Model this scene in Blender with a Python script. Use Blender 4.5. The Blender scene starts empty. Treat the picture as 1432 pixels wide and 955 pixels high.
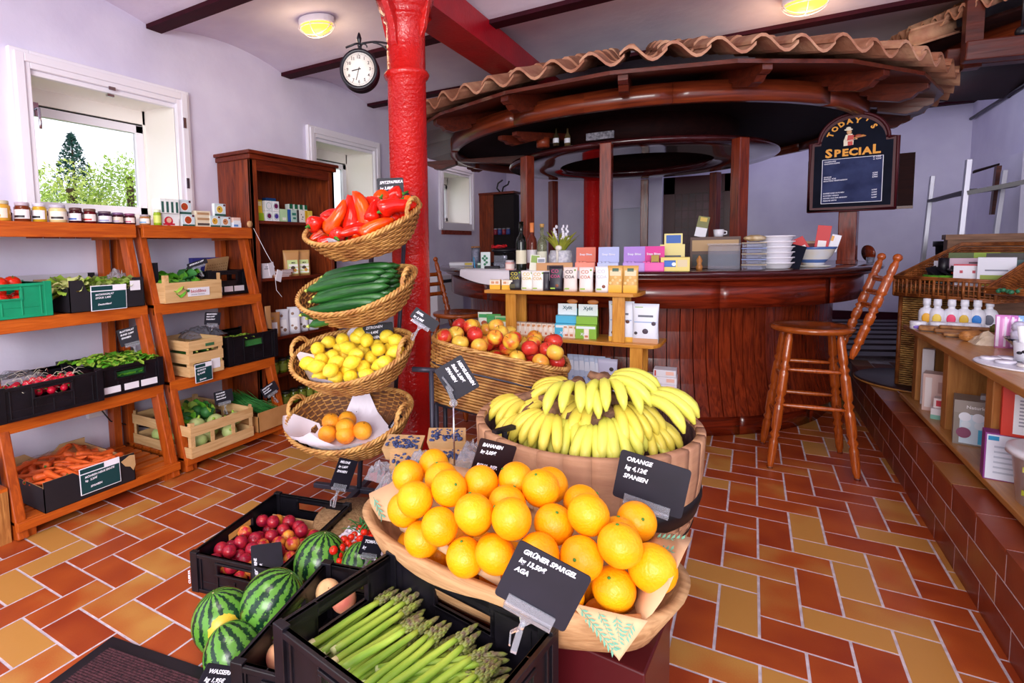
import bpy, bmesh, math, random
from mathutils import Vector as V, Matrix, Euler
random.seed(7)
C = bpy.context.scene.collection
PI = math.pi
# ---------------------------------------------------------------- camera
F0, CX, CY = 741.932, 619.18, 406.84          # focal length and optical axis, in pixels of a 1432 x 955 frame
TILT, YAW, ROLL, EYE = .0808, .5286, -.0183, 1.27536
_fw = V((-math.sin(YAW)*math.cos(TILT), math.cos(YAW)*math.cos(TILT), -math.sin(TILT)))
_r0 = V((math.cos(YAW), math.sin(YAW), 0)); _u0 = _r0.cross(_fw)
_rt = _r0*math.cos(ROLL)+_u0*math.sin(ROLL); _up = _u0*math.cos(ROLL)-_r0*math.sin(ROLL)
CAM = V((0, 0, EYE))
cd = bpy.data.cameras.new('camera'); cam = bpy.data.objects.new('camera', cd); C.objects.link(cam)
cd.sensor_width = 36; cd.lens = 36*F0/1432; cd.clip_start = .02; cd.clip_end = 200
cd.shift_x = (716-CX)/1432; cd.shift_y = (CY-477.5)/1432
m4 = Matrix((( _rt.x, _up.x, -_fw.x, 0), (_rt.y, _up.y, -_fw.y, 0), (_rt.z, _up.z, -_fw.z, EYE), (0, 0, 0, 1)))
cam.matrix_world = m4
bpy.context.scene.camera = cam
def ray(x, y): return _fw*F0+_rt*(x-CX)+_up*(CY-y)
def ZP(x, y, z): d = ray(x, y); return CAM+d*((z-EYE)/d.z)
def YP(x, y, Y): d = ray(x, y); return CAM+d*(Y/d.y)
def XP(x, y, X): d = ray(x, y); return CAM+d*(X/d.x)
def DP(x, y, dd): return CAM+ray(x, y)*(dd/F0)
# ---------------------------------------------------------------- light
sc = bpy.context.scene
sc.view_settings.view_transform = 'Standard'; sc.view_settings.look = 'None'
sc.view_settings.gamma = 1; sc.view_settings.use_curve_mapping = False
sc.view_settings.exposure = 0.43
sc.cycles.max_bounces = 7; sc.cycles.diffuse_bounces = 4; sc.cycles.glossy_bounces = 3
sc.cycles.use_denoising = True
w = bpy.data.worlds.new('sky'); sc.world = w; w.use_nodes = True
bg = w.node_tree.nodes['Background']; bg.inputs[0].default_value = (.86, .90, 1, 1); bg.inputs[1].default_value = 1.5
def area(name, loc, target, sx, sy, power, col=(1, 1, 1)):
    l = bpy.data.lights.new(name, 'AREA'); l.shape = 'RECTANGLE'; l.size = sx; l.size_y = sy; l.energy = power; l.color = col
    o = bpy.data.objects.new(name, l); C.objects.link(o); o.location = loc
    o.rotation_euler = (V(target)-V(loc)).to_track_quat('-Z', 'Y').to_euler(); return o
area('rear_fill_light', (.5, -2.6, 2.0), (-.9, 3.0, .7), 2.6, 1.6, 150, (1, .97, .95))  # added soft fill from behind the camera, not an actual window
area('room_fill_light', (-1.6, .3, 2.66), (-1.6, .3, 0), 1.6, .9, 26, (1, .94, .86))  # added overhead fill near the camera, no lamp fitting belongs to it
# added point fills over the bar side and the platform, no fittings there
for nm, loc, p, c in (('room_fill_light', (1.3, 6.6, 2.5), 5, (.74, .76, 1)), ('room_fill_light', (-2.6, 6.0, 2.5), 7, (.95, .88, .9)), ('room_fill_light', (.2, 7.2, 2.5), 5, (.76, .76, 1)), ('room_fill_light', (1.3, 2.6, 2.5), 6, (.9, .86, 1))):
    l = bpy.data.lights.new(nm, 'POINT'); l.energy = p; l.color = c; l.shadow_soft_size = .15; o = bpy.data.objects.new(nm, l); C.objects.link(o); o.location = loc
# ---------------------------------------------------------------- materials
def lin(h):
    h = h.lstrip('#'); c = [int(h[i:i+2], 16)/255 for i in (0, 2, 4)]
    return tuple(((x+.055)/1.055)**2.4 if x > .04045 else x/12.92 for x in c)+(1,)
MAT = {}
def _new(name):
    m = bpy.data.materials.new(name); m.use_nodes = True; MAT[name] = m
    return m, m.node_tree.nodes, m.node_tree.links, m.node_tree.nodes['Principled BSDF']
def _coord(N, L, scale, space='Object'):
    t = N.new('ShaderNodeTexCoord'); mp = N.new('ShaderNodeMapping'); mp.inputs['Scale'].default_value = scale
    L.new(t.outputs[space], mp.inputs[0]); return mp.outputs[0]
def mat(name, c1, rough=.5, c2=None, nscale=20, bump=0, bscale=None, metal=0, spec=.5, coat=0, stretch=(1, 1, 1), lo=.35, hi=.65,
        trans=0, ior=1.45, alpha=1, emit=0, sheen=0, detail=3, dist=0, sss=0, space='Object'):
    if name in MAT: return MAT[name]
    m, N, L, P = _new(name)
    P.inputs['Roughness'].default_value = rough; P.inputs['Metallic'].default_value = metal
    P.inputs['Specular IOR Level'].default_value = spec; P.inputs['Coat Weight'].default_value = coat; P.inputs['Coat Roughness'].default_value = .12
    P.inputs['Transmission Weight'].default_value = trans; P.inputs['IOR'].default_value = ior; P.inputs['Alpha'].default_value = alpha
    P.inputs['Base Color'].default_value = lin(c1)
    if emit: P.inputs['Emission Color'].default_value = lin(c1); P.inputs['Emission Strength'].default_value = emit
    if sss: P.inputs['Subsurface Weight'].default_value = sss; P.inputs['Subsurface Scale'].default_value = .01
    if c2 or bump:
        co = _coord(N, L, stretch, space)
        if c2:
            n = N.new('ShaderNodeTexNoise'); n.inputs['Scale'].default_value = nscale; n.inputs['Detail'].default_value = detail; n.inputs['Distortion'].default_value = dist
            r = N.new('ShaderNodeValToRGB'); r.color_ramp.elements[0].position = lo; r.color_ramp.elements[1].position = hi
            r.color_ramp.elements[0].color = lin(c1); r.color_ramp.elements[1].color = lin(c2)
            L.new(co, n.inputs['Vector']); L.new(n.outputs['Fac'], r.inputs[0]); L.new(r.outputs[0], P.inputs['Base Color'])
        if bump:
            n2 = N.new('ShaderNodeTexNoise'); n2.inputs['Scale'].default_value = bscale or nscale; n2.inputs['Detail'].default_value = 3
            b = N.new('ShaderNodeBump'); b.inputs['Strength'].default_value = bump; b.inputs['Distance'].default_value = .01
            L.new(co, n2.inputs['Vector']); L.new(n2.outputs['Fac'], b.inputs['Height']); L.new(b.outputs[0], P.inputs['Normal'])
    return m
def wood(name, c1, c2, axis=0, rough=.35, scale=9, coat=.0, spec=.5, bump=.08):
    s = [6., 6., 6.]; s[axis] = .55
    return mat(name, c1, rough, c2, nscale=scale, stretch=tuple(s), dist=1.3, detail=5, lo=.3, hi=.72, coat=coat, spec=spec, bump=bump, bscale=scale*2)
def ramp(m_name, name_stops, N, L, src):
    pass
# ---------------------------------------------------------------- mesh helpers
def rotm(rx=0, ry=0, rz=0): return Euler((rx, ry, rz)).to_matrix()
class MB:
    def __init__(s): s.v = []; s.f = []; s.m = []; s.s = []
    def add(s, vs, fs, m=0, sm=False):
        b = len(s.v); s.v += [tuple(p) for p in vs]; s.f += [tuple(i+b for i in f) for f in fs]; s.m += [m]*len(fs); s.s += [sm]*len(fs); return s
    def box(s, x0, x1, y0, y1, z0, z1, m=0):
        return s.add([(x0, y0, z0), (x1, y0, z0), (x1, y1, z0), (x0, y1, z0), (x0, y0, z1), (x1, y0, z1), (x1, y1, z1), (x0, y1, z1)],
                     [(0, 3, 2, 1), (4, 5, 6, 7), (0, 1, 5, 4), (1, 2, 6, 5), (2, 3, 7, 6), (3, 0, 4, 7)], m)
    def hexa(s, p, m=0):
        return s.add(p, [(0, 3, 2, 1), (4, 5, 6, 7), (0, 1, 5, 4), (1, 2, 6, 5), (2, 3, 7, 6), (3, 0, 4, 7)], m)
    def obox(s, c, sx, sy, sz, R=None, m=0):
        R = R or Matrix.Identity(3); c = V(c); P = []
        for dz in (-.5, .5):
            for dx, dy in ((-.5, -.5), (.5, -.5), (.5, .5), (-.5, .5)): P.append(c+R@V((dx*sx, dy*sy, dz*sz)))
        return s.hexa(P, m)
    def bar(s, a, b, w, h, side=(0, 1, 0), m=0):
        a = V(a); b = V(b); d = (b-a).normalized(); u = V(side); u = (u-d*u.dot(d)).normalized(); t = d.cross(u); P = []
        for p in (a, b):
            for du, dt in ((-.5, -.5), (.5, -.5), (.5, .5), (-.5, .5)): P.append(p+u*(du*w)+t*(dt*h))
        return s.hexa(P, m)
    def tube(s, path, r, n=8, m=0, closed=False, cap=True, sm=True, ell=1.):
        P = [V(p) for p in path]; k = len(P); R = r if isinstance(r, (list, tuple)) else [r]*k; vs = []; up = None
        for i, p in enumerate(P):
            d = (P[(i+1) % k]-P[(i-1) % k]) if closed else (P[min(i+1, k-1)]-P[max(i-1, 0)])
            d = d.normalized() if d.length > 1e-9 else V((0, 0, 1))
            if up is None: up = V((0, 0, 1)) if abs(d.z) < .9 else V((1, 0, 0))
            up = (up-d*up.dot(d)); up = up.normalized() if up.length > 1e-6 else V((1, 0, 0)); q = d.cross(up)
            for j in range(n):
                a = 2*PI*j/n; vs.append(p+(up*math.cos(a)+q*(math.sin(a)*ell))*R[i])
        fs = []
        for i in range(k if closed else k-1):
            for j in range(n):
                a, b = i*n+j, i*n+(j+1) % n; c, d = ((i+1) % k)*n+(j+1) % n, ((i+1) % k)*n+j; fs.append((a, b, c, d))
        if cap and not closed: fs.append(tuple(range(n))[::-1]); fs.append(tuple((k-1)*n+j for j in range(n)))
        return s.add(vs, fs, m, sm)
    def lathe(s, prof, n=32, c=(0, 0), a0=0, a1=2*PI, m=0, sm=True, close=False, cap=False, z0=0):
        full = abs(a1-a0-2*PI) < 1e-6; cols = n if full else n+1; vs = []
        pr_ = prof
        for i in range(cols):
            a = a0+(a1-a0)*i/n
            for r, z in pr_: vs.append((c[0]+r*math.cos(a), c[1]+r*math.sin(a), z0+z))
        k = len(pr_); fs = []
        for i in range(n):
            j = (i+1) % cols
            for q in range(k if close else k-1):
                q2 = (q+1) % k; fs.append((i*k+q, j*k+q, j*k+q2, i*k+q2))
        if not full and close: fs.append(tuple(range(k))); fs.append(tuple((cols-1)*k+q for q in range(k))[::-1])
        return s.add(vs, fs, m, sm)
    def ball(s, c, r, n=16, h=10, m=0, fn=None, R=None, sm=True):
        c = V(c); r = r if isinstance(r, (list, tuple)) else (r, r, r); vs = []
        for i in range(1, h):
            t = PI*i/h
            for j in range(n):
                a = 2*PI*j/n; vs.append(V((math.sin(t)*math.cos(a), math.sin(t)*math.sin(a), math.cos(t))))
        vs = [V((0, 0, 1))]+vs+[V((0, 0, -1))]; out = []
        for p in vs:
            q = V((p.x*r[0], p.y*r[1], p.z*r[2]))
            if fn: q = fn(p, q)
            if R: q = R@q
            out.append(c+q)
        fs = [(0, 1+j, 1+(j+1) % n) for j in range(n)]
        for i in range(h-2):
            for j in range(n):
                a = 1+i*n+j; b = 1+i*n+(j+1) % n; fs.append((a, a+n, b+n, b))
        e = len(vs)-1; o = 1+(h-2)*n
        fs += [(o+j, e, o+(j+1) % n) for j in range(n)]
        return s.add(out, fs, m, sm)
    def prism(s, poly, z0, z1, m=0, M=None):
        k = len(poly); P = [V((x, y, z0)) for x, y in poly]+[V((x, y, z1)) for x, y in poly]
        if M: P = [M@p for p in P]
        return s.add(P, [tuple(range(k))[::-1], tuple(range(k, 2*k))]+[(i, (i+1) % k, k+(i+1) % k, k+i) for i in range(k)], m)
    def quad(s, a, b, c, d, m=0): return s.add([a, b, c, d], [(0, 1, 2, 3)], m)
    def build(s, name, mats, parent=None, bevel=0, kind=None):
        me = bpy.data.meshes.new(name); me.from_pydata(s.v, [], s.f)
        if not isinstance(mats, (list, tuple)): mats = [mats]
        for q in mats: me.materials.append(MAT[q] if isinstance(q, str) else q)
        me.polygons.foreach_set('material_index', s.m); me.polygons.foreach_set('use_smooth', s.s)
        me.update(); o = bpy.data.objects.new(name, me); C.objects.link(o)
        if parent: o.parent = parent
        if bevel:
            b = o.modifiers.new('bevel', 'BEVEL'); b.width = bevel; b.segments = 2; b.limit_method = 'ANGLE'; b.angle_limit = .7
        if kind: o['kind'] = kind
        return o
def tag(o, label, cat, group=None, kind=None):
    o['label'] = label; o['category'] = cat
    if group: o['group'] = group
    if kind: o['kind'] = kind
    return o
def thing(name, label, cat, loc=(0, 0, 0), rot=(0, 0, 0), group=None):
    o = bpy.data.objects.new(name, None); C.objects.link(o); o.empty_display_size = .05
    o.location = loc; o.rotation_euler = rot if isinstance(rot, (tuple, list, Euler)) else (0, 0, rot)
    return tag(o, label, cat, group)
def struct(name, mb, mats, parent=None, bevel=0): return mb.build(name, mats, parent, bevel, kind='structure')
def dup(root, loc=None, rot=None, label=None, group=None, scale=None):
    r = root.copy(); C.objects.link(r)
    if loc is not None: r.location = loc
    if rot is not None: r.rotation_euler = rot
    if scale is not None: r.scale = scale if isinstance(scale, (tuple, list)) else (scale,)*3
    if label: r['label'] = label
    if group: r['group'] = group
    for ch in list(root.children):
        c = ch.copy(); C.objects.link(c); c.parent = r
        for g in list(ch.children):
            d = g.copy(); C.objects.link(d); d.parent = c
    return r
_tc = {}
def text(s, size, m, parent, M, name='lettering', align='LEFT', shear=0., bold=0., depth=.0003, wscale=1.):
    key = (s, size, align, shear, bold, depth, wscale, m)
    if key not in _tc:
        cu = bpy.data.curves.new('lettering', 'FONT'); cu.body = s; cu.size = size; cu.align_x = align; cu.shear = shear
        cu.offset = bold; cu.extrude = depth; cu.resolution_u = 2; cu.space_line = .95; cu.space_character = 1.0
        o = bpy.data.objects.new('t', cu); C.objects.link(o); bpy.context.view_layer.update()
        me = bpy.data.meshes.new_from_object(o.evaluated_get(bpy.context.evaluated_depsgraph_get()))
        if wscale != 1: me.transform(Matrix.Diagonal((wscale, 1, 1, 1)))
        bpy.data.objects.remove(o); bpy.data.curves.remove(cu); me.name = 'lettering'
        me.materials.clear(); me.materials.append(MAT[m]); _tc[key] = me
    o = bpy.data.objects.new(name, _tc[key]); C.objects.link(o); o.parent = parent; o.matrix_local = M
    return o
def T(x, y, z, R=None):
    M = Matrix.Translation((x, y, z)); return M@R.to_4x4() if R else M
FACE = rotm(PI/2, 0, 0)     # text plane turned to face -Y
def face_yaw(p): return -math.atan2(p[0], p[1])     # a thing at p turned towards the camera side of the room
class Pile:
    """spheres dropped one by one into a shape; each comes to rest on the lowest spot found"""
    def __init__(s, seed=1): s.rng = random.Random(seed); s.p = []
    def drop(s, n, r, sample, base, tries=60, jit=0.):
        out = []
        for _ in range(n):
            rr = r*(1+s.rng.uniform(-jit, jit)); best = None
            for _t in range(tries):
                x, y = sample(s.rng); z = base(x, y)+rr
                for (a, b, c, q) in s.p:
                    d2 = (x-a)**2+(y-b)**2; t = (rr+q)*.985
                    if d2 < t*t: z = max(z, c+math.sqrt(t*t-d2))
                if best is None or z < best[2]: best = (x, y, z, rr)
            s.p.append(best); out.append(best)
        return out
# ================================================================ SETTING
mat('plaster', '#e6e1f6', .85, '#dcd6ee', nscale=3, bump=.12, bscale=25)
mat('plaster_ceiling', '#e6dcec', .85, '#dacfe4', nscale=3, bump=.2, bscale=18)
mat('white_paint', '#f4f1fa', .35)
mat('reveal_paint', '#faf4ee', .6)
mat('grout', '#d6cad2', .9, '#b8aab4', nscale=30)
mat('maroon_steel', '#3c0a1a', .75, '#320816', nscale=10, spec=.2)
mat('red_paint', '#cc1e1a', .2, '#bc1416', nscale=6, bump=.5, bscale=60, spec=.7)
mat('red_paint_beam', '#b01424', .32, '#9c1020', nscale=6, bump=.2, bscale=40)
mat('glass', '#ffffff', .02, trans=1, ior=1.03, spec=.3)
mat('black_metal', '#17141c', .4); mat('chrome', '#c8c8d0', .2, metal=1)
def tile_material(name, dark, mid, gold):
    m, N, L, P = _new(name)
    at = N.new('ShaderNodeAttribute'); at.attribute_name = 'tone'
    tc = N.new('ShaderNodeTexCoord')
    off = N.new('ShaderNodeVectorMath'); off.operation = 'MULTIPLY_ADD'; off.inputs[1].default_value = (9, 17, 5)
    L.new(at.outputs['Color'], off.inputs[0]); L.new(tc.outputs['Object'], off.inputs[2])
    n = N.new('ShaderNodeTexNoise'); n.inputs['Scale'].default_value = 5.5; n.inputs['Detail'].default_value = 1.5
    L.new(off.outputs[0], n.inputs['Vector'])
    n2 = N.new('ShaderNodeTexNoise'); n2.inputs['Scale'].default_value = 220; n2.inputs['Detail'].default_value = 2
    L.new(tc.outputs['Object'], n2.inputs['Vector'])
    sep = N.new('ShaderNodeSeparateColor'); L.new(at.outputs['Color'], sep.inputs[0])
    a = N.new('ShaderNodeMath'); a.operation = 'MULTIPLY_ADD'; a.inputs[1].default_value = 1.15; L.new(sep.outputs[0], a.inputs[0])
    L.new(n.outputs['Fac'], a.inputs[2])
    b = N.new('ShaderNodeMath'); b.operation = 'MULTIPLY_ADD'; b.inputs[1].default_value = .18; L.new(n2.outputs['Fac'], b.inputs[0]); L.new(a.outputs[0], b.inputs[2])
    r = N.new('ShaderNodeValToRGB'); e = r.color_ramp.elements
    e[0].position = .55; e[0].color = lin(dark); e[1].position = .98; e[1].color = lin(mid)
    x = e.new(1.2 if False else .999); x.color = lin(mid)
    mr = N.new('ShaderNodeMapRange'); mr.inputs[1].default_value = .35; mr.inputs[2].default_value = 1.55
    L.new(b.outputs[0], mr.inputs[0]); L.new(mr.outputs[0], r.inputs[0])
    e[0].position = .12; e[1].position = .45; e[2].position = .78; e[1].color = lin(mid); e[2].color = lin(gold)
    L.new(r.outputs[0], P.inputs['Base Color']); P.inputs['Roughness'].default_value = .36; P.inputs['Specular IOR Level'].default_value = .45
    bp = N.new('ShaderNodeBump'); bp.inputs['Strength'].default_value = .12; bp.inputs['Distance'].default_value = .004
    n3 = N.new('ShaderNodeTexNoise'); n3.inputs['Scale'].default_value = 30; L.new(tc.outputs['Object'], n3.inputs['Vector'])
    L.new(n3.outputs['Fac'], bp.inputs['Height']); L.new(bp.outputs[0], P.inputs['Normal'])
    return m
tile_material('clay_tile', '#91361a', '#ac4e20', '#be8642')
tile_material('clay_kerb', '#6e2818', '#8c3c1e', '#96602e')
def tiled(name, boxes, grout_mb, tone_rng, matname='clay_tile'):
    mb = MB(); tones = []
    for b in boxes:
        mb.box(*b[:6], m=1); t = (b[6], random.random(), random.random(), 1); tones += [t]*6
    k = len(grout_mb.f); mb.add(grout_mb.v, grout_mb.f, 0)
    o = struct(name, mb, ['grout', matname]); at = o.data.attributes.new('tone', 'FLOAT_COLOR', 'FACE')
    flat = []
    for t in tones: flat += t
    flat += [0, 0, 0, 1]*k; at.data.foreach_set('color', flat); return o
U = .125; OX, OY = .05054, 2.27585
boxes = []; g = .0045
def tone(): return random.choice([0, 0, .05, .1, .12, .2, .3, .45, .75])+random.uniform(0, .12)
for i in range(-30, 14):
    for j in range(-12, 14):
        # stretcher laid away from the eye and its partner laid across: a 2:1 herringbone
        for (u0, u1, v0, v1) in ((i, i+1, i-2+4*j, i+4*j), (i-1, i+1, i+4*j, i+1+4*j)):
            x0, x1, y0, y1 = OX+u0*U+g, OX+u1*U-g, OY+v0*U+g, OY+v1*U-g
            if x1 < -3.5 or x0 > .72 or y0 > 6.9 or y1 < -.6: continue
            boxes.append((max(x0, -3.45), min(x1, .72), y0, y1, -.02, 0, tone()))
tiled('floor', boxes, MB().box(-3.6, .8, -3.2, 8.1, -.06, -.0012), tone)
# raised platform behind a tiled kerb
KX, KZ = .70, .318
kb = []; rows = [(0.0, .098), (.103, .205), (.21, KZ-.012)]
for k, (z0, z1) in enumerate(rows):
    y = -1.2+(.0, .13, .065)[k]
    while y < 5.2:
        kb.append((KX, KX+.012, y+.003, min(y+.255, 5.2)-.003, z0+.002, z1, random.uniform(0, .35))); y += .258
y = -1.2+.065
while y < 5.2:
    t = random.uniform(.1, .7)
    kb.append((KX-.003, KX+.115, y+.003, y+.255, KZ-.012, KZ, t))
    kb.append((KX+.121, KX+.24, y-.11, y+.142, KZ-.012, KZ, random.uniform(.0, .3)))
    kb.append((KX+.246, KX+.37, y+.003, y+.255, KZ-.012, KZ, random.uniform(.0, .3))); y += .258
tiled('trim_1', kb, MB().box(KX+.0012, 2.1, -1.3, 8.0, -.05, KZ-.0015), tone, 'clay_kerb')
# --- left wall with three deep window openings
WX = -3.45; WD = .42
WIN = [(1.45, 2.30, 1.50, 2.29), (3.64, 4.50, 1.50, 2.29), (5.93, 6.69, 1.60, 2.27)]
mb = MB(); yprev = -1.2
for (a, b, c, d) in WIN:
    mb.box(WX-WD, WX, yprev, a, -.1, 3.0); mb.box(WX-WD, WX, a, b, -.1, c); mb.box(WX-WD, WX, a, b, d, 3.0); yprev = b
mb.box(WX-WD, WX, yprev, 8.4, -.1, 3.0)
struct('wall_left', mb, 'plaster')
struct('wall_back', MB().box(WX-WD, 2.4, 8.0, 8.3, -.1, 3.0), 'plaster')
struct('wall_right', MB().box(2.03, 2.35, 1.2, 8.3, -.1, 3.0).box(1.95, 2.03, 6.4, 6.9, .3, 2.0), 'plaster')
struct('baseboard_back', MB().box(-3.4, 2.0, 7.97, 8.0, KZ, KZ+.11), 'maroon_steel')
for k, (a, b, c, d) in enumerate(WIN):
    root = bpy.data.objects.new('window_%d' % (k+1), None); C.objects.link(root); root['kind'] = 'structure'; root.location = (0, 0, 0)
    mb = MB(); e = .095; t = .035
    for (y0, y1, z0, z1) in ((a-e, a, c-e, d+e), (b, b+e, c-e, d+e), (a, b, d, d+e), (a, b, c-e, c)): mb.box(WX, WX+t, y0, y1, z0, z1)
    for (y0, y1, z0, z1) in ((a-e+.02, a-.03, c-e+.02, d+e-.02), (b+.03, b+e-.02, c-e+.02, d+e-.02), (a-.03, b+.03, d+.03, d+e-.02)): mb.box(WX+t, WX+t+.012, y0, y1, z0, z1)
    mb.box(WX-.02, WX+.01, a, b, d-.028, d)
    struct('window_casing', mb, 'white_paint', root, bevel=.004)
    struct('window_reveal', MB().box(WX-WD, WX, a-.01, a+.004, c, d).box(WX-WD, WX, b-.004, b+.01, c, d).box(WX-WD, WX, a, b, d-.004, d+.01).box(WX-WD, WX, a, b, c-.01, c+.012), 'reveal_paint', root)
    ox = WX-.34; f = .055; q = .045; a2, b2, c2, d2 = a, b-.02, c+.05, d-.11
    mb = MB()
    for (y0, y1, z0, z1) in ((a2, a2+f, c2, d2), (b2-f, b2, c2, d2), (a2, b2, d2-f, d2), (a2, b2, c2, c2+f)): mb.box(ox-q, ox, y0, y1, z0, z1)
    struct('window_frame', mb, 'white_paint', root, bevel=.004)
    mb = MB().box(ox-q, ox, b2, b, c, d).box(ox-q, ox, a, b, d2+.012, d).box(ox-q, ox, a, b, c, c2)
    struct('window_surround', mb, 'reveal_paint', root)
    struct('window_seal', MB().box(ox-.02, ox-.010, a2, b2+.004, d2, d2+.010).box(ox-.02, ox-.010, b2, b2+.004, d2-.14, d2), 'black_metal', root)
    struct('window_pane', MB().box(ox-.03, ox-.025, a2+f, b2-f, c2+f, d2-f), 'glass', root)
    if k == 0:
        h = MB().box(WX+.012, WX+.02, a+.005, a+.03, 2.04, 2.115).tube([(WX+.02, a+.018, 2.08), (WX+.05, a+.018, 2.08), (WX+.052, a+.02, 2.0), (WX+.05, a+.02, 1.97)], .008, 8)
        struct('window_handle', h, 'chrome', root)
        hg = MB()
        for z in (1.72, 2.13): hg.box(WX+t+.012, WX+t+.02, b+.03, b+.05, z, z+.07)
        hg.box(WX, WX+.02, (a+b)/2-.02, (a+b)/2+.02, d-.05, d-.035).box(WX+t, WX+t+.004, (a+b)/2-.02, (a+b)/2+.02, d-.015, d+.005)
        struct('window_hinge', hg, 'chrome', root)
# brick apron seen below the first window, and the striped sill under the far one
mat('brick', '#9a4234', .8, '#7c3026', nscale=18); mat('sill_slats', '#6b2a34', .5, '#542028', nscale=30)
mb = MB()
for i in range(12): mb.box(WX-.002, WX+.012, 1.38+i*.083, 1.455+i*.083, 1.37, 1.41)
for i in range(17): mb.box(WX-.002, WX+.02, 5.9+i*.048, 5.942+i*.048, 1.45, 1.56)
struct('trim_2', mb, ['brick'])
# --- vaulted ceiling between steel flanges
Y0, DY, ZS, RISE = -2.41, 1.15, 2.748, .09
mb = MB(); vs = []; fs = []; ns = 12
prof = []
for bay in range(10):
    for i in range(ns+(1 if bay == 9 else 0)):
        t = i/ns; prof.append((Y0+DY*(bay+t), ZS+RISE*4*t*(1-t)))
xs = (-3.9, -1.56, 2.4)
for x in xs: vs += [(x, y, z) for y, z in prof]
k = len(prof)
for r in range(2):
    for i in range(k-1): fs.append((r*k+i, r*k+i+1, (r+1)*k+i+1, (r+1)*k+i))
mb.add(vs, fs, 0, True); mb.add([(x, y, z+.1) for x, y, z in vs], [f[::-1] for f in fs])
o = struct('ceiling', mb, 'plaster_ceiling')
for i in range(10):
    y = Y0+DY*i
    struct('trim_%d' % (3+i), MB().box(WX, 2.03, y-.052, y+.052, ZS-.012, ZS+.02), 'maroon_steel')
# main girder on its two iron columns
COL = (-1.625, 2.44)
b = MB().box(-1.735, -1.525, -1.2, 8.0, 2.585, 2.60).box(-1.66, -1.60, -1.2, 8.0, 2.60, 2.80).box(-1.735, -1.525, -1.2, 8.0, 2.735, 2.76)
b = MB().prism([(-1.74, 2.575), (-1.515, 2.575), (-1.515, 2.60), (-1.53, 2.61), (-1.53, 2.76), (-1.72, 2.76), (-1.72, 2.61), (-1.74, 2.60)], -1.2, 8.0,
               M=Matrix(((1, 0, 0, 0), (0, 0, 1, 0), (0, 1, 0, 0), (0, 0, 0, 1))))
tag(b.build('ceiling_girder', 'red_paint_beam'), 'long red painted steel girder crossing the ceiling above the columns', 'beam')
def column(x, y, label):
    t = thing('iron_column', label, 'column', (x, y, 0))
    r = .103
    MB().lathe([(0, 0), (.17, 0), (.17, .05), (.15, .07), (.13, .12), (.118, .16), (.112, .30), (r+.004, .34), (r, .4), (r, 2.17), (r+.012, 2.18), (r+.02, 2.195), (r+.012, 2.21), (r, 2.22), (r, 2.46), (r+.012, 2.47), (r+.016, 2.485), (r+.005, 2.5), (r+.03, 2.52), (r+.05, 2.575), (0, 2.575)], 40).build('shaft', 'red_paint', t)
    m = MB()
    for s in (-1, 1):
        m.prism([(s*.09, 2.3), (s*.12, 2.34), (s*.13, 2.42), (s*.19, 2.52), (s*.25, 2.574), (s*.06, 2.574), (s*.06, 2.3)], -.018, .018, M=Matrix(((0, 0, 1, 0), (1, 0, 0, 0), (0, 1, 0, 0), (0, 0, 0, 1))))
        m.prism([(s*.09, 2.35), (s*.125, 2.42), (s*.16, 2.574), (s*.06, 2.574)], -.015, .015, M=Matrix(((1, 0, 0, 0), (0, 0, 1, 0), (0, 1, 0, 0), (0, 0, 0, 1))))
    m.build('bracket', 'red_paint', t, bevel=.004)
    return t
column(*COL, 'red painted cast iron column standing behind the tiered wicker baskets')
column(-1.60, 6.2, 'dark red column in the shade behind the round bar counter')
# ================================================================ PRODUCE AND CONTAINERS (builders)
class Proto:
    def __init__(s, fn): s.fn = fn; s.o = None
    def put(s, loc, rot, label, group=None, scale=1., cat=None):
        if s.o is None:
            s.o = s.fn(); o = s.o; o.location = loc; o.rotation_euler = rot; o['label'] = label; o.scale = (scale,)*3 if not isinstance(scale, tuple) else scale
            if group: o['group'] = group
            s.first = o; return o
        o = dup(s.o, loc, rot, label, None, scale if isinstance(scale, tuple) else (scale,)*3)
        if group: o['group'] = group
        elif 'group' in o: del o['group']
        return o
def rnd_rot(rng, tilt=.5): return (rng.uniform(-tilt, tilt), rng.uniform(-tilt, tilt), rng.uniform(0, 2*PI))
def fruit(name, cat, m, r, fn=None, n=20, h=14, stem=None, stem_m='stem_brown'):
    o = MB().ball((0, 0, 0), r, n, h, fn=fn).build(name, m); o['category'] = cat
    if stem: stem().build('stem', stem_m, o)
    return o
mat('stem_brown', '#5b3b20', .8); mat('stem_green', '#3f7a25', .6)
mat('orange_peel', '#ff9a04', .36, '#ffa90c', nscale=14, bump=.2, bscale=190, spec=.45, sss=.08)
mat('grapefruit_peel', '#fbb02a', .42, '#f78f1c', nscale=9, bump=.3, bscale=140, sss=.08)
mat('lemon_peel', '#ffd62e', .4, '#fde04a', nscale=12, bump=.35, bscale=110, sss=.08)
mat('apple_skin', '#e8b83a', .25, '#cf3426', nscale=14, lo=.4, hi=.58, spec=.5); mat('apple_skin_red', '#d7432c', .22, '#c02a28', nscale=12, lo=.35, hi=.6); mat('apple_skin_gold', '#e9c24a', .28, '#e08a34', nscale=14, lo=.42, hi=.66)
mat('nectarine_skin', '#8e1230', .28, '#c22c30', nscale=30, lo=.4, hi=.75); mat('nectarine_skin_gold', '#b81c30', .3, '#f0a838', nscale=28, lo=.42, hi=.66)
mat('peach_skin', '#edbe88', .75, '#dc6a60', nscale=10, lo=.42, hi=.7)
mat('tomato_skin', '#d81e14', .15, '#e23418', nscale=8); mat('radish_skin', '#d31436', .3, '#e23a50', nscale=14, lo=.45, hi=.8)
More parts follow.
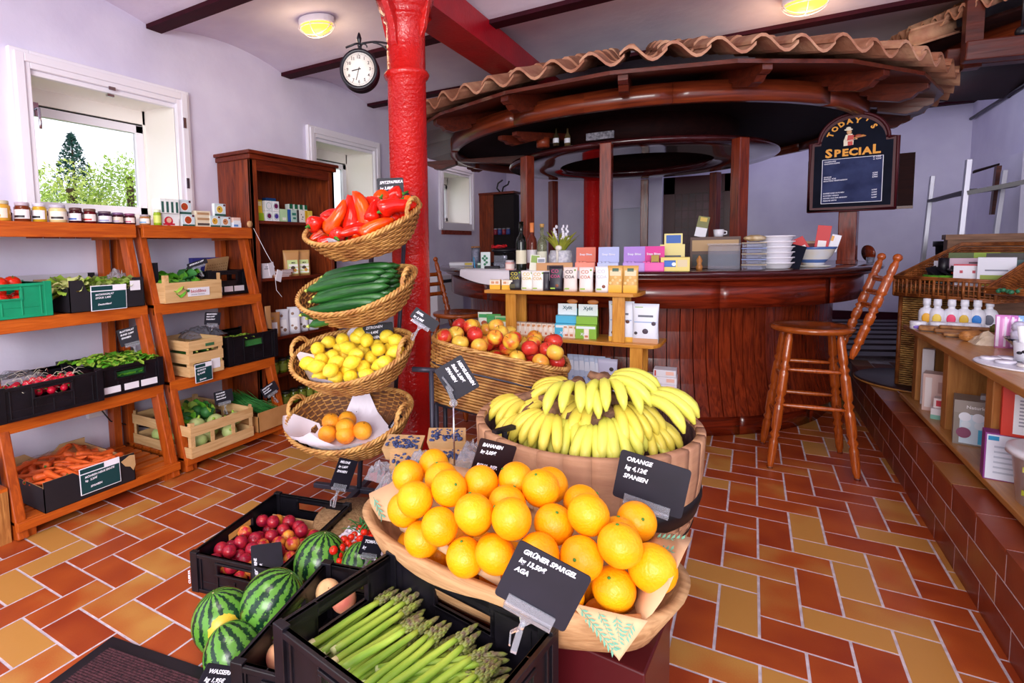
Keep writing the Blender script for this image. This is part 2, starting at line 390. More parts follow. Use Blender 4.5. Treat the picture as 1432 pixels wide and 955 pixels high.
mat('carrot_skin', '#e8682a', .5, '#d4561e', nscale=25, stretch=(8, 8, 1), bump=.2); mat('cucumber_skin', '#1d4a22', .28, '#2f6a2a', nscale=20, stretch=(3, .5, 3), bump=.25, bscale=60)
mat('pepper_red', '#d0140e', .12, '#e8260c', nscale=8, spec=.6); mat('pepper_orange', '#ee5208', .14, '#e02a08', nscale=9, lo=.45, hi=.62, spec=.6)
mat('root_white', '#efe6cf', .6); mat('banana_skin', '#e8d55a', .42, '#dcc648', nscale=10, bump=.05); mat('banana_green', '#e2da60', .42, '#d2d054', nscale=8); mat('banana_tip', '#8a6248', .8, '#5a3d2c', nscale=40)
mat('asparagus_stalk', '#a9c24c', .4, '#7fa838', nscale=8, stretch=(5, 1, 5)); mat('asparagus_tip', '#7d8c3a', .6, '#6a5a4a', nscale=60); mat('asparagus_base', '#e6e6b8', .45, '#c2cf7a', nscale=14)
mat('leaf_light', '#a8c94e', .5, '#8db83c', nscale=14); mat('leaf_pale', '#d9dc96', .5, '#b9cc70', nscale=16); mat('leaf_mid', '#4f9a26', .5, '#69b32e', nscale=18); mat('leaf_dark', '#2c6a34', .5, '#3f8440', nscale=12)
mat('chive_green', '#2c7a34', .5, '#3c9040', nscale=20); mat('kohlrabi_skin', '#c3cf8c', .45, '#a8bd6e', nscale=10); mat('kohlrabi_violet', '#8a3f94', .4)
mat('blueberry', '#3c4a78', .6, '#2a3158', nscale=60)
def melon_mat():
    m, N, L, P = _new('melon_rind')
    tc = N.new('ShaderNodeTexCoord'); sx = N.new('ShaderNodeSeparateXYZ'); L.new(tc.outputs['Object'], sx.inputs[0])
    at = N.new('ShaderNodeMath'); at.operation = 'ARCTAN2'; L.new(sx.outputs[0], at.inputs[0]); L.new(sx.outputs[1], at.inputs[1])
    n = N.new('ShaderNodeTexNoise'); n.inputs['Scale'].default_value = 7; n.inputs['Detail'].default_value = 8; n.inputs['Roughness'].default_value = .7; L.new(tc.outputs['Object'], n.inputs['Vector'])
    a = N.new('ShaderNodeMath'); a.operation = 'MULTIPLY_ADD'; a.inputs[1].default_value = 14; L.new(at.outputs[0], a.inputs[0])
    b = N.new('ShaderNodeMath'); b.operation = 'MULTIPLY'; b.inputs[1].default_value = 7.5; L.new(n.outputs['Fac'], b.inputs[0]); L.new(b.outputs[0], a.inputs[2])
    s = N.new('ShaderNodeMath'); s.operation = 'SINE'; L.new(a.outputs[0], s.inputs[0])
    r = N.new('ShaderNodeValToRGB'); r.color_ramp.elements[0].position = .50; r.color_ramp.elements[1].position = .62
    mr = N.new('ShaderNodeMapRange'); mr.inputs[1].default_value = -1; mr.inputs[2].default_value = 1; L.new(s.outputs[0], mr.inputs[0]); L.new(mr.outputs[0], r.inputs[0])
    r.color_ramp.elements[0].color = lin('#5d9636'); r.color_ramp.elements[1].color = lin('#11331f')
    n4 = N.new('ShaderNodeTexNoise'); n4.inputs['Scale'].default_value = 7; L.new(tc.outputs['Object'], n4.inputs['Vector'])
    mx = N.new('ShaderNodeMixRGB'); mx.blend_type = 'MULTIPLY'; mx.inputs[0].default_value = .5; L.new(r.outputs[0], mx.inputs[1]); mx.inputs[2].default_value = (1, 1, 1, 1)
    L.new(n4.outputs['Color'], mx.inputs[2]) if False else None
    L.new(mx.outputs[0], P.inputs['Base Color']); P.inputs['Roughness'].default_value = .22
melon_mat(); mat('melon_patch', '#e3b92a', .35, '#c9b03a', nscale=20); mat('melon_end', '#b9ae7a', .7)
def dimple(d=.16, sq=.93):
    def f(p, q):
        rr = math.hypot(p.x, p.y); k = 1-(d if p.z > 0 else d*.55)*math.exp(-(rr/.28)**2)
        return V((q.x, q.y, q.z*k*sq))
    return f
def mk_orange(r=.0405):
    def s():
        m = MB().ball((0, 0, r*.985), (.0035, .0035, .0018), 8, 4); return m
    return fruit('orange', 'orange', 'orange_peel', r, lambda p, q: V((q.x, q.y, q.z*.97)), 26, 18, s, 'stem_green')
ORANGE = Proto(mk_orange)
def tube_stem(z, r=.0012, l=.014):
    return lambda: MB().tube([(0, 0, z), (.001, 0, z+l*.6), (.004, 0, z+l)], [r, r*.9, r*1.5], 6)
APPLES = [Proto(lambda m=m: fruit('apple', 'apple', m, .0375, dimple(.22, .92), 20, 14, tube_stem(.026))) for m in ('apple_skin', 'apple_skin_red', 'apple_skin_gold')]
NECT = [Proto(lambda m=m: fruit('nectarine', 'nectarine', m, .0265, dimple(.15, .97), 16, 12, tube_stem(.0225, .001, .004))) for m in ('nectarine_skin', 'nectarine_skin_gold')]
PEACH = Proto(lambda: fruit('peach', 'peach', 'peach_skin', .034, lambda p, q: V((q.x*(1-.1*math.exp(-(p.y/.16)**2)*(p.x > 0)), q.y, q.z*(1-.2*math.exp(-((p.x**2+p.y**2)/.06))*(p.z > 0)))), 20, 14, tube_stem(.024, .0015, .004)))
LEMON = Proto(lambda: fruit('lemon', 'lemon', 'lemon_peel', .03, lambda p, q: V((q.x, q.y, q.z*(1.14+.34*max(0, abs(p.z)-.86)/.14*.6))), 18, 14))
GRAPEF = Proto(lambda: fruit('grapefruit', 'grapefruit', 'grapefruit_peel', .048, lambda p, q: V((q.x, q.y, q.z*.93)), 24, 16, lambda: MB().ball((0, 0, .0445), (.004, .004, .0015), 8, 4), 'stem_brown'))
def mk_tomato(name='tomato', r=.033):
    o = fruit(name, 'tomato', 'tomato_skin', r, dimple(.15, .86), 16, 12)
    m = MB()
    for i in range(5):
        a = i*2*PI/5; m.add([(0, 0, r*.74), (r*.18*math.cos(a+.7), r*.18*math.sin(a+.7), r*.79), (r*.62*math.cos(a), r*.62*math.sin(a), r*.74), (r*.18*math.cos(a-.7), r*.18*math.sin(a-.7), r*.79)], [(0, 1, 2, 3)])
    m.tube([(0, 0, r*.7), (0, 0, r*1.0)], r*.05, 5).build('calyx', 'stem_green', o); return o
TOMATO = Proto(mk_tomato); CHERRY = Proto(lambda: mk_tomato('cherry_tomato', .0135))
def mk_radish():
    o = MB().ball((0, 0, 0), .0155, 12, 10).build('radish', 'radish_skin'); o['category'] = 'radish'
    MB().tube([(0, 0, -.014), (.002, 0, -.022), (.006, .002, -.04)], [.003, .0012, .0004], 5).build('root', 'root_white', o)
    MB().tube([(0, 0, .014), (.002, 0, .026)], [.003, .002], 5).build('stem', 'stem_green', o); return o
RADISH = Proto(mk_radish)
def mk_carrot():
    rng = random.Random(3); L_ = .17; pth = []; rad = []
    for i in range(10):
        t = i/9; pth.append((.006*math.sin(t*3), 0, -L_/2+t*L_)); rad.append(.0165*(1-.78*(1-t))**.8*(1+.03*math.sin(i*2.1)) if i else .001)
    rad[0] = .0015; rad[-1] = .010; rad[-2] = .0165
    o = MB().tube(pth, rad, 10).build('carrot', 'carrot_skin'); o['category'] = 'carrot'
    MB().ball((.001, 0, L_/2), (.006, .006, .003), 8, 4).build('crown', 'stem_green', o); return o
CARROT = Proto(mk_carrot)
def mk_cuke():
    L_ = .34; pth = []; rad = []
    for i in range(13):
        t = i/12; pth.append((0, -L_/2+L_*t, .012*math.sin(t*PI))); rad.append(.0225*(1-abs(2*t-1)**5)**.5+.001)
    o = MB().tube(pth, rad, 12).build('cucumber', 'cucumber_skin'); o['category'] = 'cucumber'
    MB().tube([(0, -L_/2-.008, 0), (0, -L_/2+.004, 0)], [.004, .009], 8).build('tip', mat('cuke_tip', '#b9c25a', .5), o); return o
CUKE = Proto(mk_cuke)
def mk_pepper(m):
    L_ = .155; pth = []; rad = []
    for i in range(14):
        t = i/13; pth.append((.02*math.sin(t*2.6), .012*math.sin(t*5), L_*(.5-t))); rad.append(.045*(min(1, (t/.10))**.5 if t < .10 else 1)*(1-t)**.50*(1+.10*math.sin(t*9+1))+.002)
    o = MB()
    o.tube(pth, rad, 14, ell=.85); k = o.build('pointed_pepper', m); k['category'] = 'pepper'
    MB().tube([(0, 0, L_*.5-.006), (0, 0, L_*.5+.006), (.006, 0, L_*.5+.03)], [.014, .006, .0045], 8).build('stem', 'stem_green', k); return k
PEPPER = [Proto(lambda m=m: mk_pepper(m)) for m in ('pepper_red', 'pepper_orange')]
def mk_melon():
    o = MB().ball((0, 0, 0), 1, 40, 28, fn=lambda p, q: V((q.x, q.y, q.z*1.06))).build('watermelon', 'melon_rind'); o['category'] = 'watermelon'
    MB().ball((0, 0, 1.055), (.035, .035, .02), 10, 5).build('stem_scar', 'melon_end', o); return o
def leaf(mb, base, direction, length, width, curl, m=0, ruffle=.0, seg=6, rng=random):
    d = V(direction).normalized(); up = V((0, 0, 1)); side = d.cross(up); side = side.normalized() if side.length > .05 else V((1, 0, 0)); nrm = side.cross(d)
    vs = []; p = V(base); ph = rng.uniform(0, 6)
    for i in range(seg+1):
        t = i/seg; wd = width*math.sin(PI*min(1, .12+t*.86))**.7; dd = (d*math.cos(curl*t)-nrm*math.sin(curl*t)); nn = (nrm*math.cos(curl*t)+d*math.sin(curl*t))
        for j in (-1, -.5, 0, .5, 1):
            vs.append(p+side*(j*wd*.5)+nn*(abs(j)*.18*wd+ruffle*math.sin(ph+i*2.3+j*5)*abs(j)))
        p = p+dd*(length/seg)
    fs = [(i*5+j, i*5+j+1, i*5+j+6, i*5+j+5) for i in range(seg) for j in range(4)]
    mb.add(vs, fs, m, True)
def leafy_head(name, cat, r, n, mats, rng, tight=.6, ruffle=.006):
    mb = MB(); mb.ball((0, 0, 0), r*.72, 14, 10, 0)
    for i in range(n):
        z = 1-2*(i+.5)/n*.8; a = i*2.4+rng.uniform(-.2, .2); s = math.sqrt(max(0, 1-z*z))
        b = V((math.cos(a)*s, math.sin(a)*s, z*.8))*r*.62; dr = V((math.cos(a)*(.5+s*.4), math.sin(a)*(.5+s*.4), .75+rng.uniform(-.3, .2)))
        leaf(mb, b-dr*r*.25, dr, r*1.15, r*1.05, tight*2.0, rng.randrange(len(mats)), ruffle*r/.06, 6, rng)
    o = mb.build(name, mats); o['category'] = cat; return o
# ---- containers -------------------------------------------------------------
mat('crate_black', '#0e0c12', .35, '#16131b', nscale=20, spec=.5); mat('crate_green', '#0c9a6c', .4, '#0a8a60', nscale=10); mat('sticker_white', '#eceaf4', .5)
mat('carton_black', '#1b1820', .6); mat('carton_inner', '#c9a274', .85, '#bd9464', nscale=14); mat('carton_brown', '#c38e58', .85, '#b6804a', nscale=10)
wood('crate_wood', '#e0bb88', '#c99c66', 0, .75, 8); wood('crate_wood_y', '#e0bb88', '#c99c66', 1, .75, 8)
def plastic_crate(label, W, D, Hh, loc, rz=0, m='crate_black', slots=True, rx=0, ry=0, name='plastic_crate', sticker=False):
    t = thing(name, label, 'crate', loc, (rx, ry, rz)); th = .010
    mb = MB().box(-W/2, W/2, -D/2, D/2, 0, .008)
    def wall(L_, place):
        # panel in (u along wall, z up) with a hand hole and vent slots, written as bars round the openings
        hw, hz0, hz1 = min(.075, L_*.22), Hh*.58, Hh*.82
        P = [(-L_/2, L_/2, 0, Hh*.30), (-L_/2, -hw, Hh*.30, Hh), (hw, L_/2, Hh*.30, Hh), (-hw, hw, Hh*.30, hz0), (-hw, hw, hz1, Hh)]
        for u0, u1, z0, z1 in P: place(u0, u1, z0, z1, 0, th)
        place(-L_/2, L_/2, Hh-.014, Hh, -.007, th)          # rim lip
        place(-L_/2, L_/2, 0, .014, -.005, th)
        for k in range(-2, 3):
            u = k*L_*.2
            if abs(u) < hw: 
                place(u-.003, u+.003, .014, hz0-.02, -.004, th); continue
            place(u-.003, u+.003, .014, Hh-.014, -.005, th)
        place(-hw-.012, hw+.012, hz0-.009, hz0, -.006, th); place(-hw-.012, hw+.012, hz1, hz1+.008, -.006, th)
        for s in (-1, 1): place(s*(hw+.006)-.005, s*(hw+.006)+.005, hz0, hz1, -.006, th)
    def front(u0, u1, z0, z1, a, b): mb.box(u0, u1, -D/2+a, -D/2+b, z0, z1)
    def back(u0, u1, z0, z1, a, b): mb.box(u0, u1, D/2-b, D/2-a, z0, z1)
    def left(u0, u1, z0, z1, a, b): mb.box(-W/2+a, -W/2+b, u0, u1, z0, z1)
    def right(u0, u1, z0, z1, a, b): mb.box(W/2-b, W/2-a, u0, u1, z0, z1)
    wall(W, front); wall(W, back); wall(D, left); wall(D, right)
    for sx in (-1, 1):
        for sy in (-1, 1):
            mb.box(sx*W/2-(.026 if sx > 0 else -.0)-.006*(sx < 0), sx*W/2+(.006 if sx > 0 else .026), sy*D/2-.012-.008*(sy > 0)+.004, sy*D/2+.012-.004*(sy > 0), 0, Hh+.006)
    mb.build('body', m, t, bevel=.0015)
    if sticker:
        s = MB(); y = -D/2-.0075
        for a, b in ((-.42, -.18), (-.12, .1), (.14, .40)): s.box(a*W, b*W, y, y+.003, Hh*.12, Hh*.34)
        s.build('sticker', 'sticker_white', t)
    return t
def carton(label, W, D, Hh, loc, rz=0, outer='carton_black', low=.6, name='carton', hi_w=.3, rx=0, ry=0):
    t = thing(name, label, 'box', loc, (rx, ry, rz)); th = .006; outer_mb = MB(); inner = MB()
    fr = [(-W/2, 0), (W/2, 0), (W/2, Hh), (W/2-W*hi_w*.55, Hh), (W/2-W*hi_w*.75, Hh*low), (-W/2+W*hi_w*.75, Hh*low), (-W/2+W*hi_w*.55, Hh), (-W/2, Hh)]
    Mf = Matrix(((1, 0, 0, 0), (0, 0, 1, 0), (0, 1, 0, 0), (0, 0, 0, 1)))
    def pan(poly, z0, z1, M, mb):
        # concave outline split into three convex pieces
        a = poly; mb.prism([a[0], a[1], (a[1][0], Hh*low), (a[0][0], Hh*low)], z0, z1, M=M)
        if low < 1: mb.prism([(a[4][0], Hh*low), (a[1][0], Hh*low), a[2], a[3]], z0, z1, M=M); mb.prism([(a[0][0], Hh*low), (a[5][0], Hh*low), a[6], a[7]], z0, z1, M=M)
    for s in (-1, 1):
        pan(fr, s*D/2-(0 if s < 0 else .003), s*D/2+(.003 if s < 0 else 0), Mf, outer_mb)
        pan(fr, s*D/2-(-.003 if s < 0 else th), s*D/2+(th if s < 0 else -.003), Mf, inner)
        outer_mb.box(s*W/2-.003*(s > 0), s*W/2+.003*(s < 0), -D/2, D/2, 0, Hh*.8); inner.box(s*W/2-th*(s > 0)+.003*(s < 0), s*W/2+th*(s < 0)-.003*(s > 0), -D/2+.003, D/2-.003, 0, Hh*.8)
    outer_mb.box(-W/2, W/2, -D/2, D/2, 0, .002); inner.box(-W/2+.003, W/2-.003, -D/2+.003, D/2-.003, .002, .006)
    outer_mb.build('shell', outer, t); inner.build('lining', 'carton_inner', t); return t
def wood_crate(label, W, D, Hh, loc, rz=0, rows=3, name='wooden_crate', gap=.35, post_up=.02, solid_front=False, stakes=0):
    t = thing(name, label, 'crate', loc, rz); th = .006
    base = MB()
    for i in range(6): base.box(-W/2, W/2, -D/2+D*i/6+.004, -D/2+D*(i+1)/6-.004, .004, .010)
    base.build('base', 'crate_wood', t)
    sh = Hh/(rows+gap*(rows-1))
    for s in (-1, 1):
        m = MB(); n = MB()
        for r in range(rows):
            z = .0+r*sh*(1+gap)
            m.box(-W/2, W/2, s*D/2-th/2, s*D/2+th/2, z, z+sh); n.box(s*W/2-th/2, s*W/2+th/2, -D/2, D/2, z, z+sh)
        for k in range(stakes): u = -W/2+W*(k+1)/(stakes+1); m.box(u-.012, u+.012, s*D/2-th/2+th*(-s), s*D/2+th/2+th*(-s), 0, Hh)
        for k in range(stakes-1): u = -D/2+D*(k+1)/stakes; n.box(s*W/2-th/2-s*th, s*W/2+th/2-s*th, u-.012, u+.012, 0, Hh)
        m.build('side_slats', 'crate_wood', t); n.build('end_slats', 'crate_wood_y', t)
    for sx in (-1, 1):
        for sy in (-1, 1): MB().prism([(sx*(W/2-th/2), sy*(D/2-th/2)), (sx*(W/2-.03), sy*(D/2-th/2)), (sx*(W/2-th/2), sy*(D/2-.03))][::(1 if sx*sy > 0 else -1)], .002, Hh+post_up).build('corner_post', 'crate_wood_y', t)
    return t
# ---- wicker -----------------------------------------------------------------
mat('wicker', '#c08a48', .5, '#8e5526', nscale=18, bump=.1); mat('wicker_dark', '#a05c2a', .45, '#6a3618', nscale=22, bump=.1); mat('wicker_rim', '#d2a25c', .5, '#a8713a', nscale=30)
mat('wicker_lining', '#6e4220', .7, '#54301a', nscale=30)
def sup(a, n):    # superellipse unit point
    c, s = math.cos(a), math.sin(a); return (math.copysign(abs(c)**(2/n), c), math.copysign(abs(s)**(2/n), s))
def wicker_basket(name, label, a, b, depth, loc, rot, flare=.78, rim_fn=None, expo=2.3, handles=(-1, 1), rings=11, stakes=44, m='wicker', rimm='wicker_rim', cat='basket', hang=.0, r_strand=.0042, handle_r=.01):
    t = thing(name, label, cat, loc, rot); n = stakes*4; rim_fn = rim_fn or (lambda x: 0.)
    def prof(u): return flare+(1-flare)*u**.7
    body = MB()
    for k in range(rings):
        u = k/(rings-1); sc_ = prof(u); P = []
        for i in range(n):
            an = 2*PI*i/n; sx, sy = sup(an, expo); wv = math.cos(stakes/2*an+PI*(k % 2))*.0045; x, y = a*sc_*sx, b*sc_*sy; L_ = math.hypot(x, y)
            z = u*(depth+rim_fn(sx)); P.append((x*(1+wv/L_), y*(1+wv/L_), z))
        body.tube(P, max(r_strand, depth/(rings-1)*.42), 5, closed=True)
    body.build('weave', m, t)
    st = MB()
    for i in range(stakes):
        an = 2*PI*(i+.5)/stakes; sx, sy = sup(an, expo)
        st.tube([(a*prof(u)*sx, b*prof(u)*sy, u*(depth+rim_fn(sx))) for u in (0, .35, .7, 1)], .003, 5)
    st.build('stakes', m, t)
    ln = MB(); q = 48; vs = [(0, 0, .004)]
    for i in range(q): sx, sy = sup(2*PI*i/q, expo); vs.append((a*flare*sx, b*flare*sy, .004))
    ln.add(vs, [(0, 1+i, 1+(i+1) % q) for i in range(q)])
    for u in (.0, .35, .7, .97):
        pass
    vs = []
    for u in (0, .3, .6, .97):
        for i in range(q): sx, sy = sup(2*PI*i/q, expo); vs.append((a*prof(u)*sx*1.0, b*prof(u)*sy*1.0, .004+u*(depth+rim_fn(sx))*.99))
    ln.add(vs, [(k*q+i, k*q+(i+1) % q, (k+1)*q+(i+1) % q, (k+1)*q+i) for k in range(3) for i in range(q)], 0, True)
    vs2 = [(x, y, -.003) for x, y in [(a*flare*sup(2*PI*i/q, expo)[0], b*flare*sup(2*PI*i/q, expo)[1]) for i in range(q)]]
    ln.add(vs2, [tuple(range(q))[::-1]])
    ln.build('lining', 'wicker_lining', t)
    rm = MB()
    for s in range(3):
        P = []
        for i in range(n):
            an = 2*PI*i/n; sx, sy = sup(an, expo); ph = an*24+s*2*PI/3; rr = .007
            x, y = a*sx, b*sy; L_ = math.hypot(x, y); P.append((x*(1+rr*math.cos(ph)/L_), y*(1+rr*math.cos(ph)/L_), depth+rim_fn(sx)+.004+rr*math.sin(ph)))
        rm.tube(P, .0058, 5, closed=True)
    rm.build('rim', rimm, t)
    if handles:
        for s in handles:
            h = MB()
            for q_ in range(3):
                P = []
                for i in range(21):
                    u = i/20; an = PI*u; ph = u*16+q_*2.1; P.append((s*(a*.97+.01*math.sin(an))+.006*math.cos(ph), .062*math.cos(an)+.004*math.sin(ph), depth+rim_fn(s)+.0+.055*math.sin(an)+.006*math.sin(ph)))
                h.tube(P, .0062, 5)
            h.build('handle', rimm, t)
    return t
# ---- price signs ------------------------------------------------------------
mat('slate', '#14131f', .55, '#1a1826', nscale=12); mat('chalk', '#f4f2ff', .8); mat('acrylic', '#eef0fa', .08, trans=.85, ior=1.3, spec=.8); mat('card_green', '#0f3f44', .5); mat('slate_brown', '#1d1016', .4)
def price_sign(label, lines, loc, yaw, w=.105, h=.074, tilt=0., roll=0., ts=.0125, clip=True, stem=0., name='price_sign', m='slate', drop=True, clamp=True):
    t = thing(name, label, 'price sign', loc, tuple((Matrix.Rotation(yaw, 3, 'Z')@Matrix.Rotation(tilt, 3, 'X')@Matrix.Rotation(roll, 3, 'Y')).to_euler()))
    r = w*.05; poly = []
    for cx, cz, a0 in ((w/2-r, h/2-r, 0), (-w/2+r, h/2-r, 90), (-w/2+r, -h/2+r, 180), (w/2-r, -h/2+r, 270)):
        for k in range(4): a = math.radians(a0+k*30); poly.append((cx+r*math.cos(a), cz+r*math.sin(a)))
    Mf = Matrix(((1, 0, 0, 0), (0, 0, 1, 0), (0, 1, 0, 0), (0, 0, 0, 1)))
    brd = MB().prism(poly, -.0012, .0012, M=Mf).build('board', m, t)
    y = h/2-ts*1.5
    for i, s in enumerate(lines):
        text(s, ts, 'chalk', brd, T(-w*.40, -.0016, y-i*ts*1.42, FACE@rotm(0, 0, .04)), shear=.25, bold=.0004 if ts > .01 else .0002, wscale=.92)
    if clip:
        c = MB().box(-w*.33, w*.33, -.005, -.0014, -h/2-.004, -h/2+h*.14).box(-w*.33, w*.33, .0014, .005, -h/2-.004, -h/2+h*.14).box(-w*.33, w*.33, -.007, .007, -h/2-.010, -h/2-.004)
        c.prism([(-w*.1, -h/2-.010), (w*.1, -h/2-.010), (w*.03, -h/2-.024), (-w*.03, -h/2-.024)][::-1], -.003, .003, M=Mf)
        clp = c.build('clip', 'acrylic', t)
        if stem:
            MB().tube([(0, 0, -h/2-.02), (0, .001, -h/2-.02-stem)], .0022, 8).build('stem', 'chrome', clp)
        elif clamp:
            d = MB().tube([(0, 0, -h/2-.022), (0, 0, -h/2-.034)], .005, 8)
            d.bar((0, 0, -h/2-.034), (.006, -.002, -h/2-.075), .008, .010).bar((0, .004, -h/2-.034), (-.009, .010, -h/2-.055), .006, .003).bar((-.009, .010, -h/2-.055), (-.002, .008, -h/2-.075), .006, .003)
            d.build('clamp', 'acrylic', clp)
    return t
def green_card(label, lines, loc, yaw=PI/2, w=.135, h=.095, tilt=0., roll=0., ts=.013):
    t = thing('price_card', label, 'price card', loc, tuple((Matrix.Rotation(yaw, 3, 'Z')@Matrix.Rotation(tilt, 3, 'X')@Matrix.Rotation(roll, 3, 'Y')).to_euler()))
    crd = MB().box(-w/2, w/2, -.001, .001, -h/2, h/2).build('card', 'chalk', t, bevel=.001)
    k = .004; MB().box(-w/2+k, w/2-k, -.0018, -.001, -h/2+k, h/2-h*.24).box(-w/2+k, w*.1, -.0018, -.001, h/2-h*.20, h/2-k).build('green_field', 'card_green', crd)
    for i, s in enumerate(lines): text(s, ts, 'chalk', crd, T(-w*.38, -.0024, h*.10-i*ts*1.3, FACE@rotm(0, 0, .04)), shear=.2, bold=.0003)
    return t
# ---- packaging --------------------------------------------------------------
def pmat(c, rough=.45):
    n = 'print_'+c.strip('#')
    if n not in MAT: mat(n, c, rough)
    return n
def pack_box(name, label, W, D, Hh, loc, rz, base, panels=(), txt=(), group=None, cat='box', rx=0, ry=0, both=False):
    """carton box; panels: (u0,u1,v0,v1,colour) in fractions of the front; txt: (string,size,u,v,colour)"""
    t = thing(name, label, cat, loc, (rx, ry, rz), group)
    MB().box(-W/2, W/2, -D/2, D/2, 0, Hh).build('body', pmat(base), t, bevel=.0012)
    cols = {}
    for i, (u0, u1, v0, v1, c) in enumerate(panels):
        cols.setdefault(c, MB()).box(-W/2+u0*W, -W/2+u1*W, -D/2-.0006-.0002*i, -D/2, v0*Hh, v1*Hh)
        if both: cols[c].box(W/2, W/2+.0006+.0002*i, -D/2+.1*D, D/2-.1*D, v0*Hh, v1*Hh)
    for c, mb in cols.items(): mb.build('printed_panel', pmat(c), t)
    for s, sz, u, v, c in txt: text(s, sz, pmat(c), t, T(-W/2+u*W, -D/2-.0022, v*Hh, FACE), align='CENTER', bold=.0003)
    return t
def disc_panel(t, W, D, Hh, u, v, r, c, lift=.0012):
    o = MB().lathe([(0, 0), (r, 0), (r, .0006)], 20, sm=False).build('printed_motif', pmat(c), t); o.matrix_local = T(-W/2+u*W, -D/2-lift, v*Hh, FACE); return o
def pouch(name, label, W, D, Hh, loc, rz, base, panels=(), txt=(), group=None, spots=(), rough=.4, flat_top=True):
    t = thing(name, label, 'bag', loc, (0, 0, rz), group); n = 8; hN = 8; vs = []
    for i in range(hN+1):
        v = i/hN; th = D*.5*(1-v**1.8)*(.75+.25*math.sin(PI*min(1, v*1.4+.15)))+.0015; ww = W*(.97 if i == 0 else 1)*(1-.06*math.sin(PI*v))
        for j in range(2*n):
            a = PI*j/n; cx = math.cos(a); sy = math.sin(a); vs.append((ww/2*math.copysign(abs(cx)**.5, cx), th*math.copysign(abs(sy)**.8, sy), v*Hh))
    k = 2*n; fs = [(i*k+j, i*k+(j+1) % k, (i+1)*k+(j+1) % k, (i+1)*k+j) for i in range(hN) for j in range(k)]; fs += [tuple(range(k))[::-1], tuple(hN*k+j for j in range(k))]
    mb = MB(); mb.add(vs, fs, 0, True); mb.build('bag', pmat(base, rough), t)
    def yat(v): return -(D*.5*(1-v**1.8)*(.75+.25*math.sin(PI*min(1, v*1.4+.15)))+.0015)
    cols = {}
    for (u0, u1, v0, v1, c) in panels:
        mb = cols.setdefault(c, MB()); m_ = 4
        for i in range(m_):
            a, b = v0+(v1-v0)*i/m_, v0+(v1-v0)*(i+1)/m_; x0, x1 = -W/2+u0*W, -W/2+u1*W
            mb.quad((x0, yat(a)-.0008, a*Hh), (x1, yat(a)-.0008, a*Hh), (x1, yat(b)-.0008, b*Hh), (x0, yat(b)-.0008, b*Hh))
    for c, mb in cols.items(): mb.build('printed_panel', pmat(c), t)
    if spots:
        cs = {}
        for (u, v, r, c) in spots: cs.setdefault(c, MB()).ball((-W/2+u*W, yat(v)-.0006, v*Hh), (r, .0012, r), 10, 6)
        for c, mb in cs.items(): mb.build('printed_motif', pmat(c), t)
    for s, sz, u, v, c in txt: text(s, sz, pmat(c), t, T(-W/2+u*W, yat(v)-.003, v*Hh, FACE), align='CENTER', bold=.0003)
    return t
def jar(name, label, r, Hh, loc, body, lid, lab=None, labtxt=None, group=None, cat='jar'):
    t = thing(name, label, cat, loc, (0, 0, random.uniform(-.3, .3)+PI/4), group)
    MB().lathe([(0, 0), (r*.9, 0), (r, .004), (r, Hh*.72), (r*.82, Hh*.82), (r*.8, Hh*.84)], 24).build('glass_jar', pmat(body, .08), t)
    MB().lathe([(r*.86, Hh*.82), (r*.88, Hh*.83), (r*.88, Hh*.99), (r*.8, Hh), (0, Hh)], 24).build('lid', pmat(lid, .3), t)
    lb_ = None
    if lab: lb_ = MB().lathe([(r*1.012, Hh*.15), (r*1.012, Hh*.62)], 24, a0=-PI*.5-1.4, a1=-PI*.5+1.4).build('label', pmat(lab), t)
    if labtxt:
        for i, (s, c) in enumerate(labtxt): MB().lathe([(r*1.022, Hh*(.2+i*.18)), (r*1.022, Hh*(.2+i*.18+.12))], 12, a0=-PI*.5-.7, a1=-PI*.5+.7).build('label_print', pmat(c), lb_ or t)
    return t
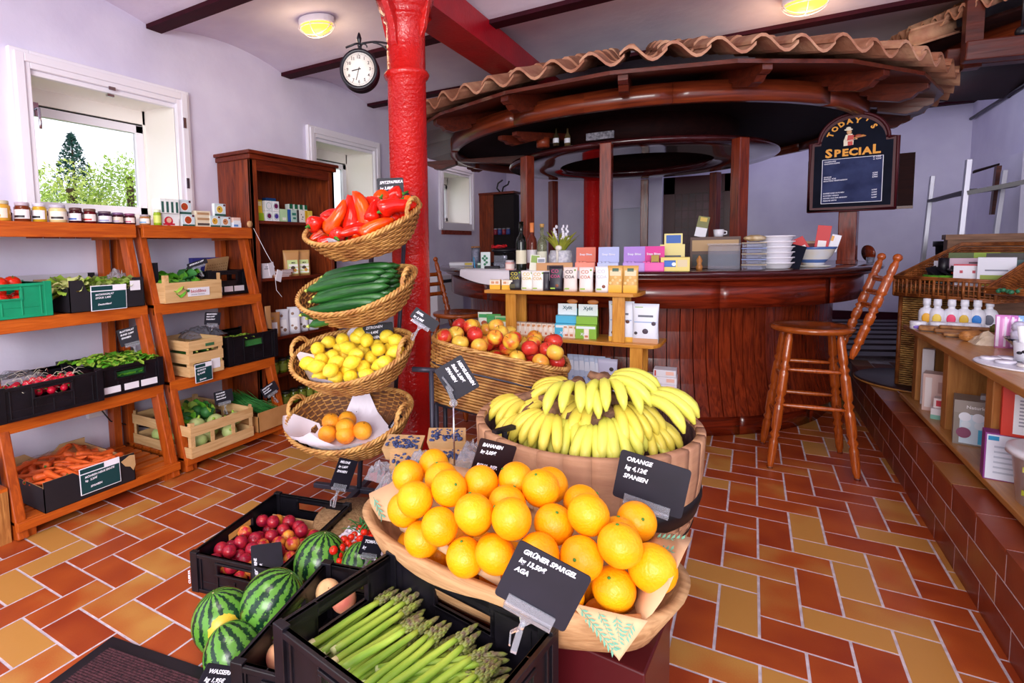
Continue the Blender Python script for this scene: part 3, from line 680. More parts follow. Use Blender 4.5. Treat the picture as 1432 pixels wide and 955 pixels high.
# ================================================================ LEFT WALL: LADDER SHELVES, CABINET
wood('shelf_wood', '#cc641c', '#a84612', 1, .33, 9); wood('shelf_leg_wood', '#be5718', '#923a10', 2, .33, 9); wood('shelf_slat_wood', '#cc6a22', '#a84c16', 0, .4, 9)
def legx(z): return -2.825-.241*z
def ladder_shelf(y0, y1, label):
    t = thing('display_shelf', label, 'shelf', (-3.1, (y0+y1)/2, 0)); ox, oy = -3.1, (y0+y1)/2; lw = .045
    def L_(p): return (p[0]-ox, p[1]-oy, p[2])
    for y in (y0+lw/2, y1-lw/2):
        MB().bar(L_((legx(0), y, 0)), L_((legx(1.425), y, 1.425)), lw, .066).build('front_leg', 'shelf_leg_wood', t, bevel=.006)
        MB().box(-3.405-ox-.035, -3.405-ox+.035, y-lw/2-oy, y+lw/2-oy, 0, 1.42).build('back_leg', 'shelf_leg_wood', t, bevel=.003)
        for z in (.93, .485, .055, 1.38): MB().box(-3.44-ox, legx(z)-ox, y-.014-oy+(.03 if y < oy else -.03), y+.014-oy+(.03 if y < oy else -.03), z-.02, z+.02).build('side_rail', 'shelf_slat_wood', t)
    MB().box(-3.44-ox, -3.085-ox, y0-oy, y1-oy, 1.425, 1.443).build('top_board', 'shelf_wood', t, bevel=.002)
    MB().box(-3.105-ox, -3.080-ox, y0+.0-oy, y1-oy, 1.367, 1.432).build('front_rail', 'shelf_wood', t, bevel=.003)
    for z in (.972, .525):
        x = legx(z)+.045
        m = MB()
        for k in range(5): a = -3.43+(x+3.43)*k/5; m.box(a-ox+.006, a+(x+3.43)/5-.006-ox, y0-oy, y1-oy, z-.018, z)
        m.build('shelf_slats', 'shelf_wood', t)
        MB().box(x-.02-ox, x-ox, y0+lw*.0-oy, y1-oy, z-.062, z+.004).build('front_rail', 'shelf_wood', t, bevel=.003)
    m = MB(); x = legx(.05)+.05
    for k in range(7): a = -3.42+(x+3.40)*k/7; m.box(a-ox+.012, a+(x+3.40)/7-.012-ox, y0-oy, y1-oy, .068, .086)
    m.build('bottom_slats', 'shelf_wood', t, bevel=.002)
    MB().box(x-.02-ox, x-ox, y0-oy, y1-oy, .045, .088).build('front_rail', 'shelf_wood', t, bevel=.003)
    for y in (y0+.05, y1-.05): MB().box(x-.11-ox, x-.03-ox, y-.03-oy, y+.03-oy, 0, .05).build('foot', 'shelf_leg_wood', t)
    return t
ladder_shelf(.995, 1.775, 'orange-brown wooden ladder shelf holding jars, radishes, lettuce and carrots')
ladder_shelf(1.815, 2.60, 'orange-brown wooden ladder shelf with food boxes on top and kohlrabi below, beside the dark cabinet')
wood('post_wood', '#c98a4a', '#8a5020', 2, .5, 12)
t = thing('shelf_post', 'golden grained wooden post left of the carrot box', 'post', (-2.88, .945, 0)); MB().box(-.05, .05, -.04, .04, 0, .235).build('upright', 'post_wood', t); MB().box(-.25, .05, -.04, .04, .235, .25).build('cap_board', 'shelf_wood', t)
Q = PI/2
# --- crates on the ladder shelves
Z2, Z3, Z1 = .978, .531, .088
plastic_crate('green plastic crate of tomatoes on the upper shelf', .40, .30, .165, (-3.16, 1.085, Z2), Q, 'crate_green')
pl = Pile(2)
for x, y, z, r in pl.drop(15, .033, lambda g: (g.uniform(-3.26, -3.06), g.uniform(1.02, 1.24)), lambda x, y: Z2+.05, 40, .12):
    TOMATO.put((x, y, z), rnd_rot(pl.rng, .5), 'red tomato in the green crate', 'tomatoes in the green crate', r/.033)
for (a, b) in ((-3.12, 1.12), (-3.16, 1.19)):
    TOMATO.put((a, b, Z2+.165), (.3, .2, 1), 'tomato on top of the heap in the green crate', 'topmost tomatoes in the green crate', 1.15)
carton('low black cardboard tray of pale lettuce with a dark green price card', .385, .38, .165, (-3.19, 1.56, Z2), Q, low=.62)
rng = random.Random(5)
for k, (x, y) in enumerate([(-3.10, 1.43), (-3.12, 1.57), (-3.09, 1.68), (-3.26, 1.46), (-3.27, 1.62), (-3.0, 0)][:5]):
    o = leafy_head('lettuce', 'lettuce', .075, 24, ['leaf_pale', 'leaf_light', 'leaf_pale'], rng); o.location = (x, y, Z2+.105); o.rotation_euler = (rng.uniform(-.4, .4), rng.uniform(-.4, .4), rng.uniform(0, 6))
    tag(o, ['pale green lettuce head at the front left of the black tray', 'pale green lettuce head in the front middle of the black tray', 'pale green lettuce head at the front right of the black tray', 'pale green lettuce head at the back left of the black tray', 'pale green lettuce head at the back right of the black tray'][k], 'lettuce', 'lettuces in the black tray')
t = thing('carton', 'white and grey cardboard boxes standing behind the lettuces', 'box', (-3.40, 1.45, Z2), 0)
MB().box(-.01, .01, -.16, .20, 0, .19).build('panel', pmat('#c9c4d2'), t)
MB().box(-.012, .008, -.20, -.165, 0, .18).box(-.012, .008, .205, .24, 0, .19).build('dark_edge', 'carton_black', t)
green_card('dark green price card hanging on the lettuce tray', ['BATAVIASALAT', 'STÜCK 1,40€', '', '   Deutschland'], (-2.992, 1.555, Z2+.065), Q, .185, .135, tilt=.05, ts=.0135)
MB_ = MB().box(-.001, .001, -.028, .028, -.027, .027); o = MB_.build('paper_label', 'sticker_white'); o.location = (-2.995, 1.70, Z2+.12); tag(o, 'white paper label on the black lettuce tray', 'label')
wood_crate('pale wooden crate of green cabbage with a paper label', .385, .30, .12, (-3.13, 2.055, Z2), Q, rows=1, post_up=.045)
o = MB().box(-.075, .075, -.001, .001, -.026, .026).build('brand_label', 'sticker_white'); o.location = (-2.974, 2.08, Z2+.055); o.rotation_euler = (0, 0, Q); tag(o, 'white printed label on the wooden cabbage crate', 'label')
text('bioidilmo', .028, pmat('#b03a4a'), o, T(-.055, -.0016, -.004, FACE), bold=.0004); text('ORGANIC PRODUCE', .010, pmat('#7a7a88'), o, T(-.055, -.0016, -.019, FACE))
for k, (x, y, r) in enumerate([(-3.06, 1.97, .075), (-3.08, 2.13, .07), (-3.2, 1.99, .08), (-3.2, 2.15, .085)]):
    o = leafy_head('cabbage', 'cabbage', r, 16, ['leaf_mid', 'leaf_dark', 'leaf_light'], rng, .9, .003); o.location = (x, y, Z2+.085+.02*(k > 1)); o.rotation_euler = (.3*k, .2, k*2.)
    tag(o, ['green cabbage near the left front of the wooden crate', 'green cabbage near the right front of the wooden crate', 'green cabbage at the left back of the wooden crate', 'green cabbage at the right back of the wooden crate'][k], 'cabbage', 'cabbages in the wooden crate')
plastic_crate('black plastic crate with white stickers, right end of the upper shelf', .315, .23, .17, (-3.28, 2.445, Z2), Q, sticker=True)
t = thing('cardboard_tray', 'perforated brown cardboard tray leaning in the upper black crate', 'box', (-3.30, 2.46, Z2+.20), (.1, .35, .15)); MB().box(-.005, .005, -.10, .10, -.05, .06).build('board', 'carton_inner', t)
m = MB()
for i in range(9):
    for j in range(3): m.ball((.0055, -.085+i*.021, -.03+j*.022), (.0012, .005, .004), 8, 5)
m.build('perforation', pmat('#8a6238'), t)
t = thing('blue_crate', 'edge of a blue crate behind the black crate', 'crate', (-3.39, 2.42, Z2+.13), 0); MB().box(-.02, .02, -.10, .12, 0, .13).build('side', pmat('#3a3a90'), t)
# radishes
plastic_crate('black plastic crate of red radishes on the middle shelf', .43, .36, .155, (-3.03, 1.20, Z3), Q)
pl = Pile(4)
for x, y, z, r in pl.drop(72, .0175, lambda g: (g.uniform(-3.12, -2.88), g.uniform(1.02, 1.375)), lambda x, y: Z3+.082+.08*max(0, (-2.95-x)), 25, .12):
    RADISH.put((x, y, z), (pl.rng.uniform(0, 3), pl.rng.uniform(0, 3), pl.rng.uniform(0, 6)), 'red radish heaped in the black crate', 'radishes in the black crate', r/.0155)
m = MB()
for k in range(34):
    a = rng.uniform(0, 6.28); x, y = rng.uniform(-3.11, -2.89), rng.uniform(1.02, 1.38); z = Z3+.125+rng.uniform(0, .03)+.08*max(0, -2.95-x)
    m.tube([(x, y, z), (x+.015*math.cos(a), y+.02*math.sin(a), z+.02), (x+.03*math.cos(a), y+.05*math.sin(a), z+.012)], .0008, 4)
tag(m.build('radish_stalks', 'root_white'), 'thin pale stalks tangled over the radishes', 'stalks', kind='stuff')
mat('film', '#e8e8f4', .12, trans=.75, ior=1.15, spec=1., alpha=.75); mat('film_grey', '#8c8a98', .25, trans=.4, ior=1.2, spec=.9, alpha=.8)
def crumple(name, label, pts, m, loc, seed, sx, sy, sz, n=14, cat='bag'):
    g = random.Random(seed); mb = MB(); vs = []
    for i in range(n+1):
        for j in range(n+1):
            u, v = i/n, j/n; e = math.sin(PI*u)*math.sin(PI*v)
            vs.append(((u-.5)*sx+g.uniform(-1, 1)*sx*.02, (v-.5)*sy+g.uniform(-1, 1)*sy*.02, sz*e**.5*(.75+g.uniform(-.28, .28))))
    mb.add(vs, [(i*(n+1)+j, (i+1)*(n+1)+j, (i+1)*(n+1)+j+1, i*(n+1)+j+1) for i in range(n) for j in range(n)])
    o = mb.build(name, m); o.location = loc; return tag(o, label, cat)
crumple('plastic_bag', 'crumpled clear plastic bag behind the radishes', 0, 'film', (-3.22, 1.16, Z3+.12), 3, .14, .30, .05)
plastic_crate('black plastic crate of leafy greens with white stickers, on the middle shelf', .345, .40, .155, (-3.085, 1.585, Z3), Q, sticker=True)
m = MB()
for k in range(150):
    x, y = rng.uniform(-3.26, -2.91), rng.uniform(1.44, 1.74); a = rng.uniform(0, 6.28)
    leaf(m, (x, y, Z3+.12+.04*math.cos((x+3.07)*6)), (math.cos(a), math.sin(a), rng.uniform(.3, 1.0)), rng.uniform(.05, .085), rng.uniform(.03, .05), rng.uniform(.8, 2.), rng.randrange(2), .004, 5, rng)
m.box(-3.27, -2.91, 1.43, 1.75, Z3+.01, Z3+.115, 2)
for k in range(16): leaf(m, (-2.91, rng.uniform(1.53, 1.65), Z3+.10), (1, rng.uniform(-.5, .5), .2), .03, .02, .5, 0, .002, 4, rng)
tag(m.build('leafy_greens', ['leaf_mid', 'leaf_light', 'leaf_dark']), 'bright green loose salad leaves heaped in a black crate', 'salad greens', kind='stuff')
# carrots
carton('wide black cardboard box of loose carrots, on the bottom shelf', .415, .50, .145, (-3.035, 1.31, Z1), Q, low=.72, hi_w=.55)
pl = Pile(9)
for k, (x, y, z, r) in enumerate(pl.drop(62, .021, lambda g: (g.uniform(-3.20, -2.86), g.uniform(1.16, 1.46)), lambda x, y: Z1+.035+.05*math.cos((x+3.03)*5), 20, .1)):
    CARROT.put((x, y, z), (PI/2+pl.rng.uniform(-.3, .3), pl.rng.uniform(-.2, .2), pl.rng.choice([0, PI])+pl.rng.uniform(-.9, .9)+(Q if pl.rng.random() < .4 else 0)), 'carrot heaped in the bottom shelf box', 'carrots in the black box', (1.1, 1.1, pl.rng.uniform(.75, 1.0)))
green_card('dark green price card on the carrot box', ['MÖHREN NEUE ERNTE', 'kg.  2,20€', '', '      SPANIEN'], (-2.778, 1.345, Z1+.088), Q, .19, .13, tilt=-.03, ts=.0135)
m = MB(); m.prism([(0, .03), (.045, .05), (.07, .045), (.072, -.01), (.06, -.035), (.045, -.01), (.02, .0)], 0, .002, M=Matrix(((1, 0, 0, 0), (0, 0, 1, 0), (0, 1, 0, 0), (0, 0, 0, 1))))
o = m.build('torn_patch', 'carton_inner'); o.location = (-2.779, 1.447, Z1+.09); o.rotation_euler = (0, 0, Q); tag(o, 'torn brown patch on the front of the carrot box', 'torn paper')
crumple('plastic_cover', 'thin clear film lying over the carrots', 0, mat('film_thin', '#ffffff', .15, trans=1., ior=1.05, alpha=.25), (-3.06, 1.31, Z1+.13), 6, .26, .34, .06)
plastic_crate('black crate at the left edge below the radishes', .26, .36, .14, (-3.02, .80, .252), Q)
# lower shelf, slatted crate with kohlrabi
wood_crate('slatted wooden crate of kohlrabi on the bottom shelf', .44, .58, .185, (-3.055, 2.05, Z1), Q, rows=2, gap=1.1, stakes=2)
pl = Pile(12)
KOHL = Proto(lambda: (lambda o: (MB().tube([(0, 0, .03), (0, 0, .055)], [.01, .006], 6).build('stem', 'leaf_light', o), o)[1])((lambda o: (o.__setitem__('category', 'kohlrabi'), o)[1])(MB().ball((0, 0, 0), .046, 16, 12, fn=lambda p, q: V((q.x, q.y, q.z*.86))).build('kohlrabi', 'kohlrabi_skin'))))
for x, y, z, r in pl.drop(20, .047, lambda g: (g.uniform(-3.22, -2.83), g.uniform(1.89, 2.21)), lambda x, y: Z1+.012, 30, .12):
    KOHL.put((x, y, z), rnd_rot(pl.rng, .9), 'pale green kohlrabi in the slatted crate', 'kohlrabi in the slatted crate', r/.046)
for k in range(6):
    o = leafy_head('savoy_cabbage', 'cabbage', .055, 12, ['leaf_dark', 'leaf_light', 'leaf_mid'], rng, .9, .004); o.location = (-3.02-.07*(k % 3), 1.98+.12*(k//3)+.02*(k % 2), Z1+.16); o.rotation_euler = (.5*k, .3, k)
    tag(o, 'small leafy green head on top of the kohlrabi', 'cabbage', 'leafy heads on the kohlrabi')
o = MB().ball((0, 0, 0), (.026, .026, .024), 14, 10).build('violet_kohlrabi', 'kohlrabi_violet'); o.location = (-2.845, 1.885, Z1+.15); tag(o, 'single violet kohlrabi beside the shelf leg', 'kohlrabi')
carton('open brown cardboard box of green chives on the bottom shelf', .25, .38, .13, (-2.955, 2.44, Z1), Q, outer='carton_brown', low=1.0, name='chive_box')
m = MB()
for k in range(150):
    y = rng.uniform(2.335, 2.50); x = rng.uniform(-3.02, -2.86); m.tube([(x-.13, y-.07, Z1+.19+rng.uniform(-.02, .05)), (x-.04, y-.01, Z1+.14+rng.uniform(-.01, .02)), (x+.06, y+.05, Z1+.10)], [.0008, .0022, .002], 4)
tag(m.build('chives', 'chive_green'), 'bundle of long thin green chives in the brown box', 'chives', kind='stuff')
price_sign('black price sign over the kohlrabi crate', ['KOHLRABI', 'Stück 2,20€', 'Deutschland'], (-2.93, 2.185, Z1+.255), Q*.75, .115, .085, roll=-.08, ts=.0125)
price_sign('black price sign tilted over the chives', ['SCHNITTLAUCH', 'Bund 2,20€', 'Deutschland'], (-2.86, 2.50, Z1+.235), Q*.75, .115, .075, roll=-.45, ts=.0115)
# middle shelf, second ladder
wood_crate('tall pale wooden crate of cucumbers with a green price card', .235, .34, .215, (-3.055, 2.045, Z3), Q, rows=3, gap=.32, post_up=.0)
m = MB().box(-.03, .03, -.001, .001, -.009, .009); o = m.build('hand_hole', pmat('#3a6a48')); o.location = (-2.881, 2.07, Z3+.18); o.rotation_euler = (0, 0, Q); tag(o, 'dark hand hole in the tall wooden crate', 'hole')
for k in range(10):
    CUKE.put((-3.05+rng.uniform(-.02, .02), 1.955+.02*k, Z3+.075+.035*(k % 3)), (0, 0, Q+rng.uniform(-.1, .1)), 'cucumber in the tall wooden crate', 'cucumbers in the tall wooden crate', .85)
green_card('dark green price card on the tall wooden crate', ['GURKEN', 'kg 6,60€', '', '   Spanien'], (-2.862, 2.005, Z3+.02), Q, .118, .115, tilt=.03, roll=-.03, ts=.0145)
o = MB().box(-.03, .03, -.001, .001, -.03, .03).build('paper_label', 'sticker_white'); o.location = (-2.880, 2.105, Z3+.055); o.rotation_euler = (0, 0, Q); tag(o, 'white paper label on the tall wooden crate', 'label')
plastic_crate('black plastic crate with a few green leaves, right end of the middle shelf', .40, .36, .19, (-3.09, 2.425, Z3), Q)
m = MB()
for k in range(30):
    a = rng.uniform(0, 6.28); leaf(m, (rng.uniform(-3.1, -2.93), rng.uniform(2.28, 2.46), Z3+.165), (math.cos(a), math.sin(a), .5), .05, .022, 1.1, 0, .002, 5, rng)
m.box(-3.2, -2.92, 2.25, 2.6, Z3+.02, Z3+.15, 1)
tag(m.build('herb_leaves', ['leaf_light', 'leaf_dark']), 'few light green leaves peeping over the black crate', 'leaves', kind='stuff')
crumple('dark_plastic_bag', 'crumpled dark plastic bag behind the tall wooden crate', 0, 'film_grey', (-3.18, 2.22, Z3+.19), 8, .2, .28, .07)
price_sign('black price sign above the tall wooden crate', ['MINIGURKEN', 'Stück 0,90€', 'Deutschland'], (-3.02, 2.20, Z3+.315), Q*.8, .10, .082, roll=.12, ts=.0115, stem=.03)
price_sign('black price sign behind the leafy greens', ['BLATTSALAT', 'BUND 3,00€', 'SPANIEN'], (-3.07, 1.70, Z3+.275), Q*.75, .125, .10, roll=-.18, ts=.0135)
price_sign('slim black price sign tilted over the cabbages', ['SPITZKOHL kg 2,90€'], (-3.13, 2.19, Z2+.225), Q*.8, .13, .035, roll=-.3, ts=.0115, clamp=True)
o = MB().box(-.055, .055, -.002, .002, -.07, .07).build('dark_sign_card', 'slate'); o.location = (-3.12, 1.86, Z2+.17); o.rotation_euler = (0, 0, Q); tag(o, 'plain dark card standing between the ladder shelves', 'card')
crumple('cling_film', 'crumpled clear film beside the dark card behind the lettuces', 0, 'film', (-3.22, 1.72, Z2+.10), 12, .1, .14, .12)
crumple('cling_film', 'crumpled clear film behind the cabbages', 0, 'film', (-3.28, 1.98, Z2+.12), 13, .1, .16, .07)
# wall socket and cables under the middle shelf
t = thing('power_socket', 'white wall socket with black plugs, under the middle shelf', 'socket', (WX+.002, 1.66, .36)); MB().box(0, .03, -.05, .05, -.07, .07).build('socket_box', 'white_paint', t, bevel=.004); MB().box(.03, .06, -.02, .02, -.01, .03).build('plug', 'black_metal', t)
m = MB(); 
for s in (0, .04): m.tube([(WX+.05, 1.66+s, .37), (WX+.06, 1.75+s, .40), (WX+.03, 1.9, .37+s), (WX+.02, 2.1, .36)], .004, 6)
m.tube([(WX+.05, 1.66, .36), (WX+.06, 1.72, .25), (WX+.05, 1.85, .18), (WX+.05, 2.0, .12)], .004, 6)
tag(m.build('power_cable', 'black_metal'), 'black cables hanging on the wall under the shelf', 'cable')
# --- jars along the top
TZ = 1.443
J = [('honey_jar', 'pale honey jar with a printed wrap, at the left end of the shelf', .040, .098, (-3.13, 1.155), '#d8a03c', '#c9bda0', '#e9dccb', [('x', '#d89a4c')]),
     ('spread_jar', 'brown spread jar with a silver lid, next to the honey', .034, .095, (-3.13, 1.245), '#6e3018', '#b9a9b6', '#efe9ee', [('x', '#2a2028')]),
     ('oil_jar', 'yellow oil jar with black and white label', .031, .095, (-3.13, 1.318), '#c9a02c', '#cfc9d6', '#f0edf2', [('x', '#231c22')]),
     ('mustard_jar', 'cream coloured mustard jar with a black label', .040, .092, (-3.13, 1.40), '#dcc890', '#bdb6c8', '#efe8dc', [('x', '#2a2226')]),
     ('berry_jam', 'dark jam jar with blue flowers on the label', .033, .082, (-3.13, 1.485), '#3a1018', '#5a3c3a', '#e9e4ee', [('x', '#4a6ab8')]),
     ('cherry_jam', 'dark jam jar with red cherries on the label', .033, .080, (-3.13, 1.555), '#5a0f18', '#6a4a40', '#efe6e2', [('x', '#c92a30')]),
     ('jam_jar', 'dark jam jar with a lilac label', .036, .070, (-3.13, 1.632), '#2b1030', '#6a5866', '#eeeaf4', [('x', '#9aa0c8')]),
     ('jam_jar', 'dark jam jar with a beige label and violet lid', .033, .066, (-3.13, 1.703), '#3a1424', '#7a5a86', '#dfcdc0', [('x', '#b09ac0')]),
     ('jam_jar', 'dark jam jar with a pink striped label', .032, .064, (-3.13, 1.77), '#4a1220', '#8a4a70', '#efdcd6', [('x', '#c05a80')]),
     ('spread_jar', 'small light brown spread jar with a white label', .03, .062, (-3.13, 1.86), '#a8734a', '#a89aa2', '#f0e8e4', [('x', '#6aa0d0')])]
for n, lb, r, h, (x, y), bd, ld, lab, lt in J: jar(n, lb, r, h, (x, y, TZ), bd, ld, lab, lt)
rowj = jar('tea_jar', 'jar with a dark lid in the back row along the wall', .032, .075, (-3.34, 1.25, TZ), '#4a2a30', '#5a5060', '#c9b9c9')
rowj['group'] = 'back row of jars'
for k in range(1, 9): dup(rowj, (-3.34, 1.25+.072*k, TZ), group='back row of jars')
b = jar('oil_bottle', 'small green and white bottle between jars and boxes', .022, .095, (-3.11, 1.925, TZ), '#8fae22', '#d8e0c8', '#cfdc6a')
# --- food boxes on the second shelf
def soup_box(lb, loc, rz=Q, W=.085, D=.028, Hh=.09, dish='#b5431c', grp=None, top='#cfe2ea', dish2='#8a5a2a'):
    t = pack_box('food_box', lb, W, D, Hh, loc, rz, '#e6eff2', [(0, 1, 0, .16, '#2c5a50'), (.0, 1., .16, 1, top)], group=grp)
    disc_panel(t, W, D, Hh, .45, .52, W*.34, '#f2f2f2'); disc_panel(t, W, D, Hh, .45, .52, W*.27, dish, .002); disc_panel(t, W, D, Hh, .40, .56, W*.07, dish2, .0026)
    disc_panel(t, W, D, Hh, .88, .88, W*.09, '#5a1424', .0016); return t
X2 = -3.14
for k in range(4): pack_box('slim_box', 'slim white box with a green spine, row on top of the stack', .03, .085, .088, (X2, 1.955+.031*k, TZ+.075), Q, '#f0f4f4', [(.25, .75, .05, .8, '#2f5c54')], group='slim boxes in the stacked row')
soup_box('soup box showing a red bowl, on top of the stack', (X2+.01, 2.115, TZ+.076))
t = pack_box('food_box', 'white box showing a red tray, beside the bottle', .115, .05, .075, (X2, 2.01, TZ), Q, '#eef2f4', [(.1, .75, .05, .2, '#c01830')]); disc_panel(t, .115, .05, .075, .4, .38, .028, '#c81e38'); disc_panel(t, .115, .05, .075, .42, .45, .016, '#e8b9a0', .002)
soup_box('soup box showing a red bowl, on the shelf', (X2+.01, 2.135, TZ), Hh=.076)
for k in range(3): pack_box('cracker_box', 'cream box with brown scroll print, %s of its stack' % ['bottom', 'middle', 'top'][k], .11, .06, .034, (X2-.01, 2.245, TZ+.0345*k), Q, '#ece0c6', [(.1, .9, .25, .7, '#b9926a' if k else '#58504c')])
soup_box('food box with a pasta plate, left of the front pair', (X2+.01, 2.33, TZ), W=.075, Hh=.075, dish='#d9a83a')
soup_box('food box with a pasta plate, right of the front pair', (X2+.01, 2.412, TZ), W=.075, Hh=.072, dish='#c98a5a', dish2='#5a2a3a')
soup_box('food box with a pasta plate, standing on the front pair', (X2+.01, 2.372, TZ+.076), W=.085, Hh=.082, dish='#d9b43c', dish2='#6a2a3a')
pack_box('small_box', 'small pink and blue box at the right end of the top board', .06, .04, .035, (X2+.01, 2.50, TZ+.035), Q, '#e8c8bc', [(.0, 1, 0, .4, '#e9eef6')])
pack_box('small_box', 'small white and blue box under the pink one', .065, .045, .035, (X2+.01, 2.50, TZ), Q, '#e4ecf8', [(.05, .6, .2, .6, '#5a8ad0')])
t = thing('hang_tags', 'white paper tags on a string at the shelf corner', 'tags', (-3.04, 2.615, 1.42)); MB().tube([(-.03, -.01, .02), (.05, .02, -.15), (.11, .04, -.26)], .0018, 6).tube([(.11, .04, -.30), (.13, .03, -.42), (.16, .05, -.47)], .0015, 6).build('string', 'sticker_white', t); MB().obox((.10, .02, -.27), .004, .06, .09, rotm(.2, 0, .2)).obox((.14, .05, -.32), .004, .055, .08, rotm(-.3, 0, .1)).build('tag', 'sticker_white', t)
o = MB().lathe([(0, 0), (.022, 0), (.022, .01), (0, .01)], 20).build('cord_reel', pmat('#d0a070')); o.location = (-3.07, 2.57, TZ+.025); o.rotation_euler = (0, Q, 0); tag(o, 'small round wooden reel on the shelf corner', 'reel')
# --- tall dark cabinet
wood('cabinet_wood', '#93401a', '#521c0e', 2, .38, 7); wood('cabinet_wood_h', '#7c2e14', '#42150c', 1, .35, 7)
t = thing('open_cabinet', 'tall dark reddish wooden cabinet with open shelves between the windows', 'cabinet', (-3.26, 3.045, 0)); cx, cy = -3.26, 3.045
x0, x1, y0, y1 = -3.44-cx, -3.09-cx, 2.61-cy, 3.49-cy
MB().box(x0, x1, y0, y0+.03, .0, 1.93).box(x0, x1, y1-.03, y1, 0, 1.93).box(x1-.02, x1, y0, y0+.065, 0, 1.93).box(x1-.02, x1, y1-.065, y1, 0, 1.93).build('side_panel', 'cabinet_wood', t, bevel=.003)
MB().box(x0, x0+.012, y0+.03, y1-.03, .05, 1.93).build('back_panel', 'cabinet_wood', t)
MB().prism([(x0, y0-.03), (x1+.035, y0-.03), (x1+.035, y1+.03), (x0, y1+.03)], 1.965, 1.99).prism([(x0, y0-.015), (x1+.02, y0-.015), (x1+.02, y1+.015), (x0, y1+.015)], 1.93, 1.965).build('cornice', 'cabinet_wood_h', t, bevel=.006)
MB().box(x1-.02, x1, y0+.065, y1-.065, 1.855, 1.93).build('top_rail', 'cabinet_wood_h', t)
CL = [1.50, 1.075, .62, .33, .06]
for z in CL: MB().box(x0+.012, x1-.025, y0+.03, y1-.03, z-.022, z).build('shelf_board', 'cabinet_wood_h', t)
CXF = -3.12
def tea(lb, y, z, c, W=.062, Hh=.075, motif='#6a1450', ring='#2a9a90', x=CXF-.05):
    q = pack_box('tea_box', lb, W, .06, Hh, (x, y, z), Q, c, []); disc_panel(q, W, .06, Hh, .5, .5, W*.40, ring); disc_panel(q, W, .06, Hh, .5, .5, W*.36, '#f4f4f8', .0016); disc_panel(q, W, .06, Hh, .5, .52, W*.30, motif, .002); return q
pouch('snack_pouch', 'yellow and green standing pouch at the left of the cabinet shelf', .075, .04, .155, (CXF-.05, 2.74, CL[0]), Q, '#e8c41c', [(.05, .95, .02, .38, '#9ac21c'), (.2, .8, .72, .92, '#f0e8b0')])
tea('white tea box with a plum ring, bottom left of the four', 2.815, CL[0], '#eff2f6'); tea('white tea box with a blue-violet ring, bottom right of the four', 2.885, CL[0], '#eff2f6', motif='#4a3a9a')
tea('white tea box with a dark side, top left of the four', 2.815, CL[0]+.0765, '#e6eaf0', motif='#e8eaf0'); tea('white tea box with a plum ring, top right of the four', 2.885, CL[0]+.0765, '#eff2f6')
pack_box('blue_box', 'dark blue box standing behind the tea boxes', .10, .04, .185, (CXF-.13, 2.92, CL[0]), Q, '#1f4a86', [(.4, .9, .6, .9, '#3a9ac0')])
for y, c, lb, W, P in ((2.965, '#b9dcae', 'pale green tea box beside the ringed boxes', .075, [(.3, .8, .12, .35, '#f0f4e8')]), (3.025, '#2a56a8', 'narrow blue box next to the pale green one', .025, []), (3.072, '#b9d8ce', 'mint coloured box with green print', .06, [(.15, .85, .55, .75, '#2c7a68'), (.3, .8, .25, .4, '#2c7a68')]), (3.115, '#403a3c', 'narrow dark box next to the mint one', .022, []), (3.16, '#efeae4', 'cream box with a small dark pattern', .062, [(.3, .4, .6, .7, '#5a4a4a'), (.5, .7, .4, .5, '#5a4a4a'), (.35, .6, .25, .3, '#5a4a4a')]), (3.205, '#e2b21c', 'golden yellow box at the right of the cabinet shelf', .024, []), (3.25, '#e8c850', 'yellow and cream box behind the peppers', .05, [(.2, .8, .2, .6, '#f4ead0')])):
    pack_box('tea_box', lb, W, .05, .098, (CXF-.05, y, CL[0]), Q, c, P)
for k in range(4): pack_box('slim_box', 'slim white box with dark green top at the right of the cabinet', .032, .05, .15, (CXF-.12, 3.11+.055*k, CL[0]), Q, '#e8efe8', [(0, 1, .75, 1, '#1f6a4a')], group='slim green-topped boxes in the cabinet')
for k, y in enumerate((3.055, 3.175)):
    pouch('kraft_pouch', ['brown paper pouch with a green label, left of two', 'brown paper pouch with a green label, right of two'][k], .13, .06, .205, (CXF-.06, y, CL[1]), Q*.66, '#c39058', [(.22, .85, .08, .62, '#cfe09a'), (.3, .85, .12, .62, '#f2f2ee')], txt=[('MIX', .018, .58, .48, '#303030')], spots=[(.55, .3, .018, '#4a3a30'), (.66, .22, .014, '#d89a3c')])
o = pack_box('white_carton', 'white box with grey print at the left of the middle cabinet shelf', .09, .05, .11, (CXF-.03, 2.76, CL[1]), Q, '#e6e4ee', [(.2, .7, .6, .66, '#8a8a98')], txt=[('org', .026, .5, .7, '#8a8a98')])
for k in range(5): pack_box('chocolate_bar', 'stack of brown striped chocolate bars in the cabinet', .16, .05, .011, (CXF-.02, 2.90+.01*k, CL[1]+.0115*k), Q, ['#a06a48', '#c9a090', '#7a4030', '#d8c8c8', '#8a5038'][k], [(.2, .9, .2, .8, '#e8dce0')], group='flat bars stacked in the cabinet')
pack_box('white_box', 'tall narrow white box in front of the cabinet edge', .03, .05, .15, (CXF-.09, 2.66, CL[0]-.21), Q, '#cfa878')
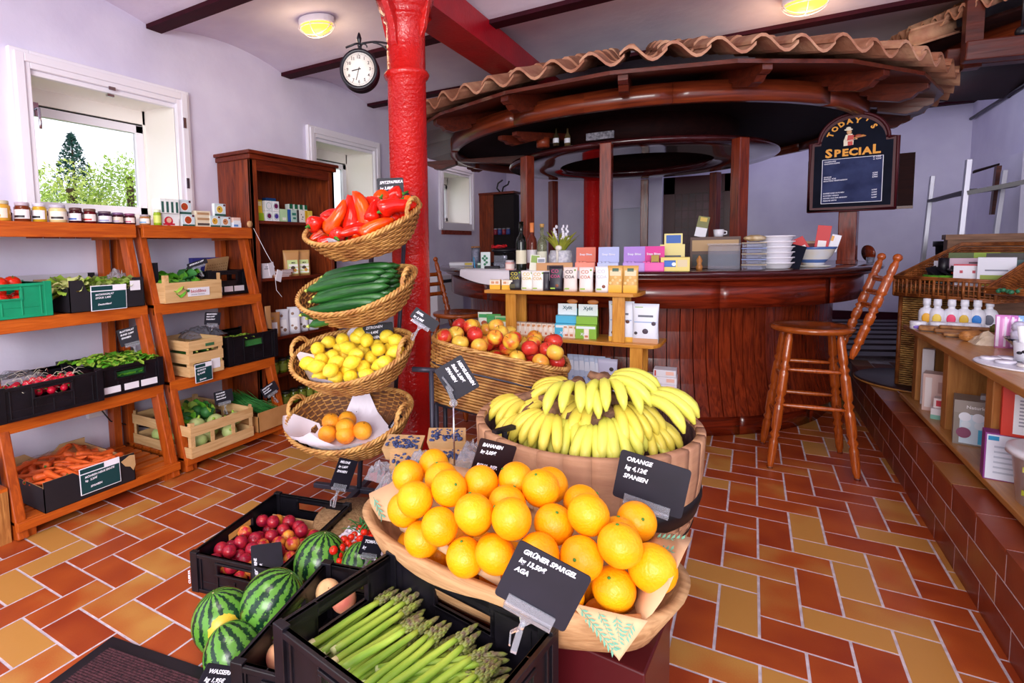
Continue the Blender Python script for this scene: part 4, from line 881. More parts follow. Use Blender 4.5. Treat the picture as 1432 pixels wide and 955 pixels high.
for k, (y, c, c2, hh) in enumerate([(2.72, '#c58a4a', '#d9821c', .16), (2.82, '#b98048', '#e0a030', .19), (2.93, '#d8d8e4', '#8a6a5a', .20), (3.03, '#dcdce8', '#9a7a6a', .21), (3.14, '#dedeea', '#6a5a4a', .19), (3.24, '#d4d6e4', '#a8b83a', .18)]):
    pouch('snack_pouch', ['brown pouch with orange flowers, leftmost on the lower cabinet shelf', 'brown pouch with a white figure label', 'silver white pouch with small brown nuts', 'tall silver white pouch in the lower cabinet', 'white pouch with dark spots next to the cucumber basket', 'white and green pouch partly behind the cucumber basket'][k], .10, .05, hh, (CXF-.05+.02*(k % 2), y, CL[2]), Q*.62+.12*((k % 3)-1), c, [(.25, .75, .15, .6, '#f0eff4')], spots=[(.4, .75, .012, c2), (.6, .2, .014, c2), (.35, .3, .01, c2)])
for k in range(7):
    jar('pickle_jar', 'green jar on the low cabinet shelf', .036, .11, (CXF-.05, 2.74+.085*k, CL[3]), '#6a7a1c', '#2a2a22', '#8a9a3a', group='green jars low in the cabinet'); jar('pickle_jar', 'green jar on the lowest cabinet shelf', .036, .11, (CXF-.05, 2.76+.085*k, CL[4]), '#5a6a1a', '#2a2a22', '#8a9a3a', group='green jars at the bottom of the cabinet')
o = MB(); 
for k in range(12): o.box(-3.1, -3.08, 2.44+k*.016, 2.45+k*.016, .80, .90)
for k in range(5): pouch('kraft_pouch', 'brown paper bag standing at the cabinet foot', .055, .05, .26, (-3.02-.0*k, 2.655+.006*k, .62), Q, '#b9885a', group='brown bags by the cabinet') if k == 0 else None
# --- clock on the column
t = thing('station_clock', 'round black double-sided wall clock on a curled bracket', 'clock', (-1.80, 2.265, 2.205)); t.scale = (.88, .88, .92)
yaw = math.radians(28)
def clock():
    R = rotm(0, 0, yaw); Mx = Matrix.Rotation(yaw, 4, 'Z')@Matrix.Rotation(PI/2, 4, 'X')
    dial = []
    def add(mb, name, m, lift=0):
        o = mb.build(name, m, dial[0] if dial and name in ('minute_marks', 'hands') else t)
        if o.parent is t: o.matrix_local = Mx
        if name == 'dial': dial.append(o)
        return o
    add(MB().lathe([(.0, -.05), (.088, -.05), (.112, -.045), (.115, -.03), (.104, -.02), (.104, .02), (.115, .03), (.112, .045), (.098, .05), (.092, .038), (0, .038)], 48), 'case', mat('clock_black', '#15131c', .3))
    add(MB().lathe([(0, .039), (.092, .039), (.092, .0395), (0, .0395)], 40), 'dial', mat('dial_cream', '#efe2d4', .5, '#f5efe8', nscale=8))
    nm = MB()
    for k in range(60):
        a = 2*PI*k/60; l = .005 if k % 5 else .008; nm.bar((.086*math.sin(a), .086*math.cos(a), .0402), ((.086-l)*math.sin(a), (.086-l)*math.cos(a), .0402), .0012 if k % 5 else .0022, .0006, side=(math.cos(a), -math.sin(a), 0))
    add(nm, 'minute_marks', 'clock_black')
    for k in range(1, 13):
        a = 2*PI*k/12; o = text(str(k), .024, 'clock_black', dial[0], T(.067*math.sin(a), .067*math.cos(a)-.008, .0402), align='CENTER', name='numeral', bold=.0004)
    hm = MB()
    for ang, l, wd in ((math.radians(196), .062, .004), (math.radians(258), .042, .006)):
        a = ang; hm.bar((-.012*math.sin(a), -.012*math.cos(a), .042), (l*math.sin(a), l*math.cos(a), .042), wd, .0012, side=(math.cos(a), -math.sin(a), 0))
    add(hm, 'hands', 'clock_black')
    b = MB().tube([(0, 0, .11), (0, 0, .15)], .008, 8).lathe([(0, .13), (.012, .14), (.006, .15), (.012, .165), (.015, .18), (.008, .205), (.001, .215)], 12)
    d = V((.165, .16, 0))
    arc = [d*(i/10)+V((0, 0, .15+.02*math.sin(PI*i/10))) for i in range(11)]; b.tube(arc, .006, 8)
    b.tube([d*-.35+V((0, 0, .125)), d*-.1+V((0, 0, .15)), V((0, 0, .155))], .006, 8)
    b.tube([d*(.35+.65*math.sin(i/10*PI/2))+V((0, 0, .165-.20*(1-math.cos(i/10*PI/2)))) for i in range(11)], .005, 8)
    for c_, rr in ((.86, .022), (.12, .018)):
        b.tube([d*(c_)+d.normalized()*(rr*math.cos(k*PI/6))+V((0, 0, .125 if c_ > .5 else .135))+V((0, 0, rr*math.sin(k*PI/6))) for k in range(11)], .0045, 6)
    b.bar(d*.98+V((0, 0, .19)), d*.98+V((0, 0, -.07)), .02, .006).build('bracket', 'clock_black', t)
clock()
# --- bulkhead lamps
def lamp(loc, rz, label):
    t = thing('ceiling_lamp', label, 'lamp', loc, rz)
    MB().prism([(.13*math.cos(a*PI/12), .085*math.sin(a*PI/12)) for a in range(24)], -.045, 0).build('base', 'white_paint', t, bevel=.006)
    MB().ball((0, 0, -.045), (.115, .075, .062), 24, 14).build('globe', mat('lamp_glass', '#ffba4c', .3, emit=1.0), t)
    c = MB()
    for yy in (-.03, .03): c.tube([(.125*math.cos(a*PI/12), yy, -.045-.068*math.sin(a*PI/12)) for a in range(13)], .0028, 6)
    c.tube([(0, .085*math.cos(a*PI/12), -.045-.066*math.sin(a*PI/12)) for a in range(13)], .0028, 6)
    c.tube([(.118*math.cos(a*PI/12), .08*math.sin(a*PI/12), -.062) for a in range(24)], .003, 6, closed=True).build('cage', 'chrome' if False else 'white_paint', t)
    l = bpy.data.lights.new('lamp_light', 'POINT'); l.energy = 3; l.color = (1, .78, .48); l.shadow_soft_size = .09; o = bpy.data.objects.new('lamp_light', l); C.objects.link(o); o.parent = t; o.location = (0, 0, -.17)
lamp((-2.585, 2.80, 2.835), .2, 'lit caged ceiling lamp left of the red column')
lamp((.25, 4.15, 2.812), .1, 'lit caged ceiling lamp above the tiled bar canopy')
# --- garden outside
mat('conifer', '#2f5a50', .8, '#1c3c38', nscale=3); mat('hedge_leaf', '#b4cc58', .7, '#7fa040', nscale=2); mat('hedge_leaf_b', '#d6dc7a', .7, '#9cb848', nscale=2); mat('bark', '#4a3626', .9)
def foliage(n, fn, size, rng, mb):
    for k in range(n):
        c = V(fn(rng)); a, b = V((rng.uniform(-1, 1), rng.uniform(-1, 1), rng.uniform(-1, 1))).normalized()*size*rng.uniform(.6, 1.4), V((rng.uniform(-1, 1), rng.uniform(-1, 1), rng.uniform(-1, 1))).normalized()*size*rng.uniform(.4, .9)
        mb.add([c-a, c+b*.6, c+a, c-b*.6], [(0, 1, 2, 3)])
rg = random.Random(11)
t = thing('conifer_tree', 'pointed dark conifer seen through the window', 'tree', (-15, 7.15, -1.0)); m = MB()
def cone(g): z = g.uniform(0, 1)**1.4; r = (1-z)**.8*1.1*g.uniform(.3, 1)+.02; a = g.uniform(0, 6.28); return (r*math.cos(a), r*math.sin(a), 2.0+z*3.35)
foliage(3000, cone, .065, rg, m); m.build('foliage', 'conifer', t); MB().tube([(0, 0, 0), (0, 0, 5.2)], [.12, .02], 8).build('trunk', 'bark', t)
for k, (x, y, h, r, mm) in enumerate([(-9.0, 3.5, 3.15, .8, 'hedge_leaf'), (-9.6, 4.5, 3.35, .85, 'hedge_leaf_b'), (-9.3, 5.3, 3.6, .8, 'hedge_leaf'), (-10.2, 6.6, 3.75, .9, 'hedge_leaf_b')]):
    t = thing('garden_shrub', ['light green shrub at the left of the window view', 'yellow-green shrub below the conifer', 'bright green shrub right of the conifer', 'yellow-green shrub at the right of the window view'][k], 'shrub', (x, y, -1)); m = MB()
    foliage(6500, lambda g: (lambda v: (v.x*r, v.y*r, h-.1+v.z*r*1.5-.9*r))(V((g.gauss(0, 1), g.gauss(0, 1), g.gauss(0, 1))).normalized()*g.uniform(.6, 1.05)), .04, rg, m)
    m.build('foliage', mm, t); MB().tube([(0, 0, 0), (0, 0, h)], .06, 8).build('trunk', 'bark', t)
m = MB().box(-60, -4.2, -30, 50, -1.05, -1.0); struct('floor_outside', m, mat('lawn', '#6f9040', .9, '#5a7a34', nscale=2))
# ================================================================ ROUND BAR WITH TILED CANOPY
BX, BY = -.96, 5.162
wood('bar_wood', '#8a3216', '#4c160c', 2, .25, 7, coat=.3); wood('bar_wood_h', '#641c10', '#380d0a', 0, .25, 6, coat=.3); wood('bar_top_wood', '#4a1c18', '#30100e', 0, .14, 5, coat=.5)
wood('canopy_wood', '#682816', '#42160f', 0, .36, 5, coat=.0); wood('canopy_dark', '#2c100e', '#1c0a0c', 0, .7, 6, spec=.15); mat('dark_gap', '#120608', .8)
def curved_wood(name, c1, c2, rough=.25, coat=.3, zs=22, ths=1.2):
    """grain that runs round the bar"""
    m, N, L, P = _new(name); tc = N.new('ShaderNodeTexCoord'); s = N.new('ShaderNodeSeparateXYZ'); L.new(tc.outputs['Object'], s.inputs[0])
    a = N.new('ShaderNodeMath'); a.operation = 'ARCTAN2'; L.new(s.outputs[0], a.inputs[0]); L.new(s.outputs[1], a.inputs[1])
    c = N.new('ShaderNodeCombineXYZ'); q = N.new('ShaderNodeMath'); q.operation = 'MULTIPLY'; q.inputs[1].default_value = ths*3; L.new(a.outputs[0], q.inputs[0]); L.new(q.outputs[0], c.inputs[0])
    z = N.new('ShaderNodeMath'); z.operation = 'MULTIPLY'; z.inputs[1].default_value = zs; L.new(s.outputs[2], z.inputs[0]); L.new(z.outputs[0], c.inputs[2])
    n = N.new('ShaderNodeTexNoise'); n.inputs['Scale'].default_value = 1.6; n.inputs['Detail'].default_value = 6; n.inputs['Distortion'].default_value = .8; L.new(c.outputs[0], n.inputs['Vector'])
    r = N.new('ShaderNodeValToRGB'); r.color_ramp.elements[0].position = .32; r.color_ramp.elements[1].position = .7; r.color_ramp.elements[0].color = lin(c1); r.color_ramp.elements[1].color = lin(c2)
    L.new(n.outputs['Fac'], r.inputs[0]); L.new(r.outputs[0], P.inputs['Base Color']); P.inputs['Roughness'].default_value = rough; P.inputs['Coat Weight'].default_value = coat; P.inputs['Coat Roughness'].default_value = .1
curved_wood('skirt_wood', '#862a12', '#48120a'); curved_wood('ring_wood', '#8a3a1c', '#561c10', .28, .25, 26, .8); curved_wood('top_ring_wood', '#45181a', '#2c0e10', .12, .5, 2, .8)
bar = thing('round_bar', 'large round dark red wooden bar counter with vertical staves', 'bar counter', (BX, BY, 0))
A0, A1 = math.radians(-202), math.radians(22)      # the far side stays open for the staff
MB().lathe([(1.20, 1.068), (1.78, 1.068), (1.80, 1.076), (1.805, 1.088), (1.80, 1.10), (1.79, 1.106), (1.20, 1.106)], 96, a0=A0, a1=A1, close=True).build('counter_top', 'top_ring_wood', bar)
MB().lathe([(1.70, 1.045), (1.735, 1.045), (1.745, 1.068), (1.70, 1.068)], 96, a0=A0, a1=A1, close=True).build('moulding', 'skirt_wood', bar)
sk = MB()
for k in range(8):
    a = A0+(A1-A0)*k/8; sk.lathe([(1.655, .872), (1.69, .872), (1.69, 1.05), (1.655, 1.05)], 14, a0=a+.0012, a1=a+(A1-A0)/8-.0012, close=True)
sk.build('skirt', 'skirt_wood', bar)
st = MB(); n = 72
for k in range(n):
    a = A0+(A1-A0)*k/n; seg = (A1-A0)/n
    prof = [(1.515, .90), (1.510, .70), (1.520, .52), (1.545, .36), (1.575, .24), (1.60, .155), (1.56, .155), (1.49, .52), (1.48, .90)]
    st.lathe(prof, 3, a0=a+.0022, a1=a+seg-.0022, close=True, sm=False)
st.build('staves', 'bar_wood', bar)
MB().lathe([(1.40, .90), (1.40, .0), (1.50, .0), (1.49, .5), (1.47, .9)], 72, a0=A0, a1=A1, close=True).build('backing', 'dark_gap', bar)
kb = MB()
for k in range(9):
    a = A0+(A1-A0)*k/9; kb.lathe([(1.44, 0), (1.512, 0), (1.512, .15), (1.44, .15)], 12, a0=a+.0015, a1=a+(A1-A0)/9-.0015, close=True)
kb.build('kickboard', 'skirt_wood', bar)
MB().lathe([(0, .005), (1.42, .005), (1.42, .012), (0, .012)], 48).lathe([(1.2, .85), (1.42, .85), (1.42, .87), (1.2, .87)], 60, a0=A0, a1=A1, close=True).build('inner_shelf', 'canopy_dark', bar)
def bar_at(px, py, z): p = ZP(px, py, z); return p
# --- canopy
can = thing('bar_canopy', 'round canopy over the bar with a rim of wavy terracotta roof tiles', 'canopy', (BX, BY, 0))
mat('roof_tile', '#b98468', .75, '#9a6248', nscale=9, bump=.4, bscale=40, detail=5); mat('roof_tile_b', '#c79878', .75, '#a8705a', nscale=11, bump=.4, bscale=40)
def tiles(R0, z0, slope, n, a0, a1, rows=4, L_=.30, seed=1, amp=.041):
    g = random.Random(seed); mb = MB(); q = 10; th = .017
    for r in range(rows):
        Ro = R0-r*L_*.86*math.cos(slope); zo = z0+r*L_*.86*math.sin(slope)
        for k in range(n):
            a = a0+(a1-a0)*k/n; da = (a1-a0)/n; jit = g.uniform(-.012, .012); lift = g.uniform(0, .006)+.012; ph = g.uniform(-.1, .1)
            vs = []
            for layer in (0, 1):
                for e in (0, 1):
                    R = Ro+jit-e*L_*math.cos(slope); z = zo+e*L_*math.sin(slope)+lift*(1-e)
                    for i in range(q+1):
                        u = i/q; ang = a+da*(u*1.12-.06); w_ = amp*math.sin(2*PI*(u+.02)+ph)*(.92 if e else 1)+.004*layer*0
                        ww = w_ + (th if layer else 0); vs.append((R*math.cos(ang), R*math.sin(ang), z+ww))
            m = q+1; fs = []
            for i in range(q):
                fs.append((i, i+1, m+i+1, m+i)); fs.append((2*m+i, 3*m+i, 3*m+i+1, 2*m+i+1)); fs.append((i, 2*m+i, 2*m+i+1, i+1)); fs.append((m+i, m+i+1, 3*m+i+1, 3*m+i))
            fs += [(0, m, 3*m, 2*m), (q, 2*m+q, 3*m+q, m+q)]
            mb.add(vs, fs, g.randrange(2), False)
    return mb
tiles(2.125, 2.272, .34, 62, 0, 2*PI, 4).build('roof_tiles', ['roof_tile', 'roof_tile_b'], can)
# boarding, fascia, rafters, beams
zr = 2.245
bd = MB(); nb = 20
for k in range(nb):
    a = 2*PI*k/nb+.12; b = a+2*PI/nb; ro = 2.06; ri = .5
    P = [(ro*math.cos(a), ro*math.sin(a), zr-.022), (ro*math.cos(b), ro*math.sin(b), zr-.022), (ri*math.cos(b), ri*math.sin(b), zr+.30), (ri*math.cos(a), ri*math.sin(a), zr+.30)]
    bd.add(P+[(x, y, z+.022) for x, y, z in P], [(0, 3, 2, 1), (4, 5, 6, 7), (0, 1, 5, 4), (2, 3, 7, 6)])
bd.build('roof_boarding', 'canopy_wood', can)
rb = MB()
for k in range(10):
    a = 2*PI*k/10; rb.lathe([(1.62, 2.13), (1.68, 2.13), (1.68, 2.25), (1.62, 2.25)], 10, a0=a+.001, a1=a+2*PI/10-.001, close=True)
rb.build('ring_beam', 'ring_wood', can)
def rafter(a, r0, r1, z0, h=.085, w_=.055, rise=.155, nm='rafter', m='canopy_wood'):
    d = V((math.cos(a), math.sin(a), 0)); s = V((-math.sin(a), math.cos(a), 0)); L_ = r1-r0
    pts = [(0, rise), (L_, 0), (L_, -h*.45), (L_-.03, -h*.62), (L_-.05, -h*.62), (L_-.08, -h*.95), (L_-.10, -h*.95), (L_-.14, -h*1.05), (L_-.3, -h*1.0+.04), (0, rise-h)]
    M_ = Matrix(((d.x, 0, s.x, d.x*r0), (d.y, 0, s.y, d.y*r0), (0, 1, 0, z0), (0, 0, 0, 1)))
    top = [p for p in pts]
    mb = MB()
    mb.prism([pts[0], pts[1], pts[2], pts[3], (L_-.3, -h*.55+.03), (0, rise-h)][::-1], -w_/2, w_/2, M=M_)
    mb.prism([pts[3], pts[4], pts[5], pts[6], pts[7], pts[8], (L_-.3, -h*.55+.03)][::-1], -w_/2, w_/2, M=M_)
    return mb
for px in (607, 705, 871, 1073, 1240, 1300):
    # heading of each rafter end seen under the eaves
    d = ray(px, 110); a_ = d.x**2+d.y**2; b_ = -2*(d.x*BX+d.y*BY); c_ = BX**2+BY**2-2.02**2; disc = b_*b_-4*a_*c_
    if disc < 0: continue
    t_ = (-b_-math.sqrt(disc))/(2*a_); P = V((d.x*t_, d.y*t_)); an = math.atan2(P.y-BY, P.x-BX)
    rafter(an, 1.3, 2.02, 2.235).build('rafter', 'canopy_wood', can, bevel=.003)
for k in range(7): rafter(math.radians(10+26*k), 1.3, 2.02, 2.235).build('rafter', 'canopy_wood', can)
# hanging shelf disc and its brackets
MB().lathe([(0.66, 2.0), (1.12, 2.0), (1.135, 2.012), (1.135, 2.03), (1.12, 2.042), (0.66, 2.042)], 72, close=True).build('hanging_shelf', 'top_ring_wood', can)
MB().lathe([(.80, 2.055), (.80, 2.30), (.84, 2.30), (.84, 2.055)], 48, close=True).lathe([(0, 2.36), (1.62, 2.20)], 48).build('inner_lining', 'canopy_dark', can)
for an in (-118, -112): rafter(math.radians(an), .95, 1.55, 2.12, .06, .045, .05).build('bracket', 'canopy_wood', can, bevel=.002)
MB().box(-.10, .10, -.012, .012, 0, .052).build('beam_plate', mat('plate_grey', '#4a4650', .4, '#8a8690', nscale=60), can).matrix_local = T(-.03, -1.13, 2.05)
for px, zz in ((607, 2.02), (1150, 2.10)):
    pass
rafter(math.radians(-166), 1.0, 1.98, 2.15, .085, .09, .0).build('rafter', 'canopy_wood', can, bevel=.003)
rafter(math.radians(-7), 1.3, 2.02, 2.235, .085, .07).build('rafter', 'canopy_wood', can, bevel=.003)
# posts standing on the counter
def post(px, R, z0, z1, w_=.085, label='', py=370, lowr=None):
    d = ray(px, py); a_ = d.x**2+d.y**2; b_ = -2*(d.x*BX+d.y*BY); c_ = BX**2+BY**2-R*R; t_ = (-b_-math.sqrt(b_*b_-4*a_*c_))/(2*a_)
    x, y = d.x*t_, d.y*t_; an = math.atan2(y-BY, x-BX); t = thing('bar_post', label, 'post', (x, y, z0), an)
    MB().box(-w_/2, w_/2, -w_/2, w_/2, 0, z1-z0).build('shaft', 'bar_wood', t, bevel=.006)
    MB().box(-w_/2-.004, w_/2+.004, -w_/2-.004, w_/2+.004, 0, .03).build('foot', 'bar_wood', t, bevel=.003)
    return x, y, t
post(738, 1.22, 1.108, 2.0, .082, 'leftmost square wooden post standing on the bar counter')
post(847, 1.22, 1.108, 2.0, .082, 'square wooden post on the bar behind the pastel boxes')
post(1031, 1.22, 1.108, 2.0, .082, 'square wooden post on the bar beside the stack of white bowls')
sx, sy, _ = post(1184, 1.60, 1.108, 2.13, .105, 'thick wooden post carrying the specials blackboard')
for an, lb in ((60, 'far left wooden post of the bar seen against the back wall'), (95, 'far wooden post of the bar'), (145, 'wooden post at the far left side of the bar')):
    a = math.radians(an); t = thing('bar_post', lb, 'post', (BX+1.22*math.cos(a), BY+1.22*math.sin(a), 1.0), a); MB().box(-.04, .04, -.04, .04, -1.0, 1.0).build('shaft', 'bar_wood', t, bevel=.005)
# --- specials board
ax = math.atan2(sy-BY, sx-BX); yw = face_yaw((sx, sy))*.55
bp = V((sx, sy, 0))+V((math.sin(yw), -math.cos(yw), 0))*.085
t = thing('specials_board', 'arched maroon framed blackboard with yellow Today’s Special lettering', 'sign', (bp.x, bp.y, 1.478), yw-.03); t.scale = (1.12, 1, 1.06)
Mf = Matrix(((1, 0, 0, 0), (0, 0, 1, 0), (0, 1, 0, 0), (0, 0, 0, 1)))
def outline(w_, zsh, r, k=14):
    return [(-w_, 0), (w_, 0), (w_, zsh)]+[(r*math.cos(i*PI/k), zsh+.0+(r*.98)*math.sin(i*PI/k)) for i in range(k+1)]+[(-w_, zsh)]
mat('frame_maroon', '#4a141c', .45, spec=.3); mat('board_navy', '#12141f', .8, '#171a28', nscale=6, spec=.1); mat('chalk_field', '#2c3152', .9, '#3e466c', nscale=9, spec=.1); mat('gold_paint', '#f0a020', .5)
def arch(mb, w_, z0, zsh, r, y0, y1, m=0):
    mb.box(-w_, w_, y0, y1, z0, zsh, m); mb.prism([(r*math.cos(i*PI/18), zsh+r*math.sin(i*PI/18)) for i in range(19)], y0, y1, m, M=Mf)
m = MB(); arch(m, .222, 0, .462, .178, -.018, .018); m.build('frame', 'frame_maroon', t, bevel=.007)
m = MB(); arch(m, .192, .032, .44, .158, -.0215, -.017); sbd = m.build('board', 'board_navy', t)
m = MB(); rim = [(-.222, 0), (.222, 0), (.222, .462), (.178, .462)]+[(.178*math.cos(i*PI/16), .462+.178*math.sin(i*PI/16)) for i in range(17)]+[(-.222, .462)]
m.tube([(x*.965, -.020, .012+z*.965) for x, z in rim], .010, 8, closed=True).build('moulding', 'frame_maroon', t)
MB().box(-.148, .148, -.0222, -.0216, .058, .345).build('chalk_field', 'chalk_field', sbd)
b = MB()
for (x0, x1, z0, z1) in ((-.150, .150, .056, .059), (-.150, .150, .344, .347), (-.150, -.147, .056, .347), (.147, .150, .056, .347)): b.box(x0, x1, -.0227, -.0220, z0, z1)
b.build('white_border', 'chalk', sbd)
for k, ch in enumerate("TODAY'S"):
    a = math.radians(158-k*19.4-(5 if k > 5 else 0)); r = .108; text(ch, .042, 'gold_paint', sbd, T(r*math.cos(a), -.0232, .462+r*math.sin(a)-.002, FACE@rotm(0, 0, a-PI/2)), align='CENTER', bold=.0020)
for ch, sz, x in (('S', .076, -.118), ('P', .062, -.075), ('E', .062, -.036), ('C', .062, .004), ('I', .062, .036), ('A', .062, .070), ('L', .080, .114)): text(ch, sz, 'gold_paint', sbd, T(x, -.0232, .360+.002*(ch != 'S'), FACE), align='CENTER', bold=.0028)
for z, s, s2 in ((.335, 'TAGESSUPPE', 'kl. 3,50€'), (.322, 'GULASCH SUPPE', 'gr. 4,50€'), (.235, 'QUICHE', '4,20€'), (.222, 'WAFFEL SÜSS', '3,80€'), (.209, 'RIGATONI VEGETARISCH', '8,90€'), (.128, 'KAFFEE UND KUCHEN', '6,50€'), (.112, 'KUCHEN VEGAN', '3,20€'), (.096, 'HONIG AUS DER REGION', '5,90€'), (.080, 'FRISCHE SÄFTE', '4,40€')):
    text(s, .0105, 'chalk', sbd, T(-.140, -.0226, z-.008, FACE@rotm(0, 0, .03)), shear=.2, bold=.0003); text(s2, .0105, 'chalk', sbd, T(.10, -.0226, z+.0, FACE@rotm(0, 0, .03)), shear=.2, bold=.0003)
fig = MB(); y = -.0235
fig.ball((-.02, y, .512), (.013, .002, .015), 12, 8, 1).ball((-.024, y-.001, .528), (.022, .002, .007), 12, 6, 0).ball((-.024, y-.001, .536), (.013, .002, .010), 12, 6, 0)
fig.prism([(-.045, .425), (.002, .428), (.004, .47), (-.005, .50), (-.036, .495), (-.046, .46)], y-.002, y, 0, M=Mf).prism([(-.03, .455), (.003, .455), (.004, .49), (-.026, .492)], y-.003, y-.002, 2, M=Mf).prism([(-.025, .425), (.0, .427), (-.002, .452), (-.026, .452)], y-.003, y-.002, 2, M=Mf)
fig.bar((-.04, y-.003, .475), (-.028, y-.003, .452), .012, .002, m=0).bar((-.03, y-.003, .455), (.012, y-.003, .462), .010, .002, m=0).ball((.016, y-.003, .464), (.006, .002, .005), 8, 5, 1)
fig.bar((.0, y-.004, .470), (.062, y-.004, .478), .002, .006, m=3).ball((.025, y-.004, .482), (.018, .002, .010), 10, 6, 4).ball((.045, y-.004, .480), (.012, .002, .007), 10, 6, 3)
fig.build('painted_cook', [pmat('#efe4cc'), pmat('#e0a878'), pmat('#c8281e'), pmat('#c87a28'), pmat('#a8441c')], sbd)
t = thing('notice_panel', 'dark brown wooden panel behind the specials blackboard', 'panel', (sx+.05, sy+.35, 1.50), yw); MB().box(-.275, .36, -.01, .01, 0, .40).build('board', 'canopy_dark', t)
MB().box(-.275, .36, -.014, -.01, 0, .02).build('lower_rail', 'canopy_wood', t); t['label'] = 'dark brown wooden panel behind the specials blackboard'; MB().box(-.03, .03, .0, .02, -.39, .0).build('strut', 'canopy_dark', t)
# --- things on the counter
BZ = 1.107
def on_bar(px, py):
    # a point on the counter on the heading of picture column px; py only says front, middle or back of the counter
    R = 1.70 if py >= 368 else (1.60 if py >= 364 else (1.48 if py >= 358 else 1.32))
    d = ray(px, py); a_ = d.x**2+d.y**2; b_ = -2*(d.x*BX+d.y*BY); c_ = BX**2+BY**2-R*R; q_ = b_*b_-4*a_*c_
    t_ = (-b_-math.sqrt(max(0, q_)))/(2*a_); return V((d.x*t_, d.y*t_, BZ))
def yawp(p, f=1): return face_yaw(p)*f
def bbox(name, lb, px, py, W, D, Hh, base, panels=(), txt=(), dz=0, rz=None, **kw):
    p = on_bar(px, py); y = yawp(p, .8) if rz is None else rz; q = p+V((-math.sin(y), math.cos(y), 0))*D/2
    if (q.x-BX)**2+(q.y-BY)**2 < 1.25**2: q = p
    return pack_box(name, lb, W, D, Hh, (q.x, q.y, BZ+dz), y, base, panels, txt, **kw)
def paste(lb, px, py, c, c2, px2=None):
    t = bbox('snack_box', lb, px, py, .13, .10, .055, c, [(.04, .96, .1, .9, c2)]); MB().hexa([(-.065, .05, .053), (.065, .05, .053), (.065, .055, .053), (-.065, .055, .053), (-.065, .08, .155), (.065, .08, .155), (.065, .085, .155), (-.065, .085, .155)]).build('lid', pmat(c), t)
    text('Snap Bites', .020, 'chalk', t, T(0, .0555, .10, FACE@rotm(-.28, 0, 0)), align='CENTER', bold=.0004)
    for i in range(6): MB().box(-.058+.023*i, -.040+.023*i, -.045, .04, .050, .060).build('bar', pmat(c2), t) if i < 3 else None
    return t
paste('coral display box of bars on the bar, leftmost of the pastel boxes', 818, 366, '#e8806a', '#f0917a'); paste('pale blue display box of bars, second of the pastel boxes', 850, 368, '#b8c0ea', '#c8d0f0')
paste('lilac display box of bars, third of the pastel boxes', 886, 370, '#b088d8', '#c09ae0'); paste('magenta display box of bars, rightmost of the pastel boxes', 913, 370, '#e0409a', '#e85aac')
t = bbox('display_box', 'yellow display box with a blue label, front of the yellow pair', 944, 370, .165, .10, .085, '#e6d070', [(.12, .52, .3, .78, '#1f5ab0'), (.58, .92, .3, .82, '#dcc8a0'), (.12, .4, .38, .68, '#2a6ac8')]); disc_panel(t, .165, .10, .085, .46, .5, .012, '#e8eef4', .002)
bbox('display_box', 'small dark and yellow box beside the yellow displays', 916, 368, .045, .10, .10, '#a88a20', [(.1, .9, .1, .6, '#3a3010')])
t = bbox('display_card', 'tall yellow card with blue panel standing on the yellow boxes', 940, 362, .15, .05, .165, '#e8d88a', [(.02, .98, .0, .03, '#d8c470'), (.1, .85, .50, .56, '#3a4050')], rz=None); MB().box(-.05, .06, -.01, .0, .16, .235).build('top_card', pmat('#e8d88a'), t); MB().box(-.038, .05, -.012, -.01, .172, .225).build('blue_panel', pmat('#1f5ab0'), t)
bbox('wooden_box', 'small dark wooden box with wine glass stem on the bar', 995, 352, .26, .16, .10, '#3a1a12', [(.05, .95, .1, .9, '#5a2c18')], dz=.0)
t = bbox('pastry_tray', 'wooden tray stand with a wrapped loaf on the bar', 1000, 350, .30, .20, .21, '#4a2414', [(.05, .95, .08, .45, '#1c0c0a'), (.04, .96, .55, .9, '#b08a5a')])
t = bbox('leaflet', 'small leaflet in a holder on top of the tray stand', 978, 350, .07, .01, .14, '#d8d8e0', [(.0, 1, .45, 1, '#6a6a2a'), (.2, .8, .75, .95, '#c8a83a')], dz=.212); t.rotation_euler = (-.1, .2, yawp(t.location))
p = on_bar(1003, 350); t = thing('coffee_cup', 'small white cup standing on top of the tray stand', 'cup', (p.x, p.y+.12, BZ+.212)); MB().lathe([(0, 0), (.028, 0), (.032, .02), (.034, .05), (.031, .05), (.029, .02), (0, .006)], 20).build('cup', 'white_paint', t); MB().tube([(.03, 0, .04), (.05, 0, .035), (.05, 0, .018), (.031, 0, .014)], .004, 6).build('handle', 'white_paint', t)
p = on_bar(1012, 366); t = thing('plastic_tub', 'clear plastic tub beside the wooden post', 'tub', (p.x, p.y+.05, BZ+.035)); MB().box(-.09, .09, -.06, .06, -.035, .12).build('tub', mat('clear_plastic', '#d8dcf0', .1, trans=.8, ior=1.2, alpha=.55), t, bevel=.01); MB().box(-.094, .094, -.064, .064, .12, .13).build('lid', 'clear_plastic', t)
p = on_bar(978, 367); t = thing('wooden_pepper_mill', 'small turned wooden mill on the bar', 'mill', (p.x, p.y, BZ)); MB().lathe([(0, 0), (.018, 0), (.02, .02), (.012, .04), (.018, .06), (.012, .075), (.004, .09), (0, .092)], 16).build('body', 'post_wood', t)
